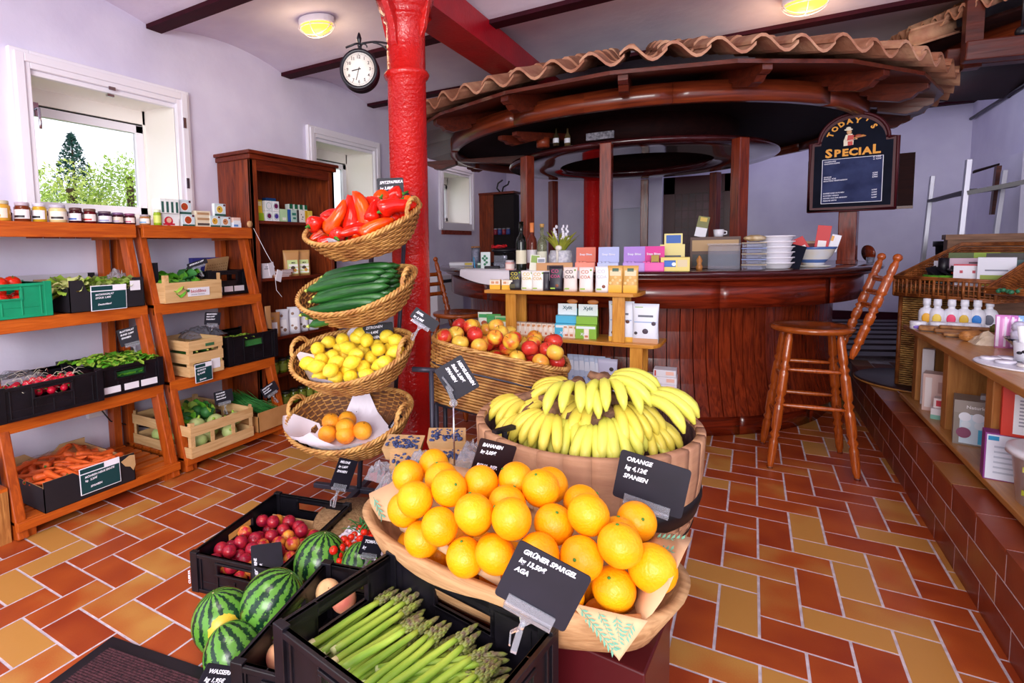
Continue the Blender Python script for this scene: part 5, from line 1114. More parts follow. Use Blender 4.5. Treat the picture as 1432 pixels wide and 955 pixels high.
# stacks
p = on_bar(1086, 368)
for k in range(6):
    t = thing('white_bowl', 'white bowl, %s of the stack on the bar' % ['bottom one', 'second from the bottom', 'third from the bottom', 'fourth from the bottom', 'fifth from the bottom', 'top one'][k], 'bowl', (p.x, p.y+.08, BZ+.033*k)); MB().lathe([(0, 0), (.06, 0), (.075, .008), (.088, .034), (.098, .036), (.098, .042), (.085, .04), (.07, .012), (0, .006)], 32).build('bowl', 'white_paint', t)
p = on_bar(1054, 370)
for k in range(5):
    t = thing('glass_dish', 'lidded clear dish, %s of the stack beside the wooden post' % ['bottom one', 'second from the bottom', 'middle one', 'second from the top', 'top one'][k], 'dish', (p.x, p.y+.07, BZ+.034*k), yawp(p)); MB().box(-.065, .065, -.045, .045, 0, .026).build('dish', 'clear_plastic', t, bevel=.006); MB().box(-.068, .068, -.048, .048, .026, .032).build('lid', pmat('#8a98c8' if k % 2 else '#b8a890'), t, bevel=.002)
t = thing('pastry_bag', 'clear bag of pastries on top of the dish stack', 'bag', (p.x, p.y+.07, BZ+.172)); MB().ball((0, 0, .022), (.06, .045, .02), 14, 8, fn=lambda a, q: q*(1+.12*math.sin(9*a.x+7*a.y))).build('bag', mat('pastry', '#b08850', .6, '#d8c8a8', nscale=25), t)
t = bbox('parcel', 'brown cardboard parcel with maroon print behind the bowls', 1108, 355, .36, .16, .17, '#cba884', [(.03, .30, .78, .88, '#7a2a2a'), (.62, .95, .74, .9, '#7a2a2a'), (.45, .8, .1, .55, '#5a2a20')], rz=None)
bp_ = on_bar(1138, 366); t = thing('ceramic_bowl', 'cream ceramic bowl with blue rim standing on a saucer', 'bowl', (bp_.x, bp_.y+.02, BZ))
MB().lathe([(0, .012), (.06, .012), (.062, .03), (.10, .075), (.118, .118), (.125, .128), (.112, .124), (.09, .07), (0, .03)], 40).build('bowl', mat('cream_glaze', '#e6dccc', .2, '#dfe0e6', nscale=12), t)
MB().lathe([(.118, .116), (.1265, .128), (.120, .132), (.112, .126)], 40).lathe([(.0625, .028), (.078, .048), (.079, .05), (.0635, .034)], 40).build('blue_band', pmat('#4a6aa8', .2), t); MB().lathe([(0, 0), (.085, 0), (.098, .008), (.096, .012), (.05, .010), (0, .012)], 36).build('saucer', 'cream_glaze', t)
for k, (dx, ry, h) in enumerate(((-.05, -.5, .10), (.035, .12, .17))):
    q = pack_box('red_voucher', ['red card leaning left out of the ceramic bowl', 'tall red card standing in the ceramic bowl'][k], .075, .012, h, (bp_.x+dx, bp_.y+.02, BZ+.10), yawp(bp_), '#c81420', [(.2, .8, .15, .42, '#f0e8e8')], ry=ry)
pack_box('white_card', 'white card with orange edge at the right of the red cards', .05, .006, .11, (bp_.x+.095, bp_.y+.03, BZ+.10), yawp(bp_), '#e8e8f0', [(0, .3, .6, .9, '#e0a040')], ry=.25)
p = on_bar(1110, 370); t = thing('card_stand', 'dark slanted tablet beside the ceramic bowl', 'tablet', (p.x, p.y+.01, BZ), (-.25, .25, yawp(p))); MB().box(-.05, .03, -.004, .004, 0, .15).build('screen', 'board_navy', t)
p = on_bar(1212, 368); t = thing('cup_lid', 'round brown wooden disc leaning behind the sign post', 'disc', (p.x+.02, p.y+.12, BZ+.07), (0, Q*.9, .5)); MB().lathe([(0, 0), (.062, 0), (.062, .012), (0, .012)], 28).build('disc', 'bar_wood', t)
t = thing('clear_cup', 'small clear cup at the right end of the bar', 'cup', (p.x+.02, p.y, BZ)); MB().lathe([(0, 0), (.022, 0), (.026, .045), (.024, .045), (.02, .003), (0, .003)], 20).build('cup', 'clear_plastic', t)
# bottles at the left
def bottle(lb, px, py, Hh, r, glass, capc, labelc=None, fluid=None, cork=False, dz=0):
    p = on_bar(px, py); t = thing('wine_bottle', lb, 'bottle', (p.x, p.y, BZ+dz), yawp(p))
    MB().lathe([(0, 0), (r, 0), (r, .006), (r, Hh*.58), (r*.85, Hh*.66), (r*.36, Hh*.76), (r*.34, Hh*.97), (r*.4, Hh*.975), (r*.4, Hh), (0, Hh)], 28).build('bottle', glass, t)
    if capc: MB().lathe([(r*.40, Hh*.80), (r*.42, Hh*.81), (r*.44, Hh+.002), (0, Hh+.003)], 20).build('capsule', capc, t)
    if labelc: MB().lathe([(r*1.012, Hh*.14), (r*1.012, Hh*.42)], 20, a0=-Q-1.3, a1=-Q+1.3).build('label', pmat(labelc), t)
    return t
mat('dark_glass', '#0d120c', .08); mat('rose_glass', '#8a4030', .08, trans=.5, ior=1.3); mat('clear_glass', '#c8cfae', .05, trans=.8, ior=1.3)
bottle('tall dark wine bottle with a cream label on the bar', 729, 368, .34, .037, 'dark_glass', 'dark_glass', '#e2dcc0'); bottle('rosé bottle with an orange capsule on the bar', 744, 362, .34, .037, 'rose_glass', pmat('#e8884c'), '#efe9ec')
b = bottle('clear bottle with a cork stopper on the bar', 758, 360, .31, .036, 'clear_glass', None, '#e6e6d0'); MB().lathe([(0, .305), (.015, .305), (.017, .33), (0, .332)], 16).build('cork', pmat('#c89a5a'), b)
for k, (px, py, lb, c) in enumerate(((713, 369, 'small pink jar with a silver lid on the bar', '#e0a8a0'),)):
    p = on_bar(px, py); jar('small_jar', lb, .033, .072, (p.x, p.y, BZ), c, '#c8c0c8', '#ecd8d0')
bbox('menu_card', 'folded green and white card in front of the bottles', 747, 372, .07, .02, .11, '#e8ead8', [(.1, .9, .5, .95, '#8aa84a')], ry=.1); bbox('menu_card', 'small white card right of the folded green card', 757, 372, .055, .02, .09, '#eef0f4', [(.1, .9, .65, .9, '#8a90a0')])
t = bbox('wooden_rack', 'low wooden tray with dark items in front of the flower pot', 775, 368, .24, .06, .055, '#c8905a', [(.3, .75, .1, .7, '#3a1a14')]) 
fp = on_bar(781, 358); t = thing('flower_pot', 'white flowering plant in a textured white pot on the bar', 'potted plant', (fp.x, fp.y+.05, BZ)); t.scale = (1.25, 1.25, 1.3)
MB().lathe([(0, 0), (.055, 0), (.068, .03), (.068, .075), (.058, .105), (.05, .105), (.055, .07), (0, .06)], 32).build('pot', mat('white_basket', '#e8e8f0', .6, '#b8b8c8', nscale=60, bump=.5), t)
m = MB(); rg2 = random.Random(4)
for k in range(34):
    a = rg2.uniform(0, 6.28); leaf(m, (.02*math.cos(a), .02*math.sin(a), .09), (math.cos(a)*.6, math.sin(a)*.6, 1), rg2.uniform(.09, .17), .016, .5, 0, 0, 5, rg2)
m.build('leaves', mat('leaf_yellowgreen', '#b8b440', .6, '#8a9830', nscale=20), t)
m = MB()
for k in range(5):
    a = k*1.3; x, y = .04*math.cos(a), .03*math.sin(a); m.tube([(x*.3, y*.3, .09), (x, y, .17)], .003, 5)
    for j in range(6): m.ball((x+rg2.uniform(-.008, .008), y+rg2.uniform(-.008, .008), .165+.014*j), (.012-.0013*j, .012-.0013*j, .010), 8, 6)
m.build('blossoms', 'white_paint', t)
MB().tube([(.0, -.069, .02), (.004, -.072, .08), (.0, -.066, .12)], .007, 6).ball((.01, -.07, .118), (.02, .01, .015), 10, 6).build('ribbon', pmat('#efe9dc'), t)
# left end of the bar
t = bbox('serviette_pack', 'flat clear pack with white and yellow items at the left end of the bar', 645, 366, .22, .10, .035, '#c8c4d0', [(.0, .62, .2, .8, '#e8e8f0'), (.65, .95, .2, .8, '#d8c040')])
p = on_bar(662, 362); t = thing('glass_canister', 'tall clear canister with a wooden lid on the bar', 'canister', (p.x, p.y+.05, BZ)); MB().lathe([(0, 0), (.042, 0), (.042, .165), (.039, .165), (.039, .004), (0, .004)], 28).build('glass_body', 'clear_plastic', t); MB().lathe([(0, .165), (.044, .165), (.044, .178), (0, .178)], 28).build('lid', 'post_wood', t); MB().lathe([(0, .006), (.037, .006), (.036, .14), (0, .145)], 16).build('contents', mat('salt', '#9a98ac', .6, '#d8d8e4', nscale=40), t)
t = bbox('hexagon_box', 'white box with green hexagon print on the bar', 679, 366, .075, .05, .13, '#d8e4e4', [])
for (u, v) in ((.42, .75), (.62, .62), (.42, .5), (.62, .37), (.42, .25), (.24, .62)): o = MB().lathe([(0, 0), (.011, 0), (.011, .0006)], 6, sm=False).build('hexagon_print', pmat('#1a7a50'), t); o.matrix_local = T(-.0375+u*.075, -.0264, v*.13, FACE)
bbox('card_box', 'small dark green and white box left of the hexagon box', 670, 367, .03, .04, .05, '#26584a', [(.1, .9, .5, .8, '#d8e8e0')])
p = on_bar(700, 358); t = thing('countertop_scale', 'grey countertop scale with a black oval pan', 'scale', (p.x, p.y+.08, BZ), yawp(p)); MB().box(-.09, .09, -.07, .07, 0, .04).build('housing', 'plate_grey', t, bevel=.01); MB().tube([(0, 0, .04), (0, 0, .125)], .012, 10).build('stand', 'chrome', t); MB().ball((0, 0, .14), (.105, .075, .022), 24, 10).build('pan', 'black_metal', t); MB().box(-.085, .02, -.075, -.07, .0, .1).build('display', 'clear_plastic', t)
t = thing('red_cable', 'coiled red cord lying on the scale', 'cord', (p.x-.06, p.y+.10, BZ+.16)); MB().tube([(.07*math.cos(k*.6)*(1-k*.02), .03*math.sin(k*.6), .012+.012*math.sin(k*1.7)) for k in range(22)], .006, 6).build('cord', pmat('#c81420'), t)
t = thing('blue_pen', 'light blue pen leaning at the left of the bar', 'pen', tuple(on_bar(664, 369)), (0, 0, 0)); MB().tube([(0, 0, .01), (-.02, .02, .09)], .005, 8).build('pen', pmat('#3a9ac8'), t); 
t = thing('hand_scanner', 'dark handheld device lying on the bar', 'device', tuple(on_bar(690, 366)), .2); MB().box(-.07, .05, -.02, .02, 0, .022).build('housing', 'black_metal', t, bevel=.006)
t = thing('white_cloth', 'white napkin cloth hanging over the bar edge behind the cocoa packets', 'cloth', (0, 0, 0), 0)
m = MB(); c_ = V((BX, BY, 0)); vs = []; fs = []; nn = 26
for i in range(nn+1):
    a = math.radians(-124+36*i/nn); drop = .03+.075*abs(math.sin((i/nn)*PI*1.0+.3))
    for (R, z) in ((1.45, BZ+.0015), (1.808, BZ+.0015), (1.816, BZ-.01), (1.82, BZ-drop)): vs.append((BX+R*math.cos(a), BY+R*math.sin(a), z))
fs = [(i*4+j, (i+1)*4+j, (i+1)*4+j+1, i*4+j+1) for i in range(nn) for j in range(3)]; m.add(vs, fs, 0, True); m.build('cloth', 'white_paint', t)
# on the hanging shelf
for px, lb, c in ((776, 'small bottle with a white label on the hanging shelf, left one', '#3a3020'), (792, 'small bottle on the hanging shelf, right one', '#5a4a30')):
    p = ZP(px, 203, 2.043); t = thing('shelf_bottle', lb, 'bottle', (p.x, p.y+.03, 2.043)); MB().lathe([(0, 0), (.024, 0), (.024, .07), (.008, .1), (.008, .13), (0, .132)], 16).build('bottle', pmat(c, .15), t); MB().lathe([(.0245, .02), (.0245, .055)], 14, a0=-Q-1.2, a1=-Q+1.2).build('label', pmat('#d8d8e0'), t)
p = ZP(757, 205, 2.043); t = thing('copper_pot', 'small reddish brown pot on the hanging shelf', 'pot', (p.x, p.y+.04, 2.043)); MB().lathe([(0, 0), (.05, 0), (.052, .07), (.047, .07), (.045, .004), (0, .004)], 24).build('pot', pmat('#7a3018', .4), t)
# --- behind the bar: far wall furniture
t = thing('wall_cupboard', 'brown wooden cupboard with dark open side at the far left wall', 'cupboard', (-3.2, 6.55, 1.2)); 
p0 = YP(664, 272, 7.0); p1 = YP(714, 340, 7.0)
t.location = (p0.x+.15, 7.1, 0); hh = YP(690, 272, 7.0).z
MB().box(-.15, .14, -.1, .12, .0, hh).build('side', 'cabinet_wood', t); MB().box(.14, .45, -.08, .12, .0, hh-.01).build('dark_front', 'dark_gap', t); MB().box(-.17, .47, -.12, .13, hh, hh+.03).build('top', 'cabinet_wood_h', t)
for k in range(4): jar('red_can', 'small red and blue can in the dark cupboard at the far wall', .03, .09, (p0.x+.33+.065*k, 6.99, 1.45), ['#8a2a3a', '#3a4a8a', '#8a2a3a', '#3a4a8a'][k], '#888890', group='cans in the far cupboard')
MB_ = MB()
t = thing('antler_ornament', 'dark curved ornament on top of the far cupboard', 'ornament', (p0.x+.38, 7.05, hh+.03)); MB().tube([(0, 0, 0), (-.05, 0, .06), (-.03, 0, .13), (.04, 0, .17)], .012, 6).tube([(.03, 0, 0), (.05, 0, .07), (.12, 0, .1), (.14, 0, .15)], .012, 6).build('horns', 'black_metal', t)
p0 = YP(858, 292, 7.8); p1 = YP(903, 292, 7.8); z1 = p0.z; t = thing('white_flipboard', 'light grey standing board with a dark right edge behind the bar', 'board', ((p0.x+p1.x)/2, 7.8, .32)); wd = p1.x-p0.x
MB().box(-wd/2, wd/2, -.01, .01, .05, z1-.32).build('panel', pmat('#c8c8dc'), t, bevel=.01); MB().box(wd/2, wd/2+.04, -.03, .03, 0, z1-.32).build('edge', 'black_metal', t)
p0 = YP(906, 250, 7.6); p1 = YP(927, 250, 7.6); t = thing('white_pillar', 'white square pillar between the flipboard and the lattice door', 'pillar', ((p0.x+p1.x)/2, 7.65, .3)); MB().box(-(p1.x-p0.x)/2, (p1.x-p0.x)/2, -.1, .1, 0, 2.6).build('shaft', 'plaster', t)
p0 = YP(925, 250, 7.7); p1 = YP(1032, 250, 7.7); w2 = (p1.x-p0.x)/2; zt = YP(960, 247, 7.7).z
t = thing('lattice_door', 'dark maroon cabinet door with square lattice panes behind the bar', 'door', (p0.x+w2, 7.75, .3)); mat('lattice_wood', '#44121a', .4); mat('lattice_pane', '#5c2a38', .4, '#3c1a26', nscale=5)
MB().box(-w2, w2, -.05, .05, 0, zt-.3).build('carcass', 'lattice_wood', t); MB().box(-w2*.62, w2*.68, -.055, -.05, .2, zt-.3-.22).build('panes', 'lattice_pane', t)
m = MB()
for k in range(8): x = -w2*.62+k*w2*1.3/7; m.box(x-.008, x+.008, -.07, -.055, .2, zt-.52)
for k in range(14): z = .2+k*(zt-.72)/13; m.box(-w2*.62, w2*.68, -.068, -.055, z-.008, z+.008)
m.build('lattice', 'lattice_wood', t); MB().box(-w2-.03, -w2*.62, -.08, -.05, 0, zt-.3).box(w2*.68, w2+.02, -.08, -.05, 0, zt-.3).box(-w2-.03, w2+.02, -.08, -.05, zt-.52, zt-.3).build('frame', 'lattice_wood', t)
# radiator at the left wall
p = XP(619, 428, WX+.03); t = thing('wall_heater', 'white storage heater on the left wall behind the stool', 'heater', (WX+.07, 5.9, .32)); MB().box(-.07, .06, -.35, .33, 0, .62).build('casing', 'white_paint', t, bevel=.01); MB().box(.06, .064, -.30, .28, .52, .56).build('grille', 'black_metal', t)
# ================================================================ STOOLS
wood('stool_wood', '#b5561a', '#7e3410', 2, .22, 10, coat=.4)
def turned(mb, a, b, r, beads=3, n=14):
    a = V(a); b = V(b); pts = []; rad = []; N_ = 40
    for i in range(N_+1):
        t = i/N_; rr = r*(.78+.32*math.sin(PI*t)**.8); k = (t*(beads+1)) % 1
        for c in [j/(beads+1) for j in range(1, beads+1)]:
            if abs(t-c) < .028: rr = r*1.15 if abs(t-c) < .013 else r*.72
        if t > .96: rr = r*.62
        if t < .04: rr = r*.6
        pts.append(a.lerp(b, t)); rad.append(rr)
    return mb.tube(pts, rad, n)
def bar_stool(label, loc, rz, seat_z=.80, s=.40, tip=True):
    t = thing('bar_stool', label, 'bar stool', loc, rz)      # backrest on local +X side
    MB().lathe([(0, seat_z-.036), (.18, seat_z-.036), (.198, seat_z-.03), (.205, seat_z-.018), (.203, seat_z-.006), (.19, seat_z), (.16, seat_z-.004), (0, seat_z-.010)], 48).build('seat', 'stool_seat', t)
    top = {}; bot = {}
    for sx in (-1, 1):
        for sy in (-1, 1):
            top[sx, sy] = V((sx*.115, sy*.115, seat_z-.03)); bot[sx, sy] = V((sx*.20, sy*.205, 0))
            m = MB(); turned(m, bot[sx, sy], top[sx, sy], .023, 3); lg = m.build('leg', 'stool_wood', t)
            if tip: MB().lathe([(0, 0), (.015, 0), (.015, .012)], 14).build('foot_cap', 'chrome', lg).location = bot[sx, sy]
    def on(sx, sy, z): return bot[sx, sy].lerp(top[sx, sy], z/(seat_z-.03))
    for (u, v, z) in (((-1, -1), (1, -1), .36), ((-1, 1), (1, 1), .36), ((-1, -1), (1, -1), .56), ((-1, 1), (1, 1), .56), ((-1, -1), (-1, 1), .27), ((1, -1), (1, 1), .30), ((-1, -1), (-1, 1), .50)):
        m = MB(); a, b = on(*u, z), on(*v, z); pts = [a.lerp(b, i/8) for i in range(9)]; m.tube(pts, [.007+.006*math.sin(PI*i/8) for i in range(9)], 10).build('rung', 'stool_wood', t)
    for sy in (-1, 1):
        m = MB(); a = V((.165, sy*.13, seat_z-.16)); b = V((.335, sy*.14, 1.17)); turned(m, a, b, .021, 5); m.ball(b+V((.003, 0, .012)), .021, 14, 10); m.build('back_post', 'stool_wood', t)
    for f in (.52, .66, .80):
        m = MB(); x = .165+.17*f; z = seat_z-.16+(1.17-seat_z+.16)*f; m.tube([(x+.012*math.sin(PI*i/8), -.135+.27*i/8, z) for i in range(9)], .016, 8, ell=.6).build('back_slat', 'stool_wood', t)
    return t
wood('stool_seat', '#a8541c', '#8a3e14', 0, .18, 5, coat=.5)
bar_stool('turned orange-brown wooden bar stool standing right of the bar', (.30, 3.66, 0), math.radians(4), .80)
p = ZP(628, 432, .80)
bar_stool('wooden bar stool partly hidden behind the red column and apple basket', (-1.96, 3.60, 0), math.radians(172), .78)
# ================================================================ TIERED WICKER BASKETS
mat('stand_grey', '#3c3a48', .4, metal=.3)
e_r = V((math.cos(YAW), math.sin(YAW), 0)); e_f = V((-math.sin(YAW), math.cos(YAW), 0)); e_z = V((0, 0, 1))
def tilted(roll, pitch, twist):
    a = e_r*math.cos(roll)+e_z*math.sin(roll); f = e_f*math.cos(pitch)+e_z*math.sin(pitch); n = a.cross(f).normalized(); f = n.cross(a).normalized()
    R = Matrix((a, f, n)).transposed(); return R@Matrix.Rotation(twist, 3, 'Z')
BK = []
for k, (px, py, a, b, roll, pitch, lb) in enumerate([(508, 316, .285, .215, .27, .34, 'top wicker basket of the tiered stand, heaped with red peppers'), (500, 406, .292, .22, .27, .36, 'second wicker basket of the tiered stand, full of cucumbers'),
                                              (493, 498, .30, .225, .25, .34, 'third wicker basket of the tiered stand, full of lemons'), (489, 585, .305, .235, .22, .30, 'lowest wicker basket of the tiered stand, with white paper and grapefruit')]):
    R = tilted(roll, pitch, -.5); rc = DP(px, py, 2.42); dpt = .105; o = rc-R@V((0, 0, dpt))
    wicker_basket('wicker_basket', lb, a, b, dpt, tuple(o), tuple(R.to_euler()), flare=.66, rim_fn=lambda s: .03*s*s, expo=2.2, rings=13, stakes=40, handles=(1,) if k < 2 else (-1, 1))
    BK.append((o, R, a, b, dpt))
t = thing('basket_stand', 'dark grey metal stand that carries the four wicker baskets', 'stand', tuple(ZP(502, 694, 0)))
L0 = V(t.location); top = DP(523, 292, 2.78)-L0; t2 = DP(569, 270, 2.78)-L0
MB().tube([(0, 0, .02), top], .013, 10).build('pole', 'stand_grey', t)
MB().tube([DP(548, 640, 2.80)-L0, t2], .011, 10).build('pole', 'stand_grey', t)
m = MB()
for (o, R, a, b, d) in BK:
    c = o-L0; pz = top*((c.z)/top.z) if top.z else top; m.tube([pz, c+R@V((0, .05, -.004)), c+R@V((0, -.12, -.004))], .008, 8)
m.build('arm', 'stand_grey', t)
MB().bar((-.25, -.06, .035), (.25, .06, .035), .03, .025).bar((.06, -.25, .035), (-.06, .25, .035), .03, .025).build('foot_bar', 'stand_grey', t, bevel=.003)
m = MB()
for a_ in ((.13, -.02), (.02, -.14)): m.lathe([(0, -.012), (.03, -.012), (.03, .012), (0, .012)], 20, c=a_, z0=.03)
m.build('wheel', 'black_metal', t)
def in_basket(k, p): o, R = BK[k][:2]; return o+R@V(p)
def ell(a, b): 
    def f(g):
        while True:
            x, y = g.uniform(-1, 1), g.uniform(-1, 1)
            if x*x+y*y < 1: return x*a, y*b
    return f
# lemons
pl = Pile(21)
for x, y, z, r in pl.drop(40, .0345, ell(.235, .165), lambda x, y: .045+.2*(x*x+y*y), 30, .05):
    LEMON.put(tuple(in_basket(2, (x, y, z))), (Q+pl.rng.uniform(-.6, .6), pl.rng.uniform(-.5, .5), pl.rng.uniform(0, 6)), 'yellow lemon in the third basket', 'lemons in the wicker basket', r/.033*1.0)
o = LEMON.put(tuple(in_basket(2, (-.02, .12, .145))), (.3, .2, 1), 'deeper orange-yellow fruit at the back of the lemons, left of the sign', None, 1.1)
# grapefruit
def sheet(name, label, k, size, rotz, m, lift=.0, cx=0, cy=0, prof=None, seed=1, n=16, aa=1., rimlift=.012):
    o, R, a, b, d = BK[k]; g = random.Random(seed); vs = []
    for i in range(n+1):
        for j in range(n+1):
            u, v = (i/n-.5)*size, (j/n-.5)*size*aa; x = cx+u*math.cos(rotz)-v*math.sin(rotz); y = cy+u*math.sin(rotz)+v*math.cos(rotz)
            q = math.hypot(x/(a*.95), y/(b*.93)); s = .80
            if q < s: z = .016
            elif q < 1: z = .016+(d+.01)*((q-s)/(1-s))**.8
            else: z = .016+d+.01+(q-1)*.12
            if q > s*.8: f_ = min(q, 1.12)/q if q > 0 else 1; x *= f_; y *= f_
            vs.append(o+R@V((x, y, z+lift+g.uniform(0, .004))))
    mb = MB().add(vs, [(i*(n+1)+j, (i+1)*(n+1)+j, (i+1)*(n+1)+j+1, i*(n+1)+j+1) for i in range(n) for j in range(n)], 0, True)
    return tag(mb.build(name, m), label, 'paper')
mat('tissue', '#efe6f2', .7); mat('kraft_paper', '#d8b088', .8, '#cba07a', nscale=6)
sheet('paper_liner', 'white paper liner lying in the lowest wicker basket', 3, .44, .9, 'tissue', cx=-.03, cy=-.07)
sheet('paper_liner', 'white paper corner sticking out of the pepper basket', 0, .27, .5, 'tissue', cx=.0, cy=-.03); sheet('paper_liner', 'white paper in the lemon basket', 2, .36, .9, 'tissue', cx=-.05)
for k, (px, py, s, dz) in enumerate([(458, 607, .105, 0), (483, 608, .10, 0), (507, 602, .105, 0), (463, 590, .10, 0), (486, 587, .098, 0), (483, 597, .098, .02)]):
    n_ = BK[3][1]@V((0, 0, 1)); d = ray(px, py); o = BK[3][0]+n_*(.065+dz); tt = (o-CAM).dot(n_)/d.dot(n_); P = CAM+d*tt
    GRAPEF.put(tuple(P), rnd_rot(rng, .6), ['grapefruit at the front left of the lowest basket', 'pale grapefruit in the front middle of the lowest basket', 'grapefruit at the front right of the lowest basket', 'grapefruit at the back left of the lowest basket', 'darker orange grapefruit at the back of the lowest basket', 'grapefruit in the middle of the lowest basket'][k], None, .9)
# cucumbers
g = random.Random(6); kk = 0
for lay, (n_, z, yy, ang) in enumerate([(6, .045, .135, .1), (6, .085, .125, -.05), (5, .125, .10, .08), (3, .158, .06, .0)]):
    for i in range(n_):
        y = -yy+2*yy*i/(n_-1)+(.0 if lay < 2 else .03); R = BK[1][1]@rotm(0, 0, -Q+.22+ang+g.uniform(-.1, .1))
        CUKE.put(tuple(in_basket(1, (-.02+g.uniform(-.03, .03), y, z))), tuple(R.to_euler()), 'dark green cucumber in the second basket', 'cucumbers in the wicker basket', (1., g.uniform(1.0, 1.15), 1.))
# peppers
pl = Pile(31)
for i, (x, y, z, r) in enumerate(pl.drop(34, .036, ell(.215, .15), lambda x, y: .04+.2*x*x, 26, .05)):
    R = BK[0][1]@rotm(Q+g.uniform(-.7, .7), g.uniform(-.4, .4), g.choice([0, .8, -.9, 2.4, Q]))
    PEPPER[0 if i % 4 else 1].put(tuple(in_basket(0, (x, y, z+.006))), tuple(R.to_euler()), 'pointed red pepper in the top basket' if i % 4 else 'orange-red pointed pepper in the top basket', 'red peppers in the top basket' if i % 4 else 'orange peppers in the top basket', g.uniform(.85, 1.05))
R = BK[0][1]
for k, (px, py, dp, m, rot, s, lb) in enumerate([(468, 300, 2.33, 1, (PI+.15, .5, .2), 1.0, 'upright orange pepper at the left of the top basket'), (487, 298, 2.36, 0, (PI-.1, -.25, .3), 1.1, 'shiny red pepper standing left of the large orange one'), (503, 294, 2.34, 1, (PI+.2, -.5, .1), 1.15, 'large orange pepper in the middle of the top basket'),
                                                 (530, 298, 2.36, 0, (PI+.3, -.9, .1), 1.2, 'red pepper leaning right of the large orange one'), (572, 290, 2.42, 1, (1.3, .3, .1), .85, 'small orange pepper near the right basket handle')]):
    PEPPER[m].put(tuple(DP(px, py, dp)), rot, lb, None, s)
def facing(p, f=1.): return face_yaw(p)*f
def sign_px(label, lines, px, py, dp, wpx, hpx, roll=0, yaw=0, tilt=0, **kw):
    P = DP(px, py, dp); w_ = wpx*dp/F0; h_ = hpx*dp/F0
    return price_sign(label, lines, tuple(P), facing(P)+yaw, w_, h_, tilt=tilt, roll=roll, **kw)
sign_px('black price sign for peppers on a grey bar, above the top basket', ['SPITZPAPRIKA', 'kg 3,80€', 'Spanien'], 546, 261, 2.42, 37, 24, roll=-.03, ts=.018, clip=False)
p = DP(552, 277, 2.43); t = thing('sign_holder', 'grey bar holding the pepper price sign', 'sign holder', tuple(p), facing(p)); MB().box(-.075, .085, -.012, .012, -.012, .010).build('bar', 'stand_grey', t, bevel=.002); MB().tube([(.03, .01, -.01), (.05, .05, -.09)], .006, 8).build('stem', 'stand_grey', t)
sign_px('black price sign stuck at the back of the lemons', ['ZITRONEN', 'kg 4,40€', 'SPANIEN'], 529, 464, 2.50, 42, 25, roll=-.06, ts=.017, clip=False)
sign_px('small dark price sign lying edge-on in the grapefruit basket', ['GRAPEFRUIT'], 553, 590, 2.40, 26, 12, roll=-.7, yaw=.7, ts=.012, clip=False)
sign_px('black price sign hanging in front of the basket stand pole', ['MELONE', 'kg 1,60€', 'SPANIEN'], 481, 662, 2.12, 32, 40, roll=.45, yaw=.5, ts=.013)
# ================================================================ APPLES IN THE LONG WICKER BASKET
ab = thing
AB_R = Euler((0, .21, math.radians(21))).to_matrix(); AB_d = .285; AB = V((-1.03, 2.31, .795))-AB_R@V((0, 0, AB_d))
wicker_basket('wicker_hamper', 'long deep wicker hamper full of apples, behind the bananas', .32, .195, AB_d, tuple(AB), tuple(AB_R.to_euler()), flare=.86, expo=4.5, rings=21, stakes=40, handles=(), rim_fn=lambda s: -.01+.0*s)
t = thing('hamper_stand', 'dark metal stand with a side handle under the apple hamper', 'stand', (AB.x, AB.y, 0), math.radians(21))
m = MB()
for s in (-1, 1):
    for q in (-1, 1): m.tube([(s*.24, q*.13, 0), (s*.24, q*.13, .50-.05*s)], .012, 8)
m.tube([(-.24, -.13, .55), (.24, -.13, .45), (.24, .13, .45), (-.24, .13, .55)], .010, 8, closed=True).build('frame', 'stand_grey', t)
pA = ZP(603, 600, .1); top_ = DP(603, 518, 2.35); base = V((top_.x, top_.y, 0)); Ri = Matrix.Rotation(math.radians(-21), 3, 'Z')
MB().tube([Ri@(base-V((AB.x, AB.y, 0))), Ri@(top_-V((AB.x, AB.y, 0)))], .011, 10).tube([Ri@(top_-V((AB.x, AB.y, 0))+V((-.08, -.03, .004))), Ri@(top_-V((AB.x, AB.y, 0))+V((.02, .01, 0)))], .012, 10).build('side_handle', 'stand_grey', t)
MB().tube([AB_R.to_euler().to_matrix()@V((0, 0, 0))]*2, .001, 3) if False else None
def hexband():
    P = []
    for i in range(96):
        sx_, sy_ = sup(2*PI*i/96, 4.5); P.append(AB+AB_R@V((.32*.975*sx_, .195*.985*sy_, AB_d*.62)))
    return P
tag(MB().tube(hexband(), .0045, 6, closed=True).build('metal_hoop', 'stand_grey'), 'thin metal hoop round the apple hamper', 'hoop')
pl = Pile(41)
for i, (x, y, z, r) in enumerate(pl.drop(58, .0385, lambda g: (g.uniform(-.265, .265), g.uniform(-.145, .145)), lambda x, y: AB_d-.085, 24, .06)):
    P = AB+AB_R@V((x, y, z)); APPLES[(i*7) % 3].put(tuple(P), rnd_rot(pl.rng, .7), ['red and yellow apple in the long hamper', 'mostly red apple in the long hamper', 'golden apple in the long hamper'][(i*7) % 3], ['two-coloured apples in the hamper', 'red apples in the hamper', 'golden apples in the hamper'][(i*7) % 3], r/.0375)
sign_px('black price sign tilted at the left end of the apple hamper', ['ÄPFEL', 'kg 3,90€', 'Deutschland'], 594, 447, 2.2, 40, 17, roll=.62, ts=.014)
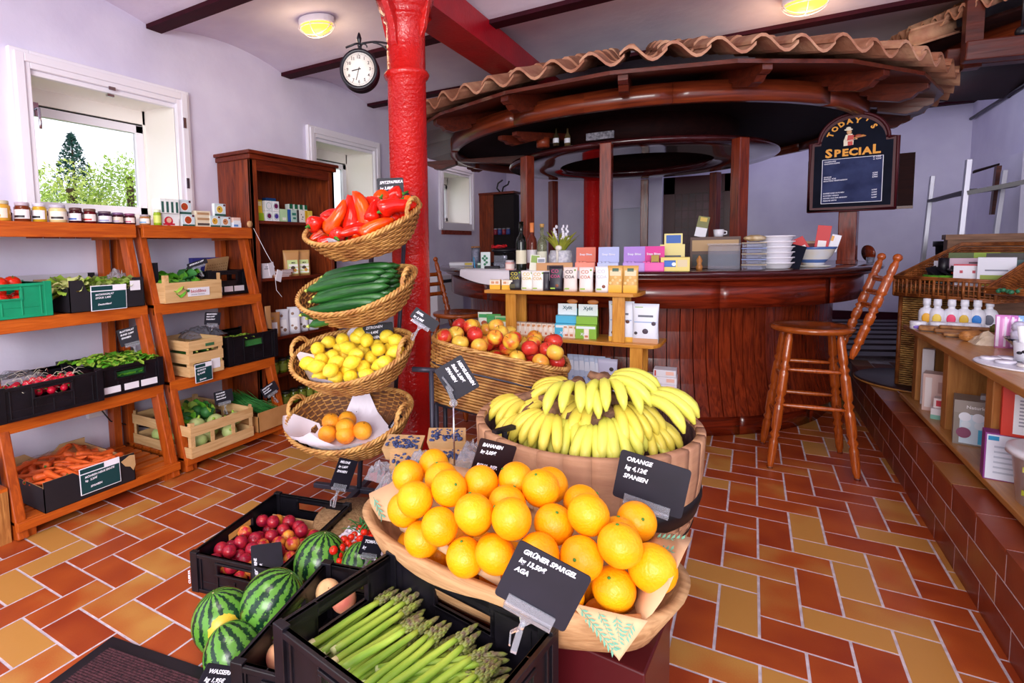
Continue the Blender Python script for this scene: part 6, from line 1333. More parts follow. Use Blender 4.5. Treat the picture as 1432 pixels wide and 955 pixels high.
# ================================================================ PINE DISPLAY SHELF WITH SWEETS
wood('pine', '#d9963c', '#c07a24', 0, .35, 6, coat=.1); wood('pine_v', '#dc9c40', '#bc7622', 2, .35, 8, coat=.1)
ps = thing('pine_shelf', 'small yellow pine shelf with three boards in front of the bar', 'shelf', (-1.03, 3.25, 0))
def board(x0, x1, y0, y1, z, r=.10):
    P = [(x0, y0)]
    P = [(x0+.0, y0+.0), (x1-r*.5, y0)]+[(x1-r*.5+r*.5*math.sin(k*PI/8), y0+r*1.2*(1-math.cos(k*PI/8))) for k in range(1, 5)]+[(x1, y1), (x0, y1)]
    return MB().prism([(x-(-1.03), y-3.25) for x, y in P], z-.022, z)
PT, PM, PB = 1.0, .71, .355
board(-1.50, -.545, 3.10, 3.34, PT).build('board', 'pine', ps, bevel=.004); board(-1.60, -.435, 3.12, 3.40, PM).build('board', 'pine', ps, bevel=.004); board(-1.70, -.345, 3.14, 3.46, PB).build('board', 'pine', ps, bevel=.004)
for (x, z0, z1) in ((-1.33, PM, PT), (-.66, PM, PT), (-1.42, PB, PM), (-.56, PB, PM), (-1.5, 0, PB), (-.50, 0, PB)):
    for y in (3.145, 3.32):
        MB().box(x-.035+1.03, x+.035+1.03, y-.012-3.25, y+.012-3.25, z0, z1-.022).build('upright', 'pine_v', ps, bevel=.003)
def on(px, py, z):
    p = YP(px, py, {PT: 3.15, PM: 3.18, PB: 3.20}[z]+(.0 if z != PB else (.06 if px < 870 else .0))); p.z = z; return p
def shelf_box(nm, lb, px, py, z, W, D, Hh, c, P=(), txt=(), **kw):
    p = on(px, py, z); y = kw.pop('rz', facing(p, .5)); q = p+V((-math.sin(y), math.cos(y), 0))*D/2
    return pack_box(nm, lb, W, D, Hh, (q.x, q.y, z), y, c, P, txt, **kw)
def shelf_pouch(nm, lb, px, py, z, W, D, Hh, c, P=(), txt=(), **kw):
    p = on(px, py, z); y = kw.pop('rz', facing(p, .5)); q = p+V((-math.sin(y), math.cos(y), 0))*D/2
    return pouch(nm, lb, W, D, Hh, (q.x, q.y, z), y, c, P, txt, **kw)
# top board
for k in range(4): shelf_box('sweet_box', 'small yellow and white box at the left end of the top board', 692+8.5*k, 396+.3*k, PT, .07, .05, .062, '#f0b830', [(0, 1, .5, 1, '#f4ead8'), (.15, .45, .6, .85, '#d89a70'), (.55, .85, .6, .85, '#d89a70')], group='yellow boxes on the top board') if k % 2 == 0 else shelf_box('sweet_box', 'small yellow and white box at the left end of the top board', 700+4.5*k, 396, PT, .028, .05, .062, '#e8a820', [(0, 1, .5, 1, '#f4ead8')], group='yellow boxes on the top board')
for px, c, c2, lb, h in ((720, '#26222a', '#d8c83a', 'black cocoa packet with yellow letters, leftmost', .125), (737, '#efece8', '#d8c050', 'white cocoa packet with yellow letters, second from the left', .122), (752, '#efece8', '#d8b060', 'white cocoa packet with gold letters, third from the left', .122),
                         (777, '#2a2632', '#c83a7a', 'tall black cocoa packet with a pink print', .150), (797, '#eddcd6', '#2a2226', 'pale pink cocoa packet with dark letters', .145), (819, '#f0e4e0', '#c87a60', 'white cocoa packet with orange letters', .145), (842, '#eeeef2', '#d0ccd8', 'plain white cocoa packet, rightmost', .150)):
    shelf_pouch('cocoa_packet', lb, px, 401+(px-720)*.02, PT, .085, .05, h, c, [(.12, .45, .08, .14, '#9ac04a')] if c != '#26222a' else [(.1, .5, .08, .3, '#4a4420')], txt=[('CO', .030, .42, .74, c2), ('COA', .026, .46, .54, c2)], spots=[(.82, .88, .006, '#7ab040')] if h < .15 else [(.6, .22, .010, '#8a4a30')])
shelf_pouch('cocoa_packet', 'dark packet turned sideways beside the white ones', 763, 400, PT, .04, .05, .115, '#3a3640', group=None)
for k, px in enumerate((860, 881)):
    shelf_pouch('cracker_bag', ['clear bag of round crackers, left one at the end of the top board', 'clear bag of round crackers, right one at the end of the top board'][k], px, 401, PT, .088, .06, .155, '#d9a85a', [(.08, .92, .0, .28, '#e8b03a'), (.15, .85, .62, .82, '#e8d0a8'), (.3, .7, .78, .9, '#2a5a48')], spots=[(.2+.15*i, .35+.1*(i % 3), .009, '#e8c888') for i in range(5)])
# middle board
for k in range(3): shelf_pouch('crisp_bag', ['green and white snack bag at the left of the middle board', 'green snack bag behind the front one', 'pale green snack bag next to the green ones'][k], 677+12*k, 456-3*k, PM, .10, .06, .13-.01*k, ['#dfe8d8', '#58a858', '#a8d098'][k], [(.02, .98, .0, .22, '#1a8a4a'), (.1, .9, .72, .9, '#2a9a50')], spots=[(.5, .42, .022, '#a8502a'), (.35, .5, .012, '#f0e8e0')])
for k in range(5): shelf_box('stick_pack', 'slim yellow-green pack in the small row', 693+4.6*k, 459+.4*k, PM, .022, .08, .085, '#b8c83a', [(0, 1, .5, .9, '#e8ead8')], group='slim green packs on the middle board')
for k in range(15):
    px = 722+7.0*k; lay = 0
    shelf_box('tiny_box', 'tiny cream box with small orange fruit print', px, 462+.62*k, PM, .030, .05, .058 if k < 6 else .062, '#ecdccb', [(.1, .9, .55, .9, '#f2ece4'), (.2, .8, .15, .38, '#c87a5a')], group='tiny cream boxes in a row on the middle board')
for k in range(13): shelf_box('tiny_box', 'tiny cream box with small orange fruit print', 724+7.4*k, 447+.8*k, PM, .032, .05, .078, '#e8d6c4', [(.2, .8, .7, .9, '#c88a5a')], group='tiny cream boxes in a row on the middle board')
def display(lb, px, py, c, word):
    t = shelf_box('display_carton', lb, px, py, PM, .125, .12, .085, c, [(.05, .95, .72, .9, '#e4f0f4')]); MB().box(-.06, .06, .045, .05, .08, .17).box(-.0625, .0625, -.02, .045, .084, .13).build('back_card', pmat(c), t); MB().box(-.058, .058, .042, .045, .12, .20).build('white_header', pmat('#e8f0f4'), t)
    text(word, .030, pmat('#2a5a68'), t, T(0, .0405, .165, FACE), align='CENTER', bold=.0006, shear=.1); text(word, .022, 'chalk', t, T(-.01, -.0622, .022, FACE), align='CENTER', bold=.0005, shear=.1)
    MB().ball((.03, .04, .215), (.035, .004, .015), 12, 6).build('crest', pmat('#c8783a'), t); return t
display('turquoise display carton on the middle board', 790, 474, '#4ab4d8', 'Xylit'); display('green display carton right of the turquoise one', 819, 477, '#86b838', 'Xylit')
for k, px in enumerate((868, 902)):
    shelf_pouch('almond_bag', ['white bag with almonds and an orange foot at the right of the middle board', 'white bag with dark chocolate drops, rightmost on the middle board'][k], px, 477+2*k, PM, .145, .05, .235-.01*k, '#dfe2ee', [(.03, .97, .0, .12, '#e8b040' if k == 0 else '#c89a78'), (.22, .78, .66, .71, '#5a5a6a'), (.08, .9, .52, .545, '#8aa0c8'), (.1, .4, .9, .92, '#8ab04a')], spots=[(.75, .50, .011, '#5a2a1a'), (.55, .33, .012, '#6a3a20'), (.2, .22, .010, '#5a2a1a'), (.6, .42, .006, '#e89a2a'), (.35, .15, .008, '#d8b080')] if k == 0 else [(.8, .5, .012, '#4a3a4a'), (.5, .30, .016, '#4a3a4a'), (.15, .25, .009, '#3a3038')])
# lower board
shelf_box('blue_box', 'blue and white box low behind the apples', 744, 515, PB, .10, .04, .165, '#4a90c8', [(0, 1, .85, 1, '#dfe8f0')]); shelf_box('grey_box', 'dark grey box with a white top low behind the apples', 782, 523, PB, .10, .05, .15, '#5a5060', [(0, 1, .9, 1, '#dcdce4')]); shelf_box('teal_box', 'small teal box between two boxes low on the pine shelf', 762, 522, PB, .07, .04, .115, '#3a8a8a')
for k in range(6): shelf_pouch('spelt_bag', 'light blue bag with white print in a row on the lowest board', 804+7.5*k, 536-1.*k, PB, .10, .035, .235-.006*(k % 2), '#b8c8e4', [(.1, .9, .6, .85, '#dce4f4')], spots=[(.4, .4, .01, '#8aa0d0'), (.7, .3, .008, '#d8c0b0')], group='light blue bags on the lowest board')
shelf_pouch('white_bag', 'white bag with a brown round motif beside the pine upright', 844, 540, PB, .11, .04, .18, '#e0e2ee', spots=[(.5, .6, .014, '#4a2a20'), (.15, .5, .006, '#3a3a4a'), (.35, .15, .007, '#3a3a4a')]); shelf_pouch('lilac_bag', 'pale lilac bag with a dark spot behind the white one', 849, 522, PB, .12, .03, .225, '#c4c4e0', spots=[(.7, .72, .013, '#3a2a2a')])
for (px, z, lay, c, W) in ((899, 0, 0, '#d8dce4', .16), (899, 1, 0, '#d8dce4', .15), (899, 2, 0, '#d0d4e0', .15), (899, 3, 0, '#d8d8e0', .14), (930, 0, 1, '#e0dce0', .13), (930, 1, 1, '#dedae4', .13), (930, 2, 1, '#dcd8e4', .12), (930, 3, 1, '#e2dee6', .12), (929, 4, 1, '#dad8e0', .12)):
    shelf_box('white_pack', 'flat white box with red edge, %s in the %s pile on the lowest board' % (['bottom one', 'second', 'third', 'fourth', 'top one'][z], ['left', 'right'][lay]), px, 549, PB, W, .10, .040, c, [(.05, .12, .1, .9, '#b83a30'), (.55, .9, .3, .8, '#e8b8a8')]).location.z = PB+.041*z
for (px, z, lb) in ((903, 0, 'white box with red frame at the front of the lowest board'), (938, 0, 'white box with brown print at the right end of the lowest board')):
    shelf_box('white_pack', lb, px, 556, PB, .14 if px < 920 else .10, .07, .065 if px < 920 else .04, '#e0dee8', [(.2, .95, .2, .75, '#c0483a'), (.25, .9, .27, .68, '#e8dcdc')], rz=.25)
# ================================================================ BANANAS IN THE HALF BARREL
BC = V((-.468, 1.725, 0)); BR, BT, BB = .362, .70, .36
mat('barrel_oak', '#b98a68', .7, '#a5765a', nscale=5, stretch=(1, 1, 6), bump=.15, bscale=30); mat('barrel_inside', '#6a4a48', .8, '#4a3034', nscale=20, stretch=(1, 1, 1), bump=.6, bscale=60); mat('hoop_black', '#120e12', .5); mat('barrel_dark', '#2a1512', .4)
t = thing('half_barrel', 'half wine barrel of pale oak full of bananas', 'barrel', tuple(BC))
m = MB(); ns_ = 30
for k in range(ns_):
    a0_ = 2*PI*k/ns_; m.lathe([(BR-.028, BT-.25), (BR-.028, BT), (BR-.024, BT+.004), (BR-.003, BT+.004), (BR, BT-.002), (BR-.004, BT-.10), (BR-.016, BT-.19), (BR-.04, BT-.30), (BR-.06, BT-.34)], 3, a0=a0_+.0006, a1=a0_+2*PI/ns_-.0006, close=True)
m.build('staves', 'barrel_oak', t)
m = MB(); 
for k in range(150): a_ = 2*PI*k/150; m.bar(((BR-.030)*math.cos(a_), (BR-.030)*math.sin(a_), BT-.24), ((BR-.030)*math.cos(a_), (BR-.030)*math.sin(a_), BT-.012), .009, .006, side=(-math.sin(a_), math.cos(a_), 0))
m.build('charred_lining', 'barrel_inside', t)
MB().lathe([(BR-.012, BT-.185), (BR-.014, BT-.165), (BR-.010, BT-.165), (BR-.007, BT-.185), (BR-.018, BT-.225), (BR-.024, BT-.225)], 60, close=True).build('hoop', 'hoop_black', t)
MB().lathe([(0, BT-.27), (BR-.03, BT-.27), (BR-.06, BT-.34), (0, BT-.34)], 48).build('bottom', 'barrel_dark', t)
t = thing('barrel_stand', 'dark round wooden stand under the banana barrel', 'stand', tuple(BC)); MB().lathe([(0, 0), (.24, 0), (.24, .03), (.19, .06), (.19, .28), (.27, .33), (.27, .36), (0, .36)], 36).build('pedestal', 'barrel_dark', t)
def finger(mb, base, yaw, lift, L_, r, curl, m=0):
    pts = []; rad = []; d0 = V((math.cos(yaw), math.sin(yaw), 0)); p = V(base); n_ = 11
    for i in range(n_):
        tt = i/(n_-1); ang = lift-curl*tt; d = d0*math.cos(ang)+V((0, 0, 1))*math.sin(ang); pts.append(p.copy()); p = p+d*(L_/(n_-1))
        rad.append(r*(.42+.1*tt*8 if tt < .12 else (1.0-.12*abs(tt-.5)*2 if tt < .86 else max(.22, 1-(tt-.82)*4.4))))
    mb.tube(pts, rad, 7, m); return pts
def bunch_fn(n, spread, L_, lift, curl, m):
    def f():
        g = random.Random(n*7+int(L_*100)); root = bpy.data.objects.new('banana_bunch', None); C.objects.link(root); root['category'] = 'banana bunch'
        for i in range(n):
            u = (i/(n-1)-.5)*2 if n > 1 else 0; mb = MB(); finger(mb, (.012, u*.028, 0.), u*spread, lift+g.uniform(-.05, .05)-.12*abs(u), L_*g.uniform(.93, 1.05), .0185, curl, 0); mb.build('finger', m, root)
        mb = MB(); mb.tube([(-.042, 0, .034), (-.022, 0, .021), (.006, 0, .009), (.034, 0, .004)], [.012, .017, .021, .018], 8, ell=1.5).build('crown', 'banana_tip', root)
        return root
    return f
BUN = [Proto(bunch_fn(5, .5, .175, .35, 1.7, 'banana_skin')), Proto(bunch_fn(6, .75, .165, .1, 1.5, 'banana_skin')), Proto(bunch_fn(4, .35, .20, .6, 2.0, 'banana_green')), Proto(bunch_fn(7, .9, .15, -.15, 1.2, 'banana_green'))]
def yaw_img(a): return YAW+a      # 0 = image right, -90 deg = towards the viewer
# crown px, z, heading in the image plane (deg), proto, pitch
for k, (px, py, z, hd, b_, tl, s, lb) in enumerate([
    (731, 560, .755, 195, 0, -.1, 1., 'banana bunch lying at the left edge of the barrel'), (763, 561, .765, 165, 1, 0, .95, 'banana bunch at the left back of the barrel'), (770, 578, .775, 215, 1, 0, 1., 'banana bunch in the left middle, crown turned back'),
    (798, 541, .80, 150, 0, .3, 1., 'banana bunch standing at the back, left of the tall one'), (806, 546, .84, 250, 2, .5, 1.05, 'upright banana bunch in the back middle of the barrel'), (826, 562, .80, 200, 1, .1, 1.05, 'banana bunch curving left in the middle of the barrel'),
    (846, 536, .87, 330, 2, .6, 1.2, 'tall banana bunch arching highest in the barrel'), (850, 540, .86, 262, 2, .3, 1., 'banana bunch hanging below the tall one, with the dark sticker'), (866, 565, .81, 310, 1, .1, 1., 'banana bunch right of the middle'),
    (896, 560, .83, 322, 2, .3, 1.25, 'large banana bunch at the right of the barrel'), (853, 582, .785, 300, 3, 0, 1.05, 'banana bunch lying in the front right'), (772, 582, .76, 258, 3, 0, 1., 'banana bunch spreading in the front left of the barrel'),
    (800, 584, .765, 262, 3, 0, 1.02, 'banana bunch spreading in the front middle of the barrel'), (836, 592, .765, 275, 3, 0, 1., 'small banana bunch at the very front of the barrel'), (735, 580, .735, 240, 1, -.1, .95, 'banana bunch at the front left rim'), (905, 612, .72, 10, 3, -.1, .7, 'short banana bunch at the front right rim'), (900, 590, .75, 300, 1, -.05, .9, 'banana bunch low at the right side')]):
    P = ZP(px, py, z-.035); P.x += (BC.x-P.x)*.07; P.y += (BC.y-P.y)*.07; BUN[b_].put(tuple(P), (0, -tl*.3, yaw_img(math.radians(hd))), lb, None, s*.95 if s < 1.2 else s*.82)
t = thing('fruit_sticker', 'small dark sticker on the bananas', 'sticker', tuple(DP(848, 577, 1.62)), (0, 0, .5)); MB().box(-.008, .008, -.001, .001, -.016, .016).build('paper', 'slate', t); MB().box(-.005, .005, -.002, -.001, -.002, .012).build('print', pmat('#b8c83a'), t)
sign_px('black price sign for bananas clipped to the barrel rim', ['BANANEN', 'kg 3,05€', '', 'ECUA. REP.'], 690, 643, 1.34, 56, 52, roll=.33, yaw=.3, ts=.0125, clip=False, m='slate_brown')
t = thing('rim_clamp', 'black clamp on the barrel rim above the banana sign', 'clamp', tuple(ZP(703, 606, .70)), .9); MB().bar((-.03, 0, .008), (.05, .02, .008), .02, .012).bar((0, -.012, .01), (-.004, -.02, -.07), .014, .012).ball((-.004, -.02, -.03), (.012, .012, .014), 10, 8).build('clamp', 'black_metal', t)
# ================================================================ ORANGES IN THE WOODEN TROUGH
TC = V((-.492, 1.118, 0)); TY = math.radians(-5); TZt = .582; TA, TB, TH = .402, .192, .135
mat('trough_wood', '#c09468', .7, '#a0744c', nscale=7, stretch=(1, 6, 6), bump=.25, bscale=20, dist=1)
t = thing('wooden_trough', 'long carved wooden trough heaped with oranges', 'trough', (TC.x, TC.y, TZt-TH), TY); m = MB(); q = 64; vs = []
prof = [(.0, 0, .0), (.62, .62, 0), (.86, .84, .05), (1.0, 1.0, TH), (.955, .90, TH+.002), (.82, .74, .06), (.55, .5, .03), (0, 0, .03)]
for (fa, fb, z) in prof:
    for i in range(q): sx_, sy_ = sup(2*PI*i/q, 2.6); vs.append((TA*fa*sx_, TB*fb*sy_, z+(.012*sx_*sx_ if z > .1 else 0)))
m.add(vs, [(k*q+i, k*q+(i+1) % q, (k+1)*q+(i+1) % q, (k+1)*q+i) for k in range(len(prof)-1) for i in range(q)], 0, True); m.build('hollowed_log', 'trough_wood', t)
mat('pedestal_red', '#4a1016', .3); 
t = thing('display_pedestal', 'dark red box pedestal under the right end of the trough', 'pedestal', (-.27, 1.13, 0), TY); MB().box(-.12, .12, -.10, .12, 0, TZt-TH).build('box', 'pedestal_red', t, bevel=.004)
t = thing('wooden_stool', 'brown wooden stool legs under the trough beside the asparagus crate', 'stool', (-.62, 1.16, 0), TY)
MB().box(-.16, .20, -.13, .13, .385, TZt-TH).build('seat', 'bar_wood_h', t, bevel=.004)
for sx_ in (-.13, .17):
    for sy_ in (-.10, .10): MB().tube([(sx_*1.1, sy_*1.1, 0), (sx_, sy_, .39)], [.016, .02], 10).build('leg', 'canopy_wood', t)
OL = [(203,172),(275,140),(318,195),(145,295),(257,293),(380,250),(455,235),(187,380),(295,375),(545,240),(562,312),(640,290),(445,375),(710,213),(725,340),(845,282),(385,460),(500,470),(640,410),(830,400),(940,393),(1020,365),(775,480),(1083,520),(920,550),(840,620),(1010,650),(920,690),(870,470),(400,345)]
cT, sT = math.cos(TY), math.sin(TY)
def tloc(p): x, y = p.x-TC.x, p.y-TC.y; return (x*cT+y*sT, -x*sT+y*cT)
def mound(p): u, v = tloc(p); return TZt-.02+.165*max(0, 1-(u/.46)**2)**.6*max(0, 1-((v-.0)/.235)**2)**.55
OP = []
for (x, y) in OL:
    px, py = 500+x/2.69, 600+y/2.69; best = None
    for i in range(700):
        P = DP(px, py, .72+.0014*i)
        if P.z < mound(P) or P.z < TZt-.03: best = P; break
    OP.append(best or DP(px, py, 1.2))
OR = .0415
for it in range(60):
    for i in range(len(OP)):
        for j in range(i):
            d = OP[i]-OP[j]; L_ = d.length
            if L_ < 2*OR*.985 and L_ > 1e-6: d *= (2*OR*.985-L_)/L_*.5; OP[i] = OP[i]+d; OP[j] = OP[j]-d
    for i in range(len(OP)):
        u, v = tloc(OP[i]); k = math.hypot(u/(TA-.03), v/(TB-.02))
        if k > 1: OP[i].x += (TC.x-OP[i].x)*.08; OP[i].y += (TC.y-OP[i].y)*.08
for i, P in enumerate(OP):
    names = {23: 'large orange at the front right end of the trough', 13: 'orange on top of the heap in front of the barrel', 0: 'orange at the back left corner of the trough', 27: 'lowest orange at the front right of the trough', 3: 'leftmost orange at the end of the trough'}
    ORANGE.put(tuple(P), rnd_rot(rng, 1.2), names.get(i, 'orange heaped in the wooden trough'), None if i in names else 'oranges in the trough', OR/.0405*(1.10 if i == 23 else 1.))
pl = Pile(55); pl.p = [(P.x, P.y, -9, OR) for P in []]
for i in range(14):
    u = -.25+.083*(i % 7); v = -.045+.09*(i//7); P = V((TC.x+u*cT-v*sT, TC.y+u*sT+v*cT, TZt-.075)); ORANGE.put(tuple(P), rnd_rot(rng, 1.2), 'orange in the lower layer of the trough', 'oranges in the trough', 1.)
# printed kraft paper over the rim
def paper(name, label, P, m='kraft_paper', green=(), th=.0006):
    """P: rows of world points"""
    t = thing(name, label, 'paper', (0, 0, 0)); mb = MB(); r = len(P); c = len(P[0]); vs = [p for row in P for p in row]
    mb.add(vs, [(i*c+j, (i+1)*c+j, (i+1)*c+j+1, i*c+j+1) for i in range(r-1) for j in range(c-1)], 0, True); o = mb.build('sheet', m, t)
    s = o.modifiers.new('thickness', 'SOLIDIFY'); s.thickness = th
    if green:
        gm = MB()
        for (a, b, n_) in green:
            a = V(a); b = V(b); gm.bar(a, b, .0012, .0004)
            for i in range(n_):
                q_ = a.lerp(b, (i+.5)/n_); d = (b-a)/n_; sd = d.cross(V((0, -1, .3))).normalized()*.010
                for s_ in (-1, 1): gm.add([q_, q_+d*.5+sd*s_*.6, q_+d*1.2+sd*s_, q_+d*.9+sd*s_*.3], [(0, 1, 2, 3)])
        gm.build('leaf_print', pmat('#6aa088', .8), t)
    return t
def L3(a, b, c, n=6):
    """triangle a-b (on the rim) to tip c as a point grid"""
    return [[a.lerp(b, j/n).lerp(c, i/n)+V((0, -.004*math.sin(PI*j/n)*math.sin(PI*i/n*.9), 0)) for j in range(n+1)] for i in range(n+1)]
a, b = ZP(796, 842, .60), ZP(906, 868, .605); c = YP(866, 924, min(a.y, b.y)-.035)
paper('kraft_paper_corner', 'kraft paper corner with green leaf print hanging over the trough front', L3(a, b, c)+[], green=tuple((a.lerp(b, u0).lerp(c, v0)+V((-.0, -.003, .001)), a.lerp(b, u1).lerp(c, v1)+V((0, -.003, .001)), n_) for u0, v0, u1, v1, n_ in ((.12, .05, .3, .8, 9), (.38, .05, .48, .75, 8), (.62, .05, .66, .6, 6), (.85, .1, .8, .45, 4))))
paper('kraft_paper_corner', 'crumpled kraft paper with pale green print at the right end of the trough', [[DP(880, 762, 1.12), DP(905, 744, 1.14), DP(940, 746, 1.12), DP(968, 752, 1.08)], [DP(890, 790, 1.08), DP(915, 772, 1.08), DP(945, 775, 1.03), DP(958, 770, 1.0)], [DP(885, 840, 1.03), DP(912, 812, 1.0), DP(935, 805, .975), DP(945, 798, .985)], [DP(895, 872, .97), DP(912, 858, .95), DP(925, 840, .945), DP(935, 822, .95)]], green=((DP(915, 752, 1.115), DP(955, 755, 1.075), 6), (DP(908, 768, 1.09), DP(940, 770, 1.04), 5)))
paper('kraft_paper_corner', 'crumpled printed paper at the left end of the trough', [[DP(516, 690, 1.44), DP(545, 676, 1.46), DP(575, 650, 1.52)], [DP(518, 706, 1.42), DP(540, 700, 1.42), DP(570, 680, 1.45)], [DP(530, 726, 1.38), DP(550, 730, 1.36), DP(580, 730, 1.33)]], m='kraft_paper', green=((DP(522, 695, 1.425), DP(534, 722, 1.38), 4),))
paper('kraft_paper_corner', 'printed paper edge behind the oranges below the banana sign', [[DP(628, 650, 1.5), DP(655, 655, 1.5), DP(700, 672, 1.48), DP(745, 695, 1.46)], [DP(630, 668, 1.46), DP(655, 674, 1.44), DP(700, 690, 1.42), DP(745, 712, 1.4)]])
paper('kraft_paper_edge', 'brown paper lining along the front rim of the trough', [[DP(556, 732, 1.30), DP(600, 750, 1.24), DP(650, 775, 1.18), DP(700, 805, 1.12)], [DP(560, 742, 1.30), DP(602, 762, 1.235), DP(650, 792, 1.165), DP(700, 822, 1.105)]])
sign_px('black price sign for oranges clipped at the back of the trough', ['ORANGE', 'kg 4,12€', 'SPANIEN'], 910, 676, 1.20, 93, 72, roll=.17, yaw=-.1, ts=.0145)
sign_px('black price sign turned on its corner, on a thin metal stem', ['HEIDELBEEREN', 'Stück 3,80€', 'SPANIEN'], 639, 529, 1.52, 52, 44, roll=1.05, ts=.0135, clip=False)
p = DP(634, 560, 1.52); t = thing('metal_sign_holder', 'thin metal stem with a clear clip holding the tilted sign', 'stand', tuple(p), facing(p)); MB().tube([(0, 0, 0), (.0, 0, -.235)], .0026, 8).build('stem', 'chrome', t); MB().bar((-.016, 0, .045), (.002, 0, -.005), .02, .012).ball((0, 0, -.008), (.012, .009, .012), 10, 8).bar((-.03, 0, .07), (0, 0, .03), .016, .005).build('clip', 'acrylic', t)
# ================================================================ CRATES AT THE FRONT
# asparagus
a_, b_ = ZP(405, 865, .55), ZP(548, 771, .55); cy = math.radians(-9); ex = V((math.cos(cy), math.sin(cy), 0)); ey = V((-math.sin(cy), math.cos(cy), 0)); AW, AD, AHt = .43, .315, .17
AC = b_+ex*(AW/2)-ey*(AD/2); AC.z = .55-AHt
plastic_crate('black plastic crate of green asparagus in the foreground', AW, AD, AHt, tuple(AC), cy)
def aloc(u, v, z): return AC+ex*u+ey*v+V((0, 0, z))
def mk_spear():
    L_ = .235; m = MB(); pts = [(0, -L_/2+L_*i/10, .0015*math.sin(i*.8)) for i in range(11)]; m.tube(pts[:9], [.0072, .0078, .0078, .0076, .0072, .0068, .0065, .0062, .006], 8, 0); o = m.build('asparagus_spear', 'asparagus_stalk'); o['category'] = 'asparagus'
    h = MB(); 
    for i in range(26):
        tt = i/26; y = L_*.28+L_*.24*tt; a = i*2.4; r = .0062*(1-tt**2.2)+.0006; c = V((r*math.cos(a), y, r*math.sin(a))); h.ball(c, (.0030*(1-.5*tt), .0075*(1-.4*tt), .0026*(1-.5*tt)), 6, 5, 0)
    h.tube([(0, L_*.28, 0), (0, L_*.40, 0), (0, L_*.5, 0), (0, L_*.535, 0)], [.0062, .0062, .004, .0006], 8).build('tip', 'asparagus_tip', o)
    b = MB(); b.tube([(0, -L_/2-.003, 0), (0, -L_/2+.022, 0)], [.0072, .0080], 8)
    b.build('base', 'asparagus_base', o); return o
SP = Proto(mk_spear); g = random.Random(9)
SPN = 'green asparagus spear lying in the black crate'
for lay in range(4):
    for i in range(15):
        u = -.185+.0262*i+g.uniform(-.006, .006); v = .0-.035*(i/14)+g.uniform(-.014, .014)+.02*math.sin(i*.9); z = .056+.0165*lay+g.uniform(-.003, .003)
        SP.put(tuple(aloc(u, v+.01, z)), (g.uniform(-.04, .07), g.uniform(0, 6), -.20-.12*(i/14)+g.uniform(-.08, .08)), SPN, 'asparagus spears in the crate', (1.05, g.uniform(.95, 1.08), 1.05))
qa, qb = ZP(545, 948, .475), ZP(702, 926, .475); qd = qb-qa; qz = math.atan2(-qd.x, qd.y)
for k in range(6): SP.put(tuple((qa+qb)/2+V((.012*(k % 3)-.02, -.014*k+.012, -.006*(k//2)))), (.02, k, qz+.05*(k % 3)-.05), 'asparagus spear lying across the others at the front', 'crosswise asparagus spears', (1.15, 1.05, 1.15))
SP.put(tuple(aloc(-.05, -.035, .135)), (.05, 0, cy-.75+.55), 'single asparagus spear crossing upright over the heap', None, (1.0, .8, 1.0))
sign_px('large black price sign for green asparagus in the foreground', ['GRÜNER SPARGEL', 'kg 13,50€', 'AGA'], 758, 819, .86, 107, 93, roll=.42, yaw=-.05, ts=.0118)
t = thing('support_crate', 'dark crate carrying the asparagus crate', 'crate', (AC.x, AC.y, 0), cy); MB().box(-AW/2+.01, AW/2-.01, -AD/2+.01, AD/2-.01, 0, AC.z).build('body', 'crate_black', t, bevel=.004)
# peaches
pa, pb = ZP(329, 924, .35), ZP(455, 786, .35); py_ = math.radians(12.5); ex2 = V((math.cos(py_), math.sin(py_), 0)); ey2 = V((-math.sin(py_), math.cos(py_), 0)); PC = pb+ex2*.15-ey2*.20; PC.z = .35-.17
plastic_crate('black plastic crate with a few peaches, left of the asparagus', .30, .40, .17, tuple(PC), py_)
t = thing('support_crate', 'dark crate carrying the peach crate', 'crate', (PC.x, PC.y, 0), py_); MB().box(-.14, .14, -.19, .19, 0, PC.z).build('body', 'crate_black', t, bevel=.004)
for k, (u, v, z) in enumerate([(-.09, -.155, .045), (-.07, .11, .045), (-.01, .07, .055), (-.09, -.08, .043), (0, -.13, .045), (-.02, .0, .045), (.06, .12, .045), (.05, .03, .045)]):
    P = PC+ex2*u+ey2*v+V((0, 0, z)); P = (ZP(393, 918, .285), ZP(459, 828, .30), ZP(481, 838, .30))[k] if k < 3 else P; PEACH.put(tuple(P), rnd_rot(rng, .8), ['large pale peach at the front left of the peach crate', 'rosy peach seen at the far end of the crate', 'yellow-red peach seen through the hand hole', 'peach in the left row of the crate', 'peach at the front of the crate', 'peach in the middle of the crate', 'peach in the far right corner of the crate', 'peach low at the right side of the crate'][k], None, 1.05)
m = MB()
for k in range(4): leaf(m, PC+ex2*(-.13)+ey2*(.05+.02*k)+V((0, 0, .06)), (0.2, .3, 1), .08, .02, .5)
tag(m.build('peach_leaves', 'leaf_light'), 'green leaf tips at the side of the peach crate', 'leaves')
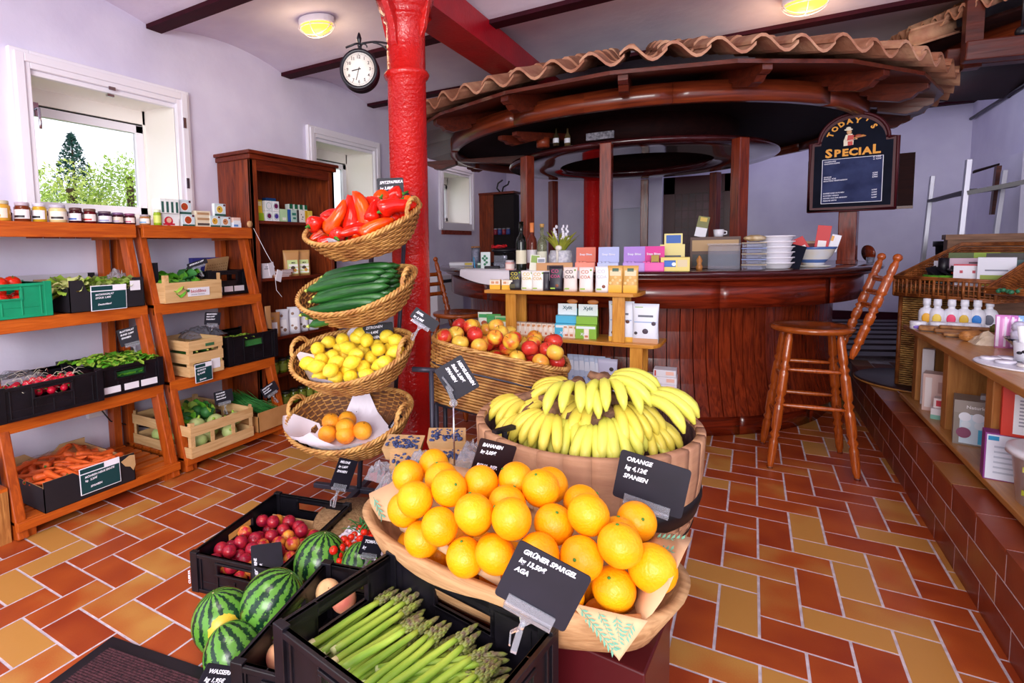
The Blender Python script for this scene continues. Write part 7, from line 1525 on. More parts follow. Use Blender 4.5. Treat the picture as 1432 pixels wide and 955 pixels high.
# nectarines
NC = V((-1.655, 1.455, 0)); ny = math.radians(11)
plastic_crate('black plastic crate of red nectarines on the floor', .385, .51, .15, tuple(NC), ny)
pl = Pile(61); cN, sN = math.cos(ny), math.sin(ny)
for i, (x, y, z, r) in enumerate(pl.drop(62, .0275, lambda g: (g.uniform(-.15, .15), g.uniform(-.215, .13)), lambda x, y: .036, 26, .05)):
    NECT[i % 3 == 0].put((NC.x+x*cN-y*sN, NC.y+x*sN+y*cN, z), rnd_rot(pl.rng, .9), 'dark red nectarine in the floor crate' if i % 3 else 'red and yellow nectarine in the floor crate', 'red nectarines' if i % 3 else 'two-coloured nectarines', r/.0265)
t = thing('cardboard_insert', 'torn brown cardboard strip at the back of the nectarine crate', 'cardboard', (NC.x, NC.y, .05), ny); MB().box(-.14, .15, .15, .155, 0, .055).box(-.14, -.02, .13, .155, .03, .034).build('strip', 'carton_inner', t)
P = ZP(374, 788, .14); price_sign('grey-black price sign lying over the front of the nectarine crate', ['NEKTARINE', 'kg 4,95€', 'ESP'], tuple(P+V((0, 0, .01))), facing(P)+.3, .13, .11, tilt=-.95, roll=-1.35, ts=.0135, clip=False)
text('CUERYA', .014, 'chalk', bpy.data.objects['plastic_crate.006'] if False else thing('crate_print', 'small white letters on the corner of the nectarine crate', 'print', tuple(NC+rotm(0, 0, ny)@V((-.20, -.262, .03))), ny), T(0, -.002, 0, FACE@rotm(0, 0, Q)), bold=.0004)
# watermelons
MEL = Proto(mk_melon)
for k, (px, py, z, r, rot, lb) in enumerate([(381, 843, .155, .098, (-.35, .55, .3), 'large striped watermelon at the front, beside the peach crate'), (449, 786, .14, .099, (-.2, .05, 0), 'light striped watermelon between the nectarine and peach crates'), (312, 868, .095, .094, (-.1, -.25, 1.), 'watermelon with a yellow patch, leftmost on the floor'), (327, 915, .085, .085, (-.6, .3, 2.), 'dark watermelon partly under the front ones'), (506, 790, .20, .07, (-.1, .3, 2), 'dark green watermelon peeping behind the asparagus crate')]):
    P = ZP(px, py, z); MEL.put(tuple(P), rot, lb, None, r)
    if k == 2:
        R = Euler(rot).to_matrix(); d = (CAM-P).normalized(); d2 = (d+V((.22, -.1, -.32))).normalized(); o = MB().ball((0, 0, 0), (1, 1, 1), 20, 14).build('ground_spot', 'melon_patch'); o.parent = bpy.data.objects.get(MEL.o.name) and [x for x in C.objects if x.get('label') == lb][0]
        loc = R.inverted()@d2; o.location = (loc.x*.26, loc.y*.26, loc.z*.27); o.scale = (.79, .79, .84)
sign_px('black price sign for watermelons at the lower edge of the photo', ['WASSERMELONE', 'kg 1,95€'], 312, 948, 1.35, 60, 34, roll=.5, ts=.015, clip=False)
# cherry tomatoes with paper and sack
P = ZP(503, 757, .20); t = thing('tomato_punnet', 'paper tray under the cherry tomatoes', 'tray', (P.x, P.y, .14), .3); MB().box(-.10, .10, -.13, .13, 0, .01).box(-.10, -.094, -.13, .13, 0, .04).box(.094, .10, -.13, .13, 0, .04).build('tray', 'tissue', t); MB().box(-.11, .11, -.14, .14, -.14, 0).build('riser', 'crate_black', t)
pl = Pile(71)
for x, y, z, r in pl.drop(62, .0145, lambda g: (P.x+g.uniform(-.075, .075), P.y+g.uniform(-.11, .11)), lambda x, y: .152, 16, .12): CHERRY.put((x, y, z), rnd_rot(pl.rng, .8), 'red cherry tomato in the tray beside the trough', 'cherry tomatoes', r/.0135)
m = MB()
for k in range(40): leaf(m, (P.x-.06+rng.uniform(-.03, .03), P.y+.08+rng.uniform(-.03, .05), .19), (rng.uniform(-1, 1), rng.uniform(-1, 1), .7), .05, .008, .8, 0, 0, 4, rng)
tag(m.build('tomato_greens', 'leaf_dark'), 'green tomato stalks beside the cherry tomatoes', 'stalks', kind='stuff')
sign_px('small dark price sign behind the asparagus crate corner', ['TOMATEN', 'kg'], 520, 764, 1.62, 34, 26, roll=.4, yaw=.3, ts=.013)
crumple('white_paper', 'crumpled white paper with green stripe under the tomatoes', 0, 'tissue', (P.x-.06, P.y+.03, .15), 15, .16, .24, .05, cat='paper')
mat('burlap', '#a8845c', .95, '#8a6844', nscale=60, bump=.6, bscale=120)
P2 = ZP(503, 712, .12); t = thing('burlap_sack', 'brown burlap covered round table behind the crates', 'sack', (P2.x+.02, P2.y-.05, 0)); MB().lathe([(.19, 0), (.185, .10), (.175, .118), (0, .122)], 40).build('cover', 'burlap', t)
# blueberries in paper punnets
BP = ZP(600, 645, .45); t = thing('berry_stand', 'dark stand below the blueberry punnets', 'stand', (BP.x, BP.y+.05, 0), YAW); MB().box(-.17, .17, -.10, .10, 0, .40).build('box', 'barrel_dark', t, bevel=.004)
k = 0
for (px, py, dz, yo) in ((565, 626, .085, .09), (625, 616, .085, .09), (573, 650, .03, -.0), (632, 645, .03, -.0), (575, 668, .0, -.05)):
    p = DP(px, py, 1.93+yo); t = thing('berry_punnet', ['brown paper punnet of blueberries, back left', 'brown paper punnet of blueberries, back right', 'brown paper punnet of blueberries, front left', 'brown paper punnet of blueberries, front right beside the stem', 'brown paper punnet of blueberries, lowest at the left'][k], 'punnet', (p.x, p.y, max(.41, p.z-.03)), YAW-.15+.1*k)
    MB().hexa([(-.06, -.045, 0), (.06, -.045, 0), (.06, .045, 0), (-.06, .045, 0), (-.072, -.057, .045), (.072, -.057, .045), (.072, .057, .06), (-.072, .057, .06)]).build('tray', 'carton_inner', t)
    m = MB(); gg = random.Random(k)
    for i in range(70): m.ball((gg.uniform(-.060, .060), gg.uniform(-.046, .046), .046+gg.uniform(0, .010)), .0068, 8, 6)
    o = m.build('blueberries', 'blueberry', t); o['kind'] = 'stuff'; k += 1
for k, (px, py, dd) in enumerate(((533, 655, 1.88), (550, 670, 1.8), (662, 628, 1.85), (655, 640, 1.8), (590, 640, 1.83))):
    p = DP(px, py, dd); crumple('plastic_wrap', ['clear wrap bunched at the left of the blueberries', 'clear wrap hanging at the lower left of the blueberries', 'clear wrap at the right of the blueberries', 'clear wrap below the right punnet', 'clear wrap between the front punnets'][k], 0, 'film', tuple(p-V((0, 0, .03))), 20+k, .09, .09, .07, n=8)
# doormat
A, B = ZP(157, 887, .012), ZP(312, 940, .012); d = (B-A).normalized(); nrm = V((d.y, -d.x, 0)); t = thing('doormat', 'dark brown ribbed doormat with a black rubber border', 'mat', (A.x, A.y, 0), math.atan2(d.y, d.x))
MB().box(0, .90, -.60, 0, 0, .006).build('rubber_border', 'black_metal', t, bevel=.002); m = MB()
for i in range(62): m.box(.045, .855, -.045-.0084*i-.0055, -.045-.0084*i, .004, .012)
m.build('ribbed_pile', mat('mat_pile', '#5a3038', .95, '#2c161e', nscale=140), t)
# ================================================================ RIGHT SIDE: PLATFORM, COSMETICS SHELF, WICKER
RS0, RS1, RX0, RX1, RZB, RZT = 1.9, 4.08, .785, 1.16, .36, .775
wood('pale_pine', '#bd8448', '#a56c34', 1, .35, 6, coat=.1); wood('pale_pine_v', '#b97f42', '#9c6230', 2, .4, 8)
t = thing('cosmetics_shelf', 'long low pine shelf on the tiled platform with bottles on top', 'shelf', (.95, 3.0, KZ))
MB().box(RX0-.95, RX1-.95, RS0-3, RS1-3, RZT-.03-KZ, RZT-KZ).build('top_board', 'pale_pine', t, bevel=.004); MB().box(RX0-.95, RX1-.95, RS0-3, RS1-3, RZB-.025-KZ, RZB-KZ).build('bottom_board', 'pale_pine', t, bevel=.004)
for y in (3.95, 3.40, 2.85-.0, 2.25): MB().box(.82-.95, 1.12-.95, y-.035-3, y+.035-3, RZB-KZ, RZT-.03-KZ).build('divider', 'pale_pine_v', t, bevel=.003)
for y in (2.0, 3.0, 3.95): MB().box(.85-.95, 1.1-.95, y-.03-3, y+.03-3, 0, RZB-.025-KZ).build('runner', 'pale_pine_v', t)
MB().box(RX1-.02-.95, RX1-.005-.95, RS0-3, RS1-3, RZB-KZ, RZT-.03-KZ).build('back_panel', 'barrel_dark', t)
RQ = -Q*.62     # packs face the aisle and the viewer
def rs(px, py, z, dx=0.): p = ZP(px, py, z); p.x += dx; return p
def rbox(nm, lb, px, py, z, W, D, Hh, c, P=(), txt=(), rz=-.9, dz=0, **kw):
    p = ZP(px, py, z); return pack_box(nm, lb, W, D, Hh, (p.x, p.y, z+dz), rz, c, P, txt, **kw)
# bottom board
def at_x(px, py, X_, z): p = XP(px, py, X_); p.z = z; return p
def bx(nm, lb, x, y, z, W, D, Hh, c, P=(), txt=(), rz=-Q*.55, **kw): return pack_box(nm, lb, W, D, Hh, (x, y, z), rz, c, P, txt, **kw)
t = pack_box('gift_box', 'taupe boxed set showing white and blue sachets', .20, .14, .20, (.91, 3.20, RZB), -.22, '#8a8078', [(.0, 1, .72, 1, '#968c86'), (.10, .97, .04, .70, '#c8dcec'), (.40, .97, .06, .38, '#4ab4e0'), (.45, .75, .40, .52, '#2a90c8')], [('Naturkosmetik', .020, .5, .83, '#e8e4e8')])
for i in range(4): disc_panel(t, .20, .14, .20, .18+.21*i, .64, .020, '#e4e8f4', .002); disc_panel(t, .20, .14, .20, .2+.21*i, .47, .016, '#d8e4f0', .0022)
disc_panel(t, .20, .14, .20, .17, .28, .024, '#8a4a6a', .0024)
bx('carton', 'dark carton standing behind the gift set', 1.05, 3.28, RZB, .14, .10, .25, '#2c1a18', [(.1, .9, .7, .8, '#5a3a30')])
pack_box('small_carton', 'small grey carton lying on the gift set', .07, .05, .02, (.93, 3.20, RZB+.201), -.3, '#a09aa0')
pack_box('magenta_carton', 'purple and white printed carton near the bucket', .17, .07, .18, (.872, 2.755, RZB), -.15, '#8a3a8a', [(.03, .99, .02, .97, '#dfe4f4')]+[(.15, .85, .15+.11*i, .19+.11*i, '#b8c0d4') for i in range(6)]+[(.05, .22, .85, .94, '#2a90c8')])
pack_box('red_carton', 'red carton with a white text panel standing on the purple one', .14, .12, .19, (.90, 2.755, RZB+.181), -.25, '#c8301e', [(.22, .95, .06, .84, '#e8e8f0')]+[(.32, .85, .22+.07*i, .25+.07*i, '#9a98a8') for i in range(8)])
pack_box('red_carton', 'second red carton with a white panel at the photo edge', .14, .12, .19, (1.05, 2.71, RZB+.181), -.25, '#b82a20', [(.22, .95, .06, .84, '#e8e8f0')]+[(.32, .85, .22+.07*i, .25+.07*i, '#9a98a8') for i in range(8)])
pack_box('violet_carton', 'violet carton behind the bucket', .12, .12, .18, (1.05, 2.73, RZB), -.22, '#6a3a9a', [(.1, .9, .1, .9, '#d8d4ec')])
for x, y, z, W, D, H_, c, P, lb in ((.88, 3.74, 0, .12, .10, .20, '#d8b8b0', [(.08, .30, .1, .9, '#e8dcdc'), (.5, .9, .5, .8, '#b89088')], 'tall pink-beige carton between the left dividers'), (.99, 3.84, .0, .10, .08, .33, '#a8845c', [(.1, .9, .6, .9, '#c8c0b8')], 'tall brown carton at the back of the left bay'), (.86, 3.86, 0, .05, .05, .31, '#cfcad0', [(.2, .8, .1, .4, '#8a8a92')], 'grey-white carton at the far end of the bottom board'),
                               (.87, 3.56, 0, .11, .07, .055, '#dcd4d8', [(.0, 1, .0, .4, '#7ab0a0')], 'small pink and teal box on the bottom board'), (.875, 3.565, .056, .10, .06, .05, '#e0d0d0', [(.1, .5, .2, .8, '#c03040')], 'small cream and red box on the teal one')):
    pack_box('carton', lb, W, D, H_, (x, y, RZB+z), -.3, c, P)
for k in range(4): pack_box('brown_box', 'small dark brown box, %s of its little stack' % ['bottom', 'second', 'third', 'top'][k], .055, .055, .055, (.985+.01*(k % 2), 3.62, RZB+.056*k), -.3, ['#8a5a3a', '#7a4a30', '#8a5a40', '#5a3020'][k], [(.2, .8, .2, .8, '#a87a58')])
# bucket
P = ZP(1418, 700, RZB); t = thing('white_bucket', 'white plastic bucket with a lid, handle and red warning diamond', 'bucket', (.925, 2.53, RZB)); t.scale = (1.45, 1.45, 1.15)
MB().lathe([(0, 0), (.075, 0), (.088, .15), (.094, .15), (.094, .165), (.088, .170), (0, .168)], 48).build('tub', mat('bucket_white', '#e4e4ee', .35), t); MB().lathe([(.0, .171), (.085, .171), (.097, .168), (.099, .150), (.094, .150), (.094, .165)], 48).build('lid', 'bucket_white', t)
MB().tube([(.097*math.cos(a*PI/14-2.4), .097*math.sin(a*PI/14-2.4), .150-.045*math.sin(a*PI/14)) for a in range(15)], .004, 6).build('handle', 'bucket_white', t)
a_ = -2.35; o = MB().prism([(0, -.019), (.019, 0), (0, .019), (-.019, 0)], 0, .001).build('warning_diamond', pmat('#c83038'), t); o.matrix_local = T(.0845*math.cos(a_), .0845*math.sin(a_), .075, rotm(0, 0, a_+Q)@FACE)
o = MB().prism([(0, -.014), (.014, 0), (0, .014), (-.014, 0)], .001, .0015).build('diamond_field', 'chalk', t); o.matrix_local = T(.0845*math.cos(a_), .0845*math.sin(a_), .075, rotm(0, 0, a_+Q)@FACE)
text('!', .020, 'black_metal', t, T(.0875*math.cos(a_), .0875*math.sin(a_), .068, rotm(0, 0, a_+Q)@FACE), align='CENTER', bold=.0006)
o = MB().box(-.012, .012, -.001, 0, -.008, .008).build('green_sticker', pmat('#a8b038'), t); o.matrix_local = T(.084*math.cos(a_-.28), .084*math.sin(a_-.28), .045, rotm(0, 0, a_-.28+Q))
o = MB().box(-.012, .012, -.001, 0, -.008, .008).build('green_sticker', pmat('#c8c868'), t); o.matrix_local = T(.0855*math.cos(a_-.28), .0855*math.sin(a_-.28), .115, rotm(0, 0, a_-.28+Q))
# top board: dispensers
def pump(lb, px, c, big=True, dy=0):
    p = YP(px, 446, 3.97+.03*(px % 2)); t = thing('lotion_bottle', lb, 'bottle', (p.x, p.y, RZT), face_yaw(p)); k = 1.2 if big else .85
    MB().lathe([(0, 0), (.027*k, 0), (.029*k, .01), (.029*k, .075*k), (.022*k, .088*k), (.012*k, .094*k), (.012*k, .105*k), (.015*k, .106*k), (.014*k, .135*k), (0, .136*k)], 24).build('bottle', 'bucket_white', t)
    MB().ball((0, -.0285*k, .045*k), (.016*k, .0025, .024*k), 14, 8).build('printed_motif', pmat(c), t)
for lb, px, c in (('white lotion bottle with a golden drop, leftmost', 1295, '#e8a818'), ('white lotion bottle with a pale yellow drop', 1310, '#e8c84a'), ('white lotion bottle with a pink drop', 1330, '#e83a6a'), ('white lotion bottle with a mustard drop', 1348, '#d8b030'), ('white lotion bottle with a blue drop', 1366, '#1f7ad0'), ('white lotion bottle with a small dark motif', 1383, '#5a5a6a')):
    pump(lb, px, c, True)
for k, (px, c) in enumerate(((1284, '#8a6ad0'), (1312, '#e8b030'), (1336, '#d8d4dc'), (1360, '#c8ccd8'))):
    p = YP(px, 451, 3.88); t = thing('cream_jar', ['white cream jar with violet flowers', 'white cream jar with yellow print', 'white cream jar with a plain side', 'white cream jar next to the wooden brushes'][k], 'jar', (p.x, p.y, RZT), face_yaw(p)); MB().lathe([(0, 0), (.034, 0), (.036, .01), (.035, .028), (0, .028)], 24).build('jar', 'bucket_white', t); MB().lathe([(.036, .026), (.037, .04), (.034, .044), (0, .045)], 24).build('lid', 'bucket_white', t); MB().ball((0, -.035, .014), (.02, .002, .010), 10, 6).build('printed_motif', pmat(c), t)
for k, (x, y, W, D, H_, rz, c) in enumerate(((.87, 3.80, .14, .06, .03, -.3, '#a8723c'), (.97, 3.74, .24, .06, .025, -.2, '#96602e'), (.98, 3.74, .22, .045, .02, -.15, '#a87440'), (.93, 3.62, .15, .05, .02, -.1, '#b8854c'))):
    t = thing('wooden_brush', ['wooden brush with rounded back at the far end of the shelf', 'long wooden brush lying in the stack', 'slim wooden brush on top of the stack', 'short wooden brush near the soap bag'][k], 'brush', (x, y, RZT+.0+(.022 if k == 2 else 0)), rz)
    MB().box(-W/2, W/2, -D/2, D/2, .004, H_).build('back', mat('brush_wood%d' % k, c, .5, '#7a4a22', nscale=30), t, bevel=.006); MB().box(-W/2+.01, W/2-.01, -D/2+.004, D/2-.004, 0, .006).build('bristles', pmat('#3a2a20'), t)
t = thing('wooden_roller', 'round wooden handle end lying between brush and wrapped soap', 'handle', (.93, 3.52, RZT+.026), (0, Q, .9)); MB().lathe([(0, -.05), (.02, -.05), (.026, -.03), (.026, .05), (.022, .055), (0, .055)], 24).build('handle', 'post_wood', t)
crumple('wrapped_soap', 'cream cloth wrapped soap tied with string', 0, mat('cream_cloth', '#d8c8b0', .8, '#c8b498', nscale=30), (.99, 3.44, RZT), 31, .15, .12, .065, n=8, cat='soap')
o = MB().ball((0, 0, 0), (.03, .026, .024), 16, 10, fn=lambda p, q_: q_*(1+.08*math.sin(8*p.x+6*p.z))).build('green_sponge', mat('olive_sponge', '#6a6a28', .9, '#4a4a1c', nscale=60)); o.location = (1.04, 3.56, RZT+.06); tag(o, 'olive green sponge above the wrapped soap', 'sponge')
t = thing('patterned_bowl', 'dark blue and white patterned bowl of wrapped bath balls', 'bowl', (1.06, 3.24, RZT)); MB().lathe([(0, 0), (.04, 0), (.045, .012), (.08, .045), (.092, .062), (.086, .060), (.06, .025), (0, .012)], 36).build('bowl', mat('indigo_pattern', '#1a1e3a', .3, '#c8b89a', nscale=45, lo=.48, hi=.56), t)
for k in range(4):
    o = MB().ball((0, 0, 0), .026, 14, 10, fn=lambda p, q_: q_*(1+.1*math.sin(13*p.x+9*p.y)*math.cos(11*p.z))).build('wrapped_bath_ball', mat('frosted_wrap', '#d8d4e8', .25, '#b8b4cc', nscale=30)); o.location = (1.05+.05*math.cos(k*1.6+2), 3.24+.05*math.sin(k*1.6+2), RZT+.075+.03*(k == 0)); tag(o, ['clear wrapped bath ball highest in the patterned bowl', 'clear wrapped bath ball at the back of the patterned bowl', 'clear wrapped bath ball at the left of the patterned bowl', 'clear wrapped bath ball at the front of the patterned bowl'][k], 'bath ball')
t = thing('white_pot', 'white pot with black ornament holding tubes', 'pot', (.965, 2.95, RZT+.012)); t.scale = (1.25,)*3; MB().lathe([(0, 0), (.04, 0), (.045, .06), (.042, .06), (.038, .005), (0, .005)], 32).build('pot', 'bucket_white', t)
m = MB()
for k in range(5): a_ = -2.6+.3*k; m.ball((.0435*math.cos(a_), .0435*math.sin(a_), .028+.006*math.sin(k*2)), (.007, .007, .005), 8, 6)
m.build('ornament', 'black_metal', t)
for k, (dx, dy, tl) in enumerate(((-.012, .02, -.15), (.012, .0, .12), (.02, .02, .3))):
    t = thing('lip_balm_tube', ['white tube leaning left in the white pot', 'white tube leaning right in the white pot', 'pencil leaning in the white pot'][k], 'tube', (.965+dx*1.3, 2.95+dy, RZT+.03), (.05, tl, 0)); MB().lathe([(0, 0), (.012 if k < 2 else .003, 0), (.012 if k < 2 else .003, .12 if k < 2 else .13), (0, .122 if k < 2 else .135)], 14).build('body', pmat('#f0eef4' if k < 2 else '#8a4a3a'), t)
t = thing('white_tray', 'round white tray with flat tins on the pine shelf', 'tray', (.955, 2.90, RZT)); t.scale = (1.2, 1.2, 1); MB().lathe([(0, 0), (.135, 0), (.142, .006), (.140, .009), (.13, .006), (0, .005)], 48).build('tray', 'bucket_white', t)
for k, (dx, dy, c) in enumerate(((-.09, .06, '#e8e4ec'), (-.07, .0, '#d8d4e0'), (-.03, -.05, '#e4dcd8'), (.02, -.085, '#e0cfa0'), (-.04, .085, '#dcd8e4'), (.07, -.03, '#e8e6ee'), (-.0, .0, '#d4d4e0'))):
    t = thing('flat_tin', 'flat round tin on the white tray, ' + ['at its far left', 'second along the left edge', 'at the front left', 'yellowish, at the front', 'at the back', 'at the right', 'in the middle'][k], 'tin', (.955+dx*1.15, 2.90+dy*1.15, RZT+.0065)); t.scale = (1.2, 1.2, 1); MB().lathe([(0, 0), (.026, 0), (.026, .009), (.0245, .011), (0, .011)], 24).build('tin', pmat(c, .25), t); MB().lathe([(0, .0112), (.018, .0112), (.018, .0118), (0, .0118)], 20).build('label', pmat('#b8b0bc'), t)
for k, (px, c, lb) in enumerate(((1404, '#d88ac8', 'clear bag of pink sticks hanging behind the bottles'), (1414, '#c878c0', 'second clear bag of pink sticks'), (1422, '#8ab8e8', 'clear bag of pale blue sticks'), (1431, '#2a68c0', 'bag of dark blue sticks at the photo edge'))):
    p = YP(px, 430, 3.35); pouch('stick_bag', lb, .05, .03, .15, (p.x, p.y, RZT), face_yaw(p), c, [(.1, .3, .05, .95, '#e8dcf0'), (.6, .75, .05, .95, '#e8dcf0')], rough=.15)
# wicker chest and trays
cw = ZP(1262, 532, KZ); t = thing('wicker_chest', 'tall wicker chest at the far end of the pine shelf', 'chest', (1.08, 4.55, KZ), 0)
mat('wicker_pale', '#c89a52', .5, '#7a4c1c', nscale=18)
def weave_panel(mb, w_, h_, M, step=.018):
    n_ = int(w_/step)
    for j in range(int(h_/.014)):
        P = [M@V((-w_/2+w_*i/(n_*2), -.004*math.cos(PI*i/2+PI*(j % 2)) if i % 2 == 0 else 0, .007+.014*j)) for i in range(n_*2+1)]; mb.tube(P, .0058, 4, cap=False)
hh_ = .60; m = MB(); R_ = Matrix.Rotation(-.9, 4, 'Z')
CH = .19
for ang in (0, Q, PI, -Q): weave_panel(m, 2*CH, hh_, Matrix.Rotation(-.35+ang, 4, 'Z')@Matrix.Translation((0, -CH, 0)))
m.build('woven_sides', 'wicker_pale', t); MB().obox((0, 0, hh_/2), 2*CH-.02, 2*CH-.02, hh_-.01, rotm(0, 0, -.35)).build('inner_box', 'wicker_lining', t)
for sx_ in (-1, 1):
    for sy_ in (-1, 1): p = rotm(0, 0, -.35)@V((sx_*CH, sy_*CH, 0)); MB().tube([p, p+V((0, 0, hh_))], .012, 8).build('corner_pole', 'wicker_dark', t)
def wicker_tray(lb, loc, rz, W, D, Hh, rx=0, back=0.):
    t = thing('wicker_tray', lb, 'basket', loc, (rx, 0, rz)); m = MB(); r = .008
    for z in (0, Hh): 
        for k_ in range(2): m.tube([(-W/2, -D/2, z+.010*k_), (W/2, -D/2, z+.010*k_), (W/2, D/2, z+back*(z > 0)+.010*k_), (-W/2, D/2, z+back*(z > 0)+.010*k_)], r, 6, closed=True)
    m.build('rim', 'wicker_dark', t); m = MB()
    for i in range(22):
        x = -W/2+W*i/21; m.tube([(x, -D/2, 0), (x, -D/2, Hh)], .004 if i % 3 else .008, 5)
    for i in range(1, 4): m.tube([(-W/2, -D/2, Hh*i/4), (W/2, -D/2, Hh*i/4)], .003, 5)
    m.build('open_front', 'wicker_dark', t); m = MB()
    for side in (-1, 1):
        for j in range(int((Hh+back)/.013)):
            z = .013*j; n_ = 26; P = []
            for i in range(n_+1):
                y = -D/2+D*i/n_; zz = z*(Hh+back*(i/n_))/(Hh+back); P.append((side*W/2+.004*(1 if (i+j) % 2 else -1), y, zz))
            m.tube(P, .005, 4, cap=False)
    for j in range(int((Hh+back)/.013)): m.tube([(-W/2+W*i/30, D/2+.004*(1 if (i+j) % 2 else -1), .013*j) for i in range(31)], .005, 4, cap=False)
    m.build('woven_sides', 'wicker_dark', t); MB().box(-W/2, W/2, -D/2, D/2, -.006, .004).build('base', 'wicker_lining', t); return t
TL, TR = ZP(1250, 408, .965), ZP(1392, 428, .965)
TL = YP(1250, 410, 4.35); TR = YP(1392, 425, 3.95); d = TR-TL; ty = math.atan2(d.y, d.x); Wt = V((d.x, d.y)).length; n3 = V((-math.sin(ty), math.cos(ty), 0)); TRc = (TL+TR)/2+n3*.26
zt = min(TL.z, TR.z); print('tray', TL, TR)
tr = wicker_tray('large open wicker tray with boxes on the wicker chest', (TRc.x, TRc.y, KZ+.61), ty, Wt, .52, .105, back=.20)
TZ2 = KZ+.68
t = thing('wood_wool', 'brown paper shavings filling the wicker tray', 'filling', (TRc.x, TRc.y, KZ+.616), ty); t['kind'] = 'stuff'; MB().box(-Wt/2+.02, Wt/2-.02, -.24, .24, 0, .062).build('filling', mat('shavings', '#8a5a30', .9, '#3a2014', nscale=50, bump=1.)  , t)
def tray_pos(px, v): # point in the tray at picture column px and depth v behind its front edge
    a = TL+n3*v; dd = ray(px, 400); den = dd.x*d.y-dd.y*d.x; s = (a.x*dd.y-a.y*dd.x)/(dd.x*d.y-dd.y*d.x) if abs(den) > 1e-9 else 0; return V((a.x+d.x*s, a.y+d.y*s, TZ2))
for lb, px, v, W, H_, c, P in (('slim white carton standing in the wicker tray', 1311, .25, .045, .14, '#d8d8e4', [(.1, .9, .5, .6, '#8a8a9a')]), ('white box with small red figures in the wicker tray', 1354, .10, .13, .13, '#e4e0ea', [(0, 1, .93, 1, '#c03048'), (.2, .3, .6, .72, '#b83048'), (.6, .7, .6, .72, '#b83048'), (.6, .7, .2, .36, '#b83048'), (.2, .3, .2, .3, '#b83048')]), ('pale pink box behind the one with red figures', 1350, .22, .17, .16, '#c8a8bc', [(.55, .8, .8, .86, '#5a3a4a')]),
                               ('white and yellow book leaning in the wicker tray', 1392, .12, .15, .17, '#d8d8e4', [(.08, .95, .05, .42, '#8a9a30'), (.08, .6, .08, .25, '#c8b040'), (.2, .8, .55, .60, '#7a7a8a')]), ('green patterned box standing at the back of the tray', 1378, .40, .34, .19, '#4a5a20', [(.33, .66, .0, 1, '#8aa82a')]), ('dark box lying at the right of the tray', 1412, .26, .20, .19, '#2a2022', [(.6, .95, .6, .8, '#4a6a6a')])):
    p = tray_pos(px, v); pack_box('boxed_gift', lb, W, .035, H_, (p.x, p.y, TZ2), face_yaw(p), c, P)
p = tray_pos(1318, .14); t = thing('green_dish', 'bright green round dish of black sachets in the wicker tray', 'dish', (p.x, p.y, TZ2+.02)); MB().lathe([(0, 0), (.085, 0), (.095, .02), (.092, .04), (.085, .038), (0, .02)], 32).build('dish', mat('moss_green', '#5a9a20', .8, '#3f7a18', nscale=60, bump=.5), t)
m = MB(); 
for k in range(7): m.obox((.05*math.cos(k*.9), .05*math.sin(k*.9), .06), .05, .012, .06, rotm(.2*k, .3, k))
m.build('sachets', 'black_metal', t); m = MB()
for k in range(4): m.ball((.06*math.cos(k*1.6+3.7), .05*math.sin(k*1.6+3.7), .055), .009, 8, 6)
m.build('red_beads', pmat('#d83020'), t); MB().lathe([(0, .04), (.025, .04), (.025, .14), (0, .142)], 20).build('dark_candle', 'black_metal', t)
p = YP(1432, 405, 3.7); wicker_tray('second wicker tray cut by the right photo edge', (p.x+.17, p.y+.1, .99), -.75, .42, .36, .012, back=.15)
bd_ = MB(); gg = random.Random(8)
p = YP(1425, 395, 3.75)
for k in range(26): bd_.ball((gg.uniform(-.08, .10), gg.uniform(-.04, .04), gg.uniform(0, .012)), .011, 8, 6)
o = bd_.build('green_beads', pmat('#2a6a48')); o.location = (p.x, p.y, 1.0); tag(o, 'green beads in the second wicker tray', 'beads', kind='stuff')
p = YP(1376, 365, 4.9); t = thing('wooden_case', 'large brown wooden case with an oval hand hole behind the tray', 'crate', (p.x+.12, 4.95, KZ), -.15); MB().box(-.30, .5, -.12, .12, 0, .97).build('side', mat('case_wood', '#8a6248', .6, '#6e4a34', nscale=8, stretch=(1, 6, 6)), t, bevel=.004); MB().box(-.31, .51, -.135, .13, .95, .985).build('lid_edge', 'case_wood', t)
MB().lathe([(0, 0), (.055, 0), (.055, .002), (0, .002)], 24).build('hand_hole', 'black_metal', t).matrix_local = T(.12, -.122, .88, FACE@rotm(0, 0, 0))@Matrix.Diagonal((1.2, .45, 1, 1)); text('BIO WEINGUT', .035, pmat('#5a3a28'), t, T(-.26, -.122, .86, FACE), bold=.0004)
p = YP(1333, 355, 5.3); t = thing('dark_planter', 'dark tapered pot behind the wicker tray', 'pot', (p.x, 5.3, KZ)); MB().lathe([(0, 0), (.06, 0), (.10, .90), (.115, .90), (.115, .94), (.10, .94), (.09, .90), (0, .86)], 24).build('pot', 'black_metal', t)
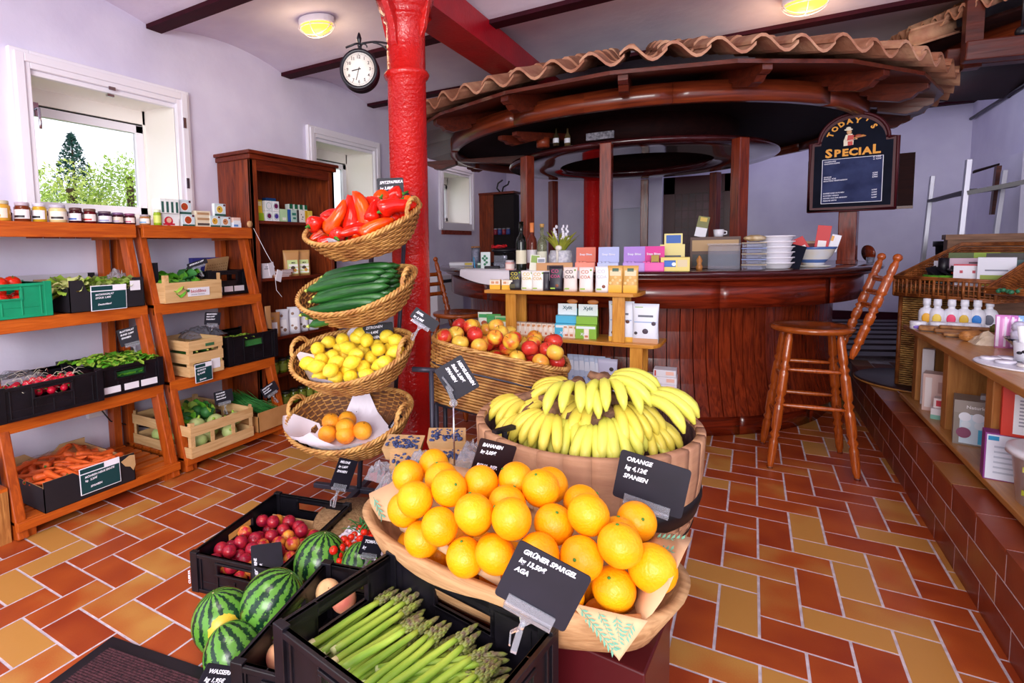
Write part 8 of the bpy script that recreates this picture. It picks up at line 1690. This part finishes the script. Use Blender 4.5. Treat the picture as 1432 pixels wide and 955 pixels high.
# metal rack
RY = 5.9; t = thing('metal_rack', 'silver metal rack with dark shelves standing behind the wicker', 'rack', (0, 0, 0)); mat('rack_steel', '#c8c8d4', .3, metal=.6); mat('rack_shelf', '#2a2230', .4)
for k, ((x0_, y0_), (x1_, y1_), yy) in enumerate((((1304, 246), (1291, 360), RY), ((1355, 223), (1340, 360), RY-.9), ((1405, 238), (1392, 330), RY-.1), )):
    a_ = YP(x0_, y0_, yy); b_ = YP(x1_, y1_, yy); b2 = a_+(b_-a_)*((a_.z-KZ)/(a_.z-b_.z)); MB().bar(b2, a_, .028, .045, side=(1, 0, 0)).build('upright', 'rack_steel', t, bevel=.002)
A_ = YP(1302, 281, RY); B_ = YP(1360, 266, RY-.9); C_ = YP(1432, 254, RY-.9); E_ = YP(1357, 262, RY)
MB().bar(A_, B_+V((0, 0, 0)), .05, .022, side=(1, 1, 0)).bar(YP(1352, 270, RY-.9), YP(1440, 253, RY-.95), .05, .03, side=(0, 1, 0)).build('shelf_rail', 'rack_shelf', t)
MB().hexa([A_, YP(1352, 270, RY-.9), YP(1440, 253, RY-.95), YP(1420, 262, RY), A_+V((0, 0, .012)), YP(1352, 270, RY-.9)+V((0, 0, .012)), YP(1440, 253, RY-.95)+V((0, 0, .012)), YP(1420, 262, RY)+V((0, 0, .012))]).build('shelf', 'rack_shelf', t)
# platform floor behind: round plate and dark slatted pallet
t = thing('round_platter', 'dark round wooden board lying on the platform corner', 'board', (1.02, 4.62, KZ)); MB().lathe([(0, 0), (.37, 0), (.38, .006), (.38, .014), (.365, .02), (0, .02)], 64).build('board', mat('dark_board', '#3a2220', .45, '#2a1818', nscale=8), t); MB().lathe([(.372, .002), (.384, .002), (.384, .012), (.372, .012)], 64, close=True).build('edge_band', 'pale_pine', t)
t = thing('slatted_pallet', 'dark slatted pallet on the platform by the back wall', 'pallet', (1.1, 6.4, KZ), .0); m = MB(); mat('pallet_wood', '#2c2028', .5, '#3a2c34', nscale=12)
for k in range(8): 
    y = -1.15+.29*k; m.add([], []); m.obox((0, y, .075), 1.3, .17, .02, rotm(0, 0, .35))
m.build('slats', 'pallet_wood', t); m = MB()
for x in (-.5, 0, .5): m.obox((x, 0, .03), .07, 2.3, .06)
m.build('bearers', 'pallet_wood', t)
# black crate at the right photo edge, on the kerb
P = ZP(1400, 760, .32); t = plastic_crate('black crate at the right photo edge in front of the kerb', .40, .30, .19, (.60+.16, 1.66, KZ-.0), Q*.0+.02)
t.location = (.975, 1.80, KZ); t.rotation_euler = (0, 0, -.12)
# --- second tiled canopy, upper right
t = thing('corner_canopy', 'second tile roofed canopy with dark beams in the upper right corner', 'canopy', (0, 0, 0)); CY2 = 4.9
ex_, ey_ = 1.02, 4.75
m = tiles(1.6, 2.64, .42, 40, math.radians(140), math.radians(262), 3, .28, 3, .034); c2 = (2.30, 5.55)
m.v = [(x+c2[0], y+c2[1], z) for x, y, z in m.v]; m.build('roof_tiles', ['roof_tile', 'roof_tile_b'], t)
m = MB().lathe([(.2, 2.78), (1.52, 2.60), (1.52, 2.57), (.2, 2.74)], 40, c=c2, close=True); m.build('roof_boarding', 'canopy_dark', t)
MB().lathe([(1.18, 2.50), (1.24, 2.50), (1.24, 2.62), (1.18, 2.62)], 40, c=c2, a0=math.radians(140), a1=math.radians(262), close=True).build('ring_beam', 'ring_wood', t)
for (a0_, a1_, z_) in (((1322, 92), (1345, 90), 0),):
    A_ = YP(1320, 84, 4.6); B_ = YP(1445, 76, 4.6); MB().bar(A_, B_+V((.3, 0, 0)), .09, .11, side=(0, 1, 0)).build('beam', 'canopy_wood', t, bevel=.008)
    A_ = YP(1347, 74, 4.3); B_ = YP(1445, 68, 4.3); MB().bar(A_, B_+V((.3, 0, 0)), .09, .11, side=(0, 1, 0)).build('beam', 'canopy_wood', t, bevel=.008)
A_ = YP(1352, 90, 4.5); MB().box(A_.x-.02, A_.x+.06, 4.47, 4.55, A_.z-.03, 2.8).build('post', 'canopy_wood', t)
p = YP(1392, 120, 4.8)
t = thing('fallen_tile', 'loose pale roof tile on the upper edge of the right canopy', 'roof tile', tuple(YP(1278, 52, 4.55)), (0, -.25, .3)); MB().lathe([(.045, 0), (.058, 0), (.058, .26), (.045, .26)], 12, a0=.2, a1=PI-.2, close=True).build('tile', 'roof_tile_b', t).rotation_euler = (0, Q, 0)
p = YP(1429, 44, 4.3); t = thing('spot_lamp', 'small dark spot lamp at the right photo edge', 'lamp', tuple(p)); MB().ball((0, 0, 0), .03, 12, 8).tube([(0, 0, .03), (0, 0, .30)], .006, 6).build('housing', 'black_metal', t)
# conduit lines on the right wall
A_ = XP(1358, 166, 2.0); B_ = XP(1440, 114, 2.0); tag(MB().tube([A_, B_], .016, 8).build('wall_conduit', 'rack_shelf'), 'dark conduit running along the top of the right wall', 'conduit')
A_ = YP(1318, 130, 7.95); B_ = YP(1402, 121, 7.95); B_.x = min(B_.x, 2.0); tag(MB().tube([A_, B_], .014, 8).build('wall_conduit', 'rack_shelf'), 'dark conduit on the back wall below the canopy edge', 'conduit')
A_ = YP(1316, 252, 6.3); t = thing('wall_shelf', 'dark triangular wall bracket shelf behind the metal rack', 'shelf', (0, 0, 0)); MB().hexa([YP(1360, 243, 6.3), YP(1398, 231, 6.0), YP(1398, 231, 6.3), YP(1362, 241, 6.6), YP(1360, 240, 6.3), YP(1398, 228, 6.0), YP(1398, 228, 6.3), YP(1362, 238, 6.6)]).build('board', 'canopy_dark', t); MB().bar(YP(1396, 232, 6.0), YP(1388, 300, 6.0), .03, .05, side=(1, 0, 0)).build('bracket', 'canopy_wood', t)
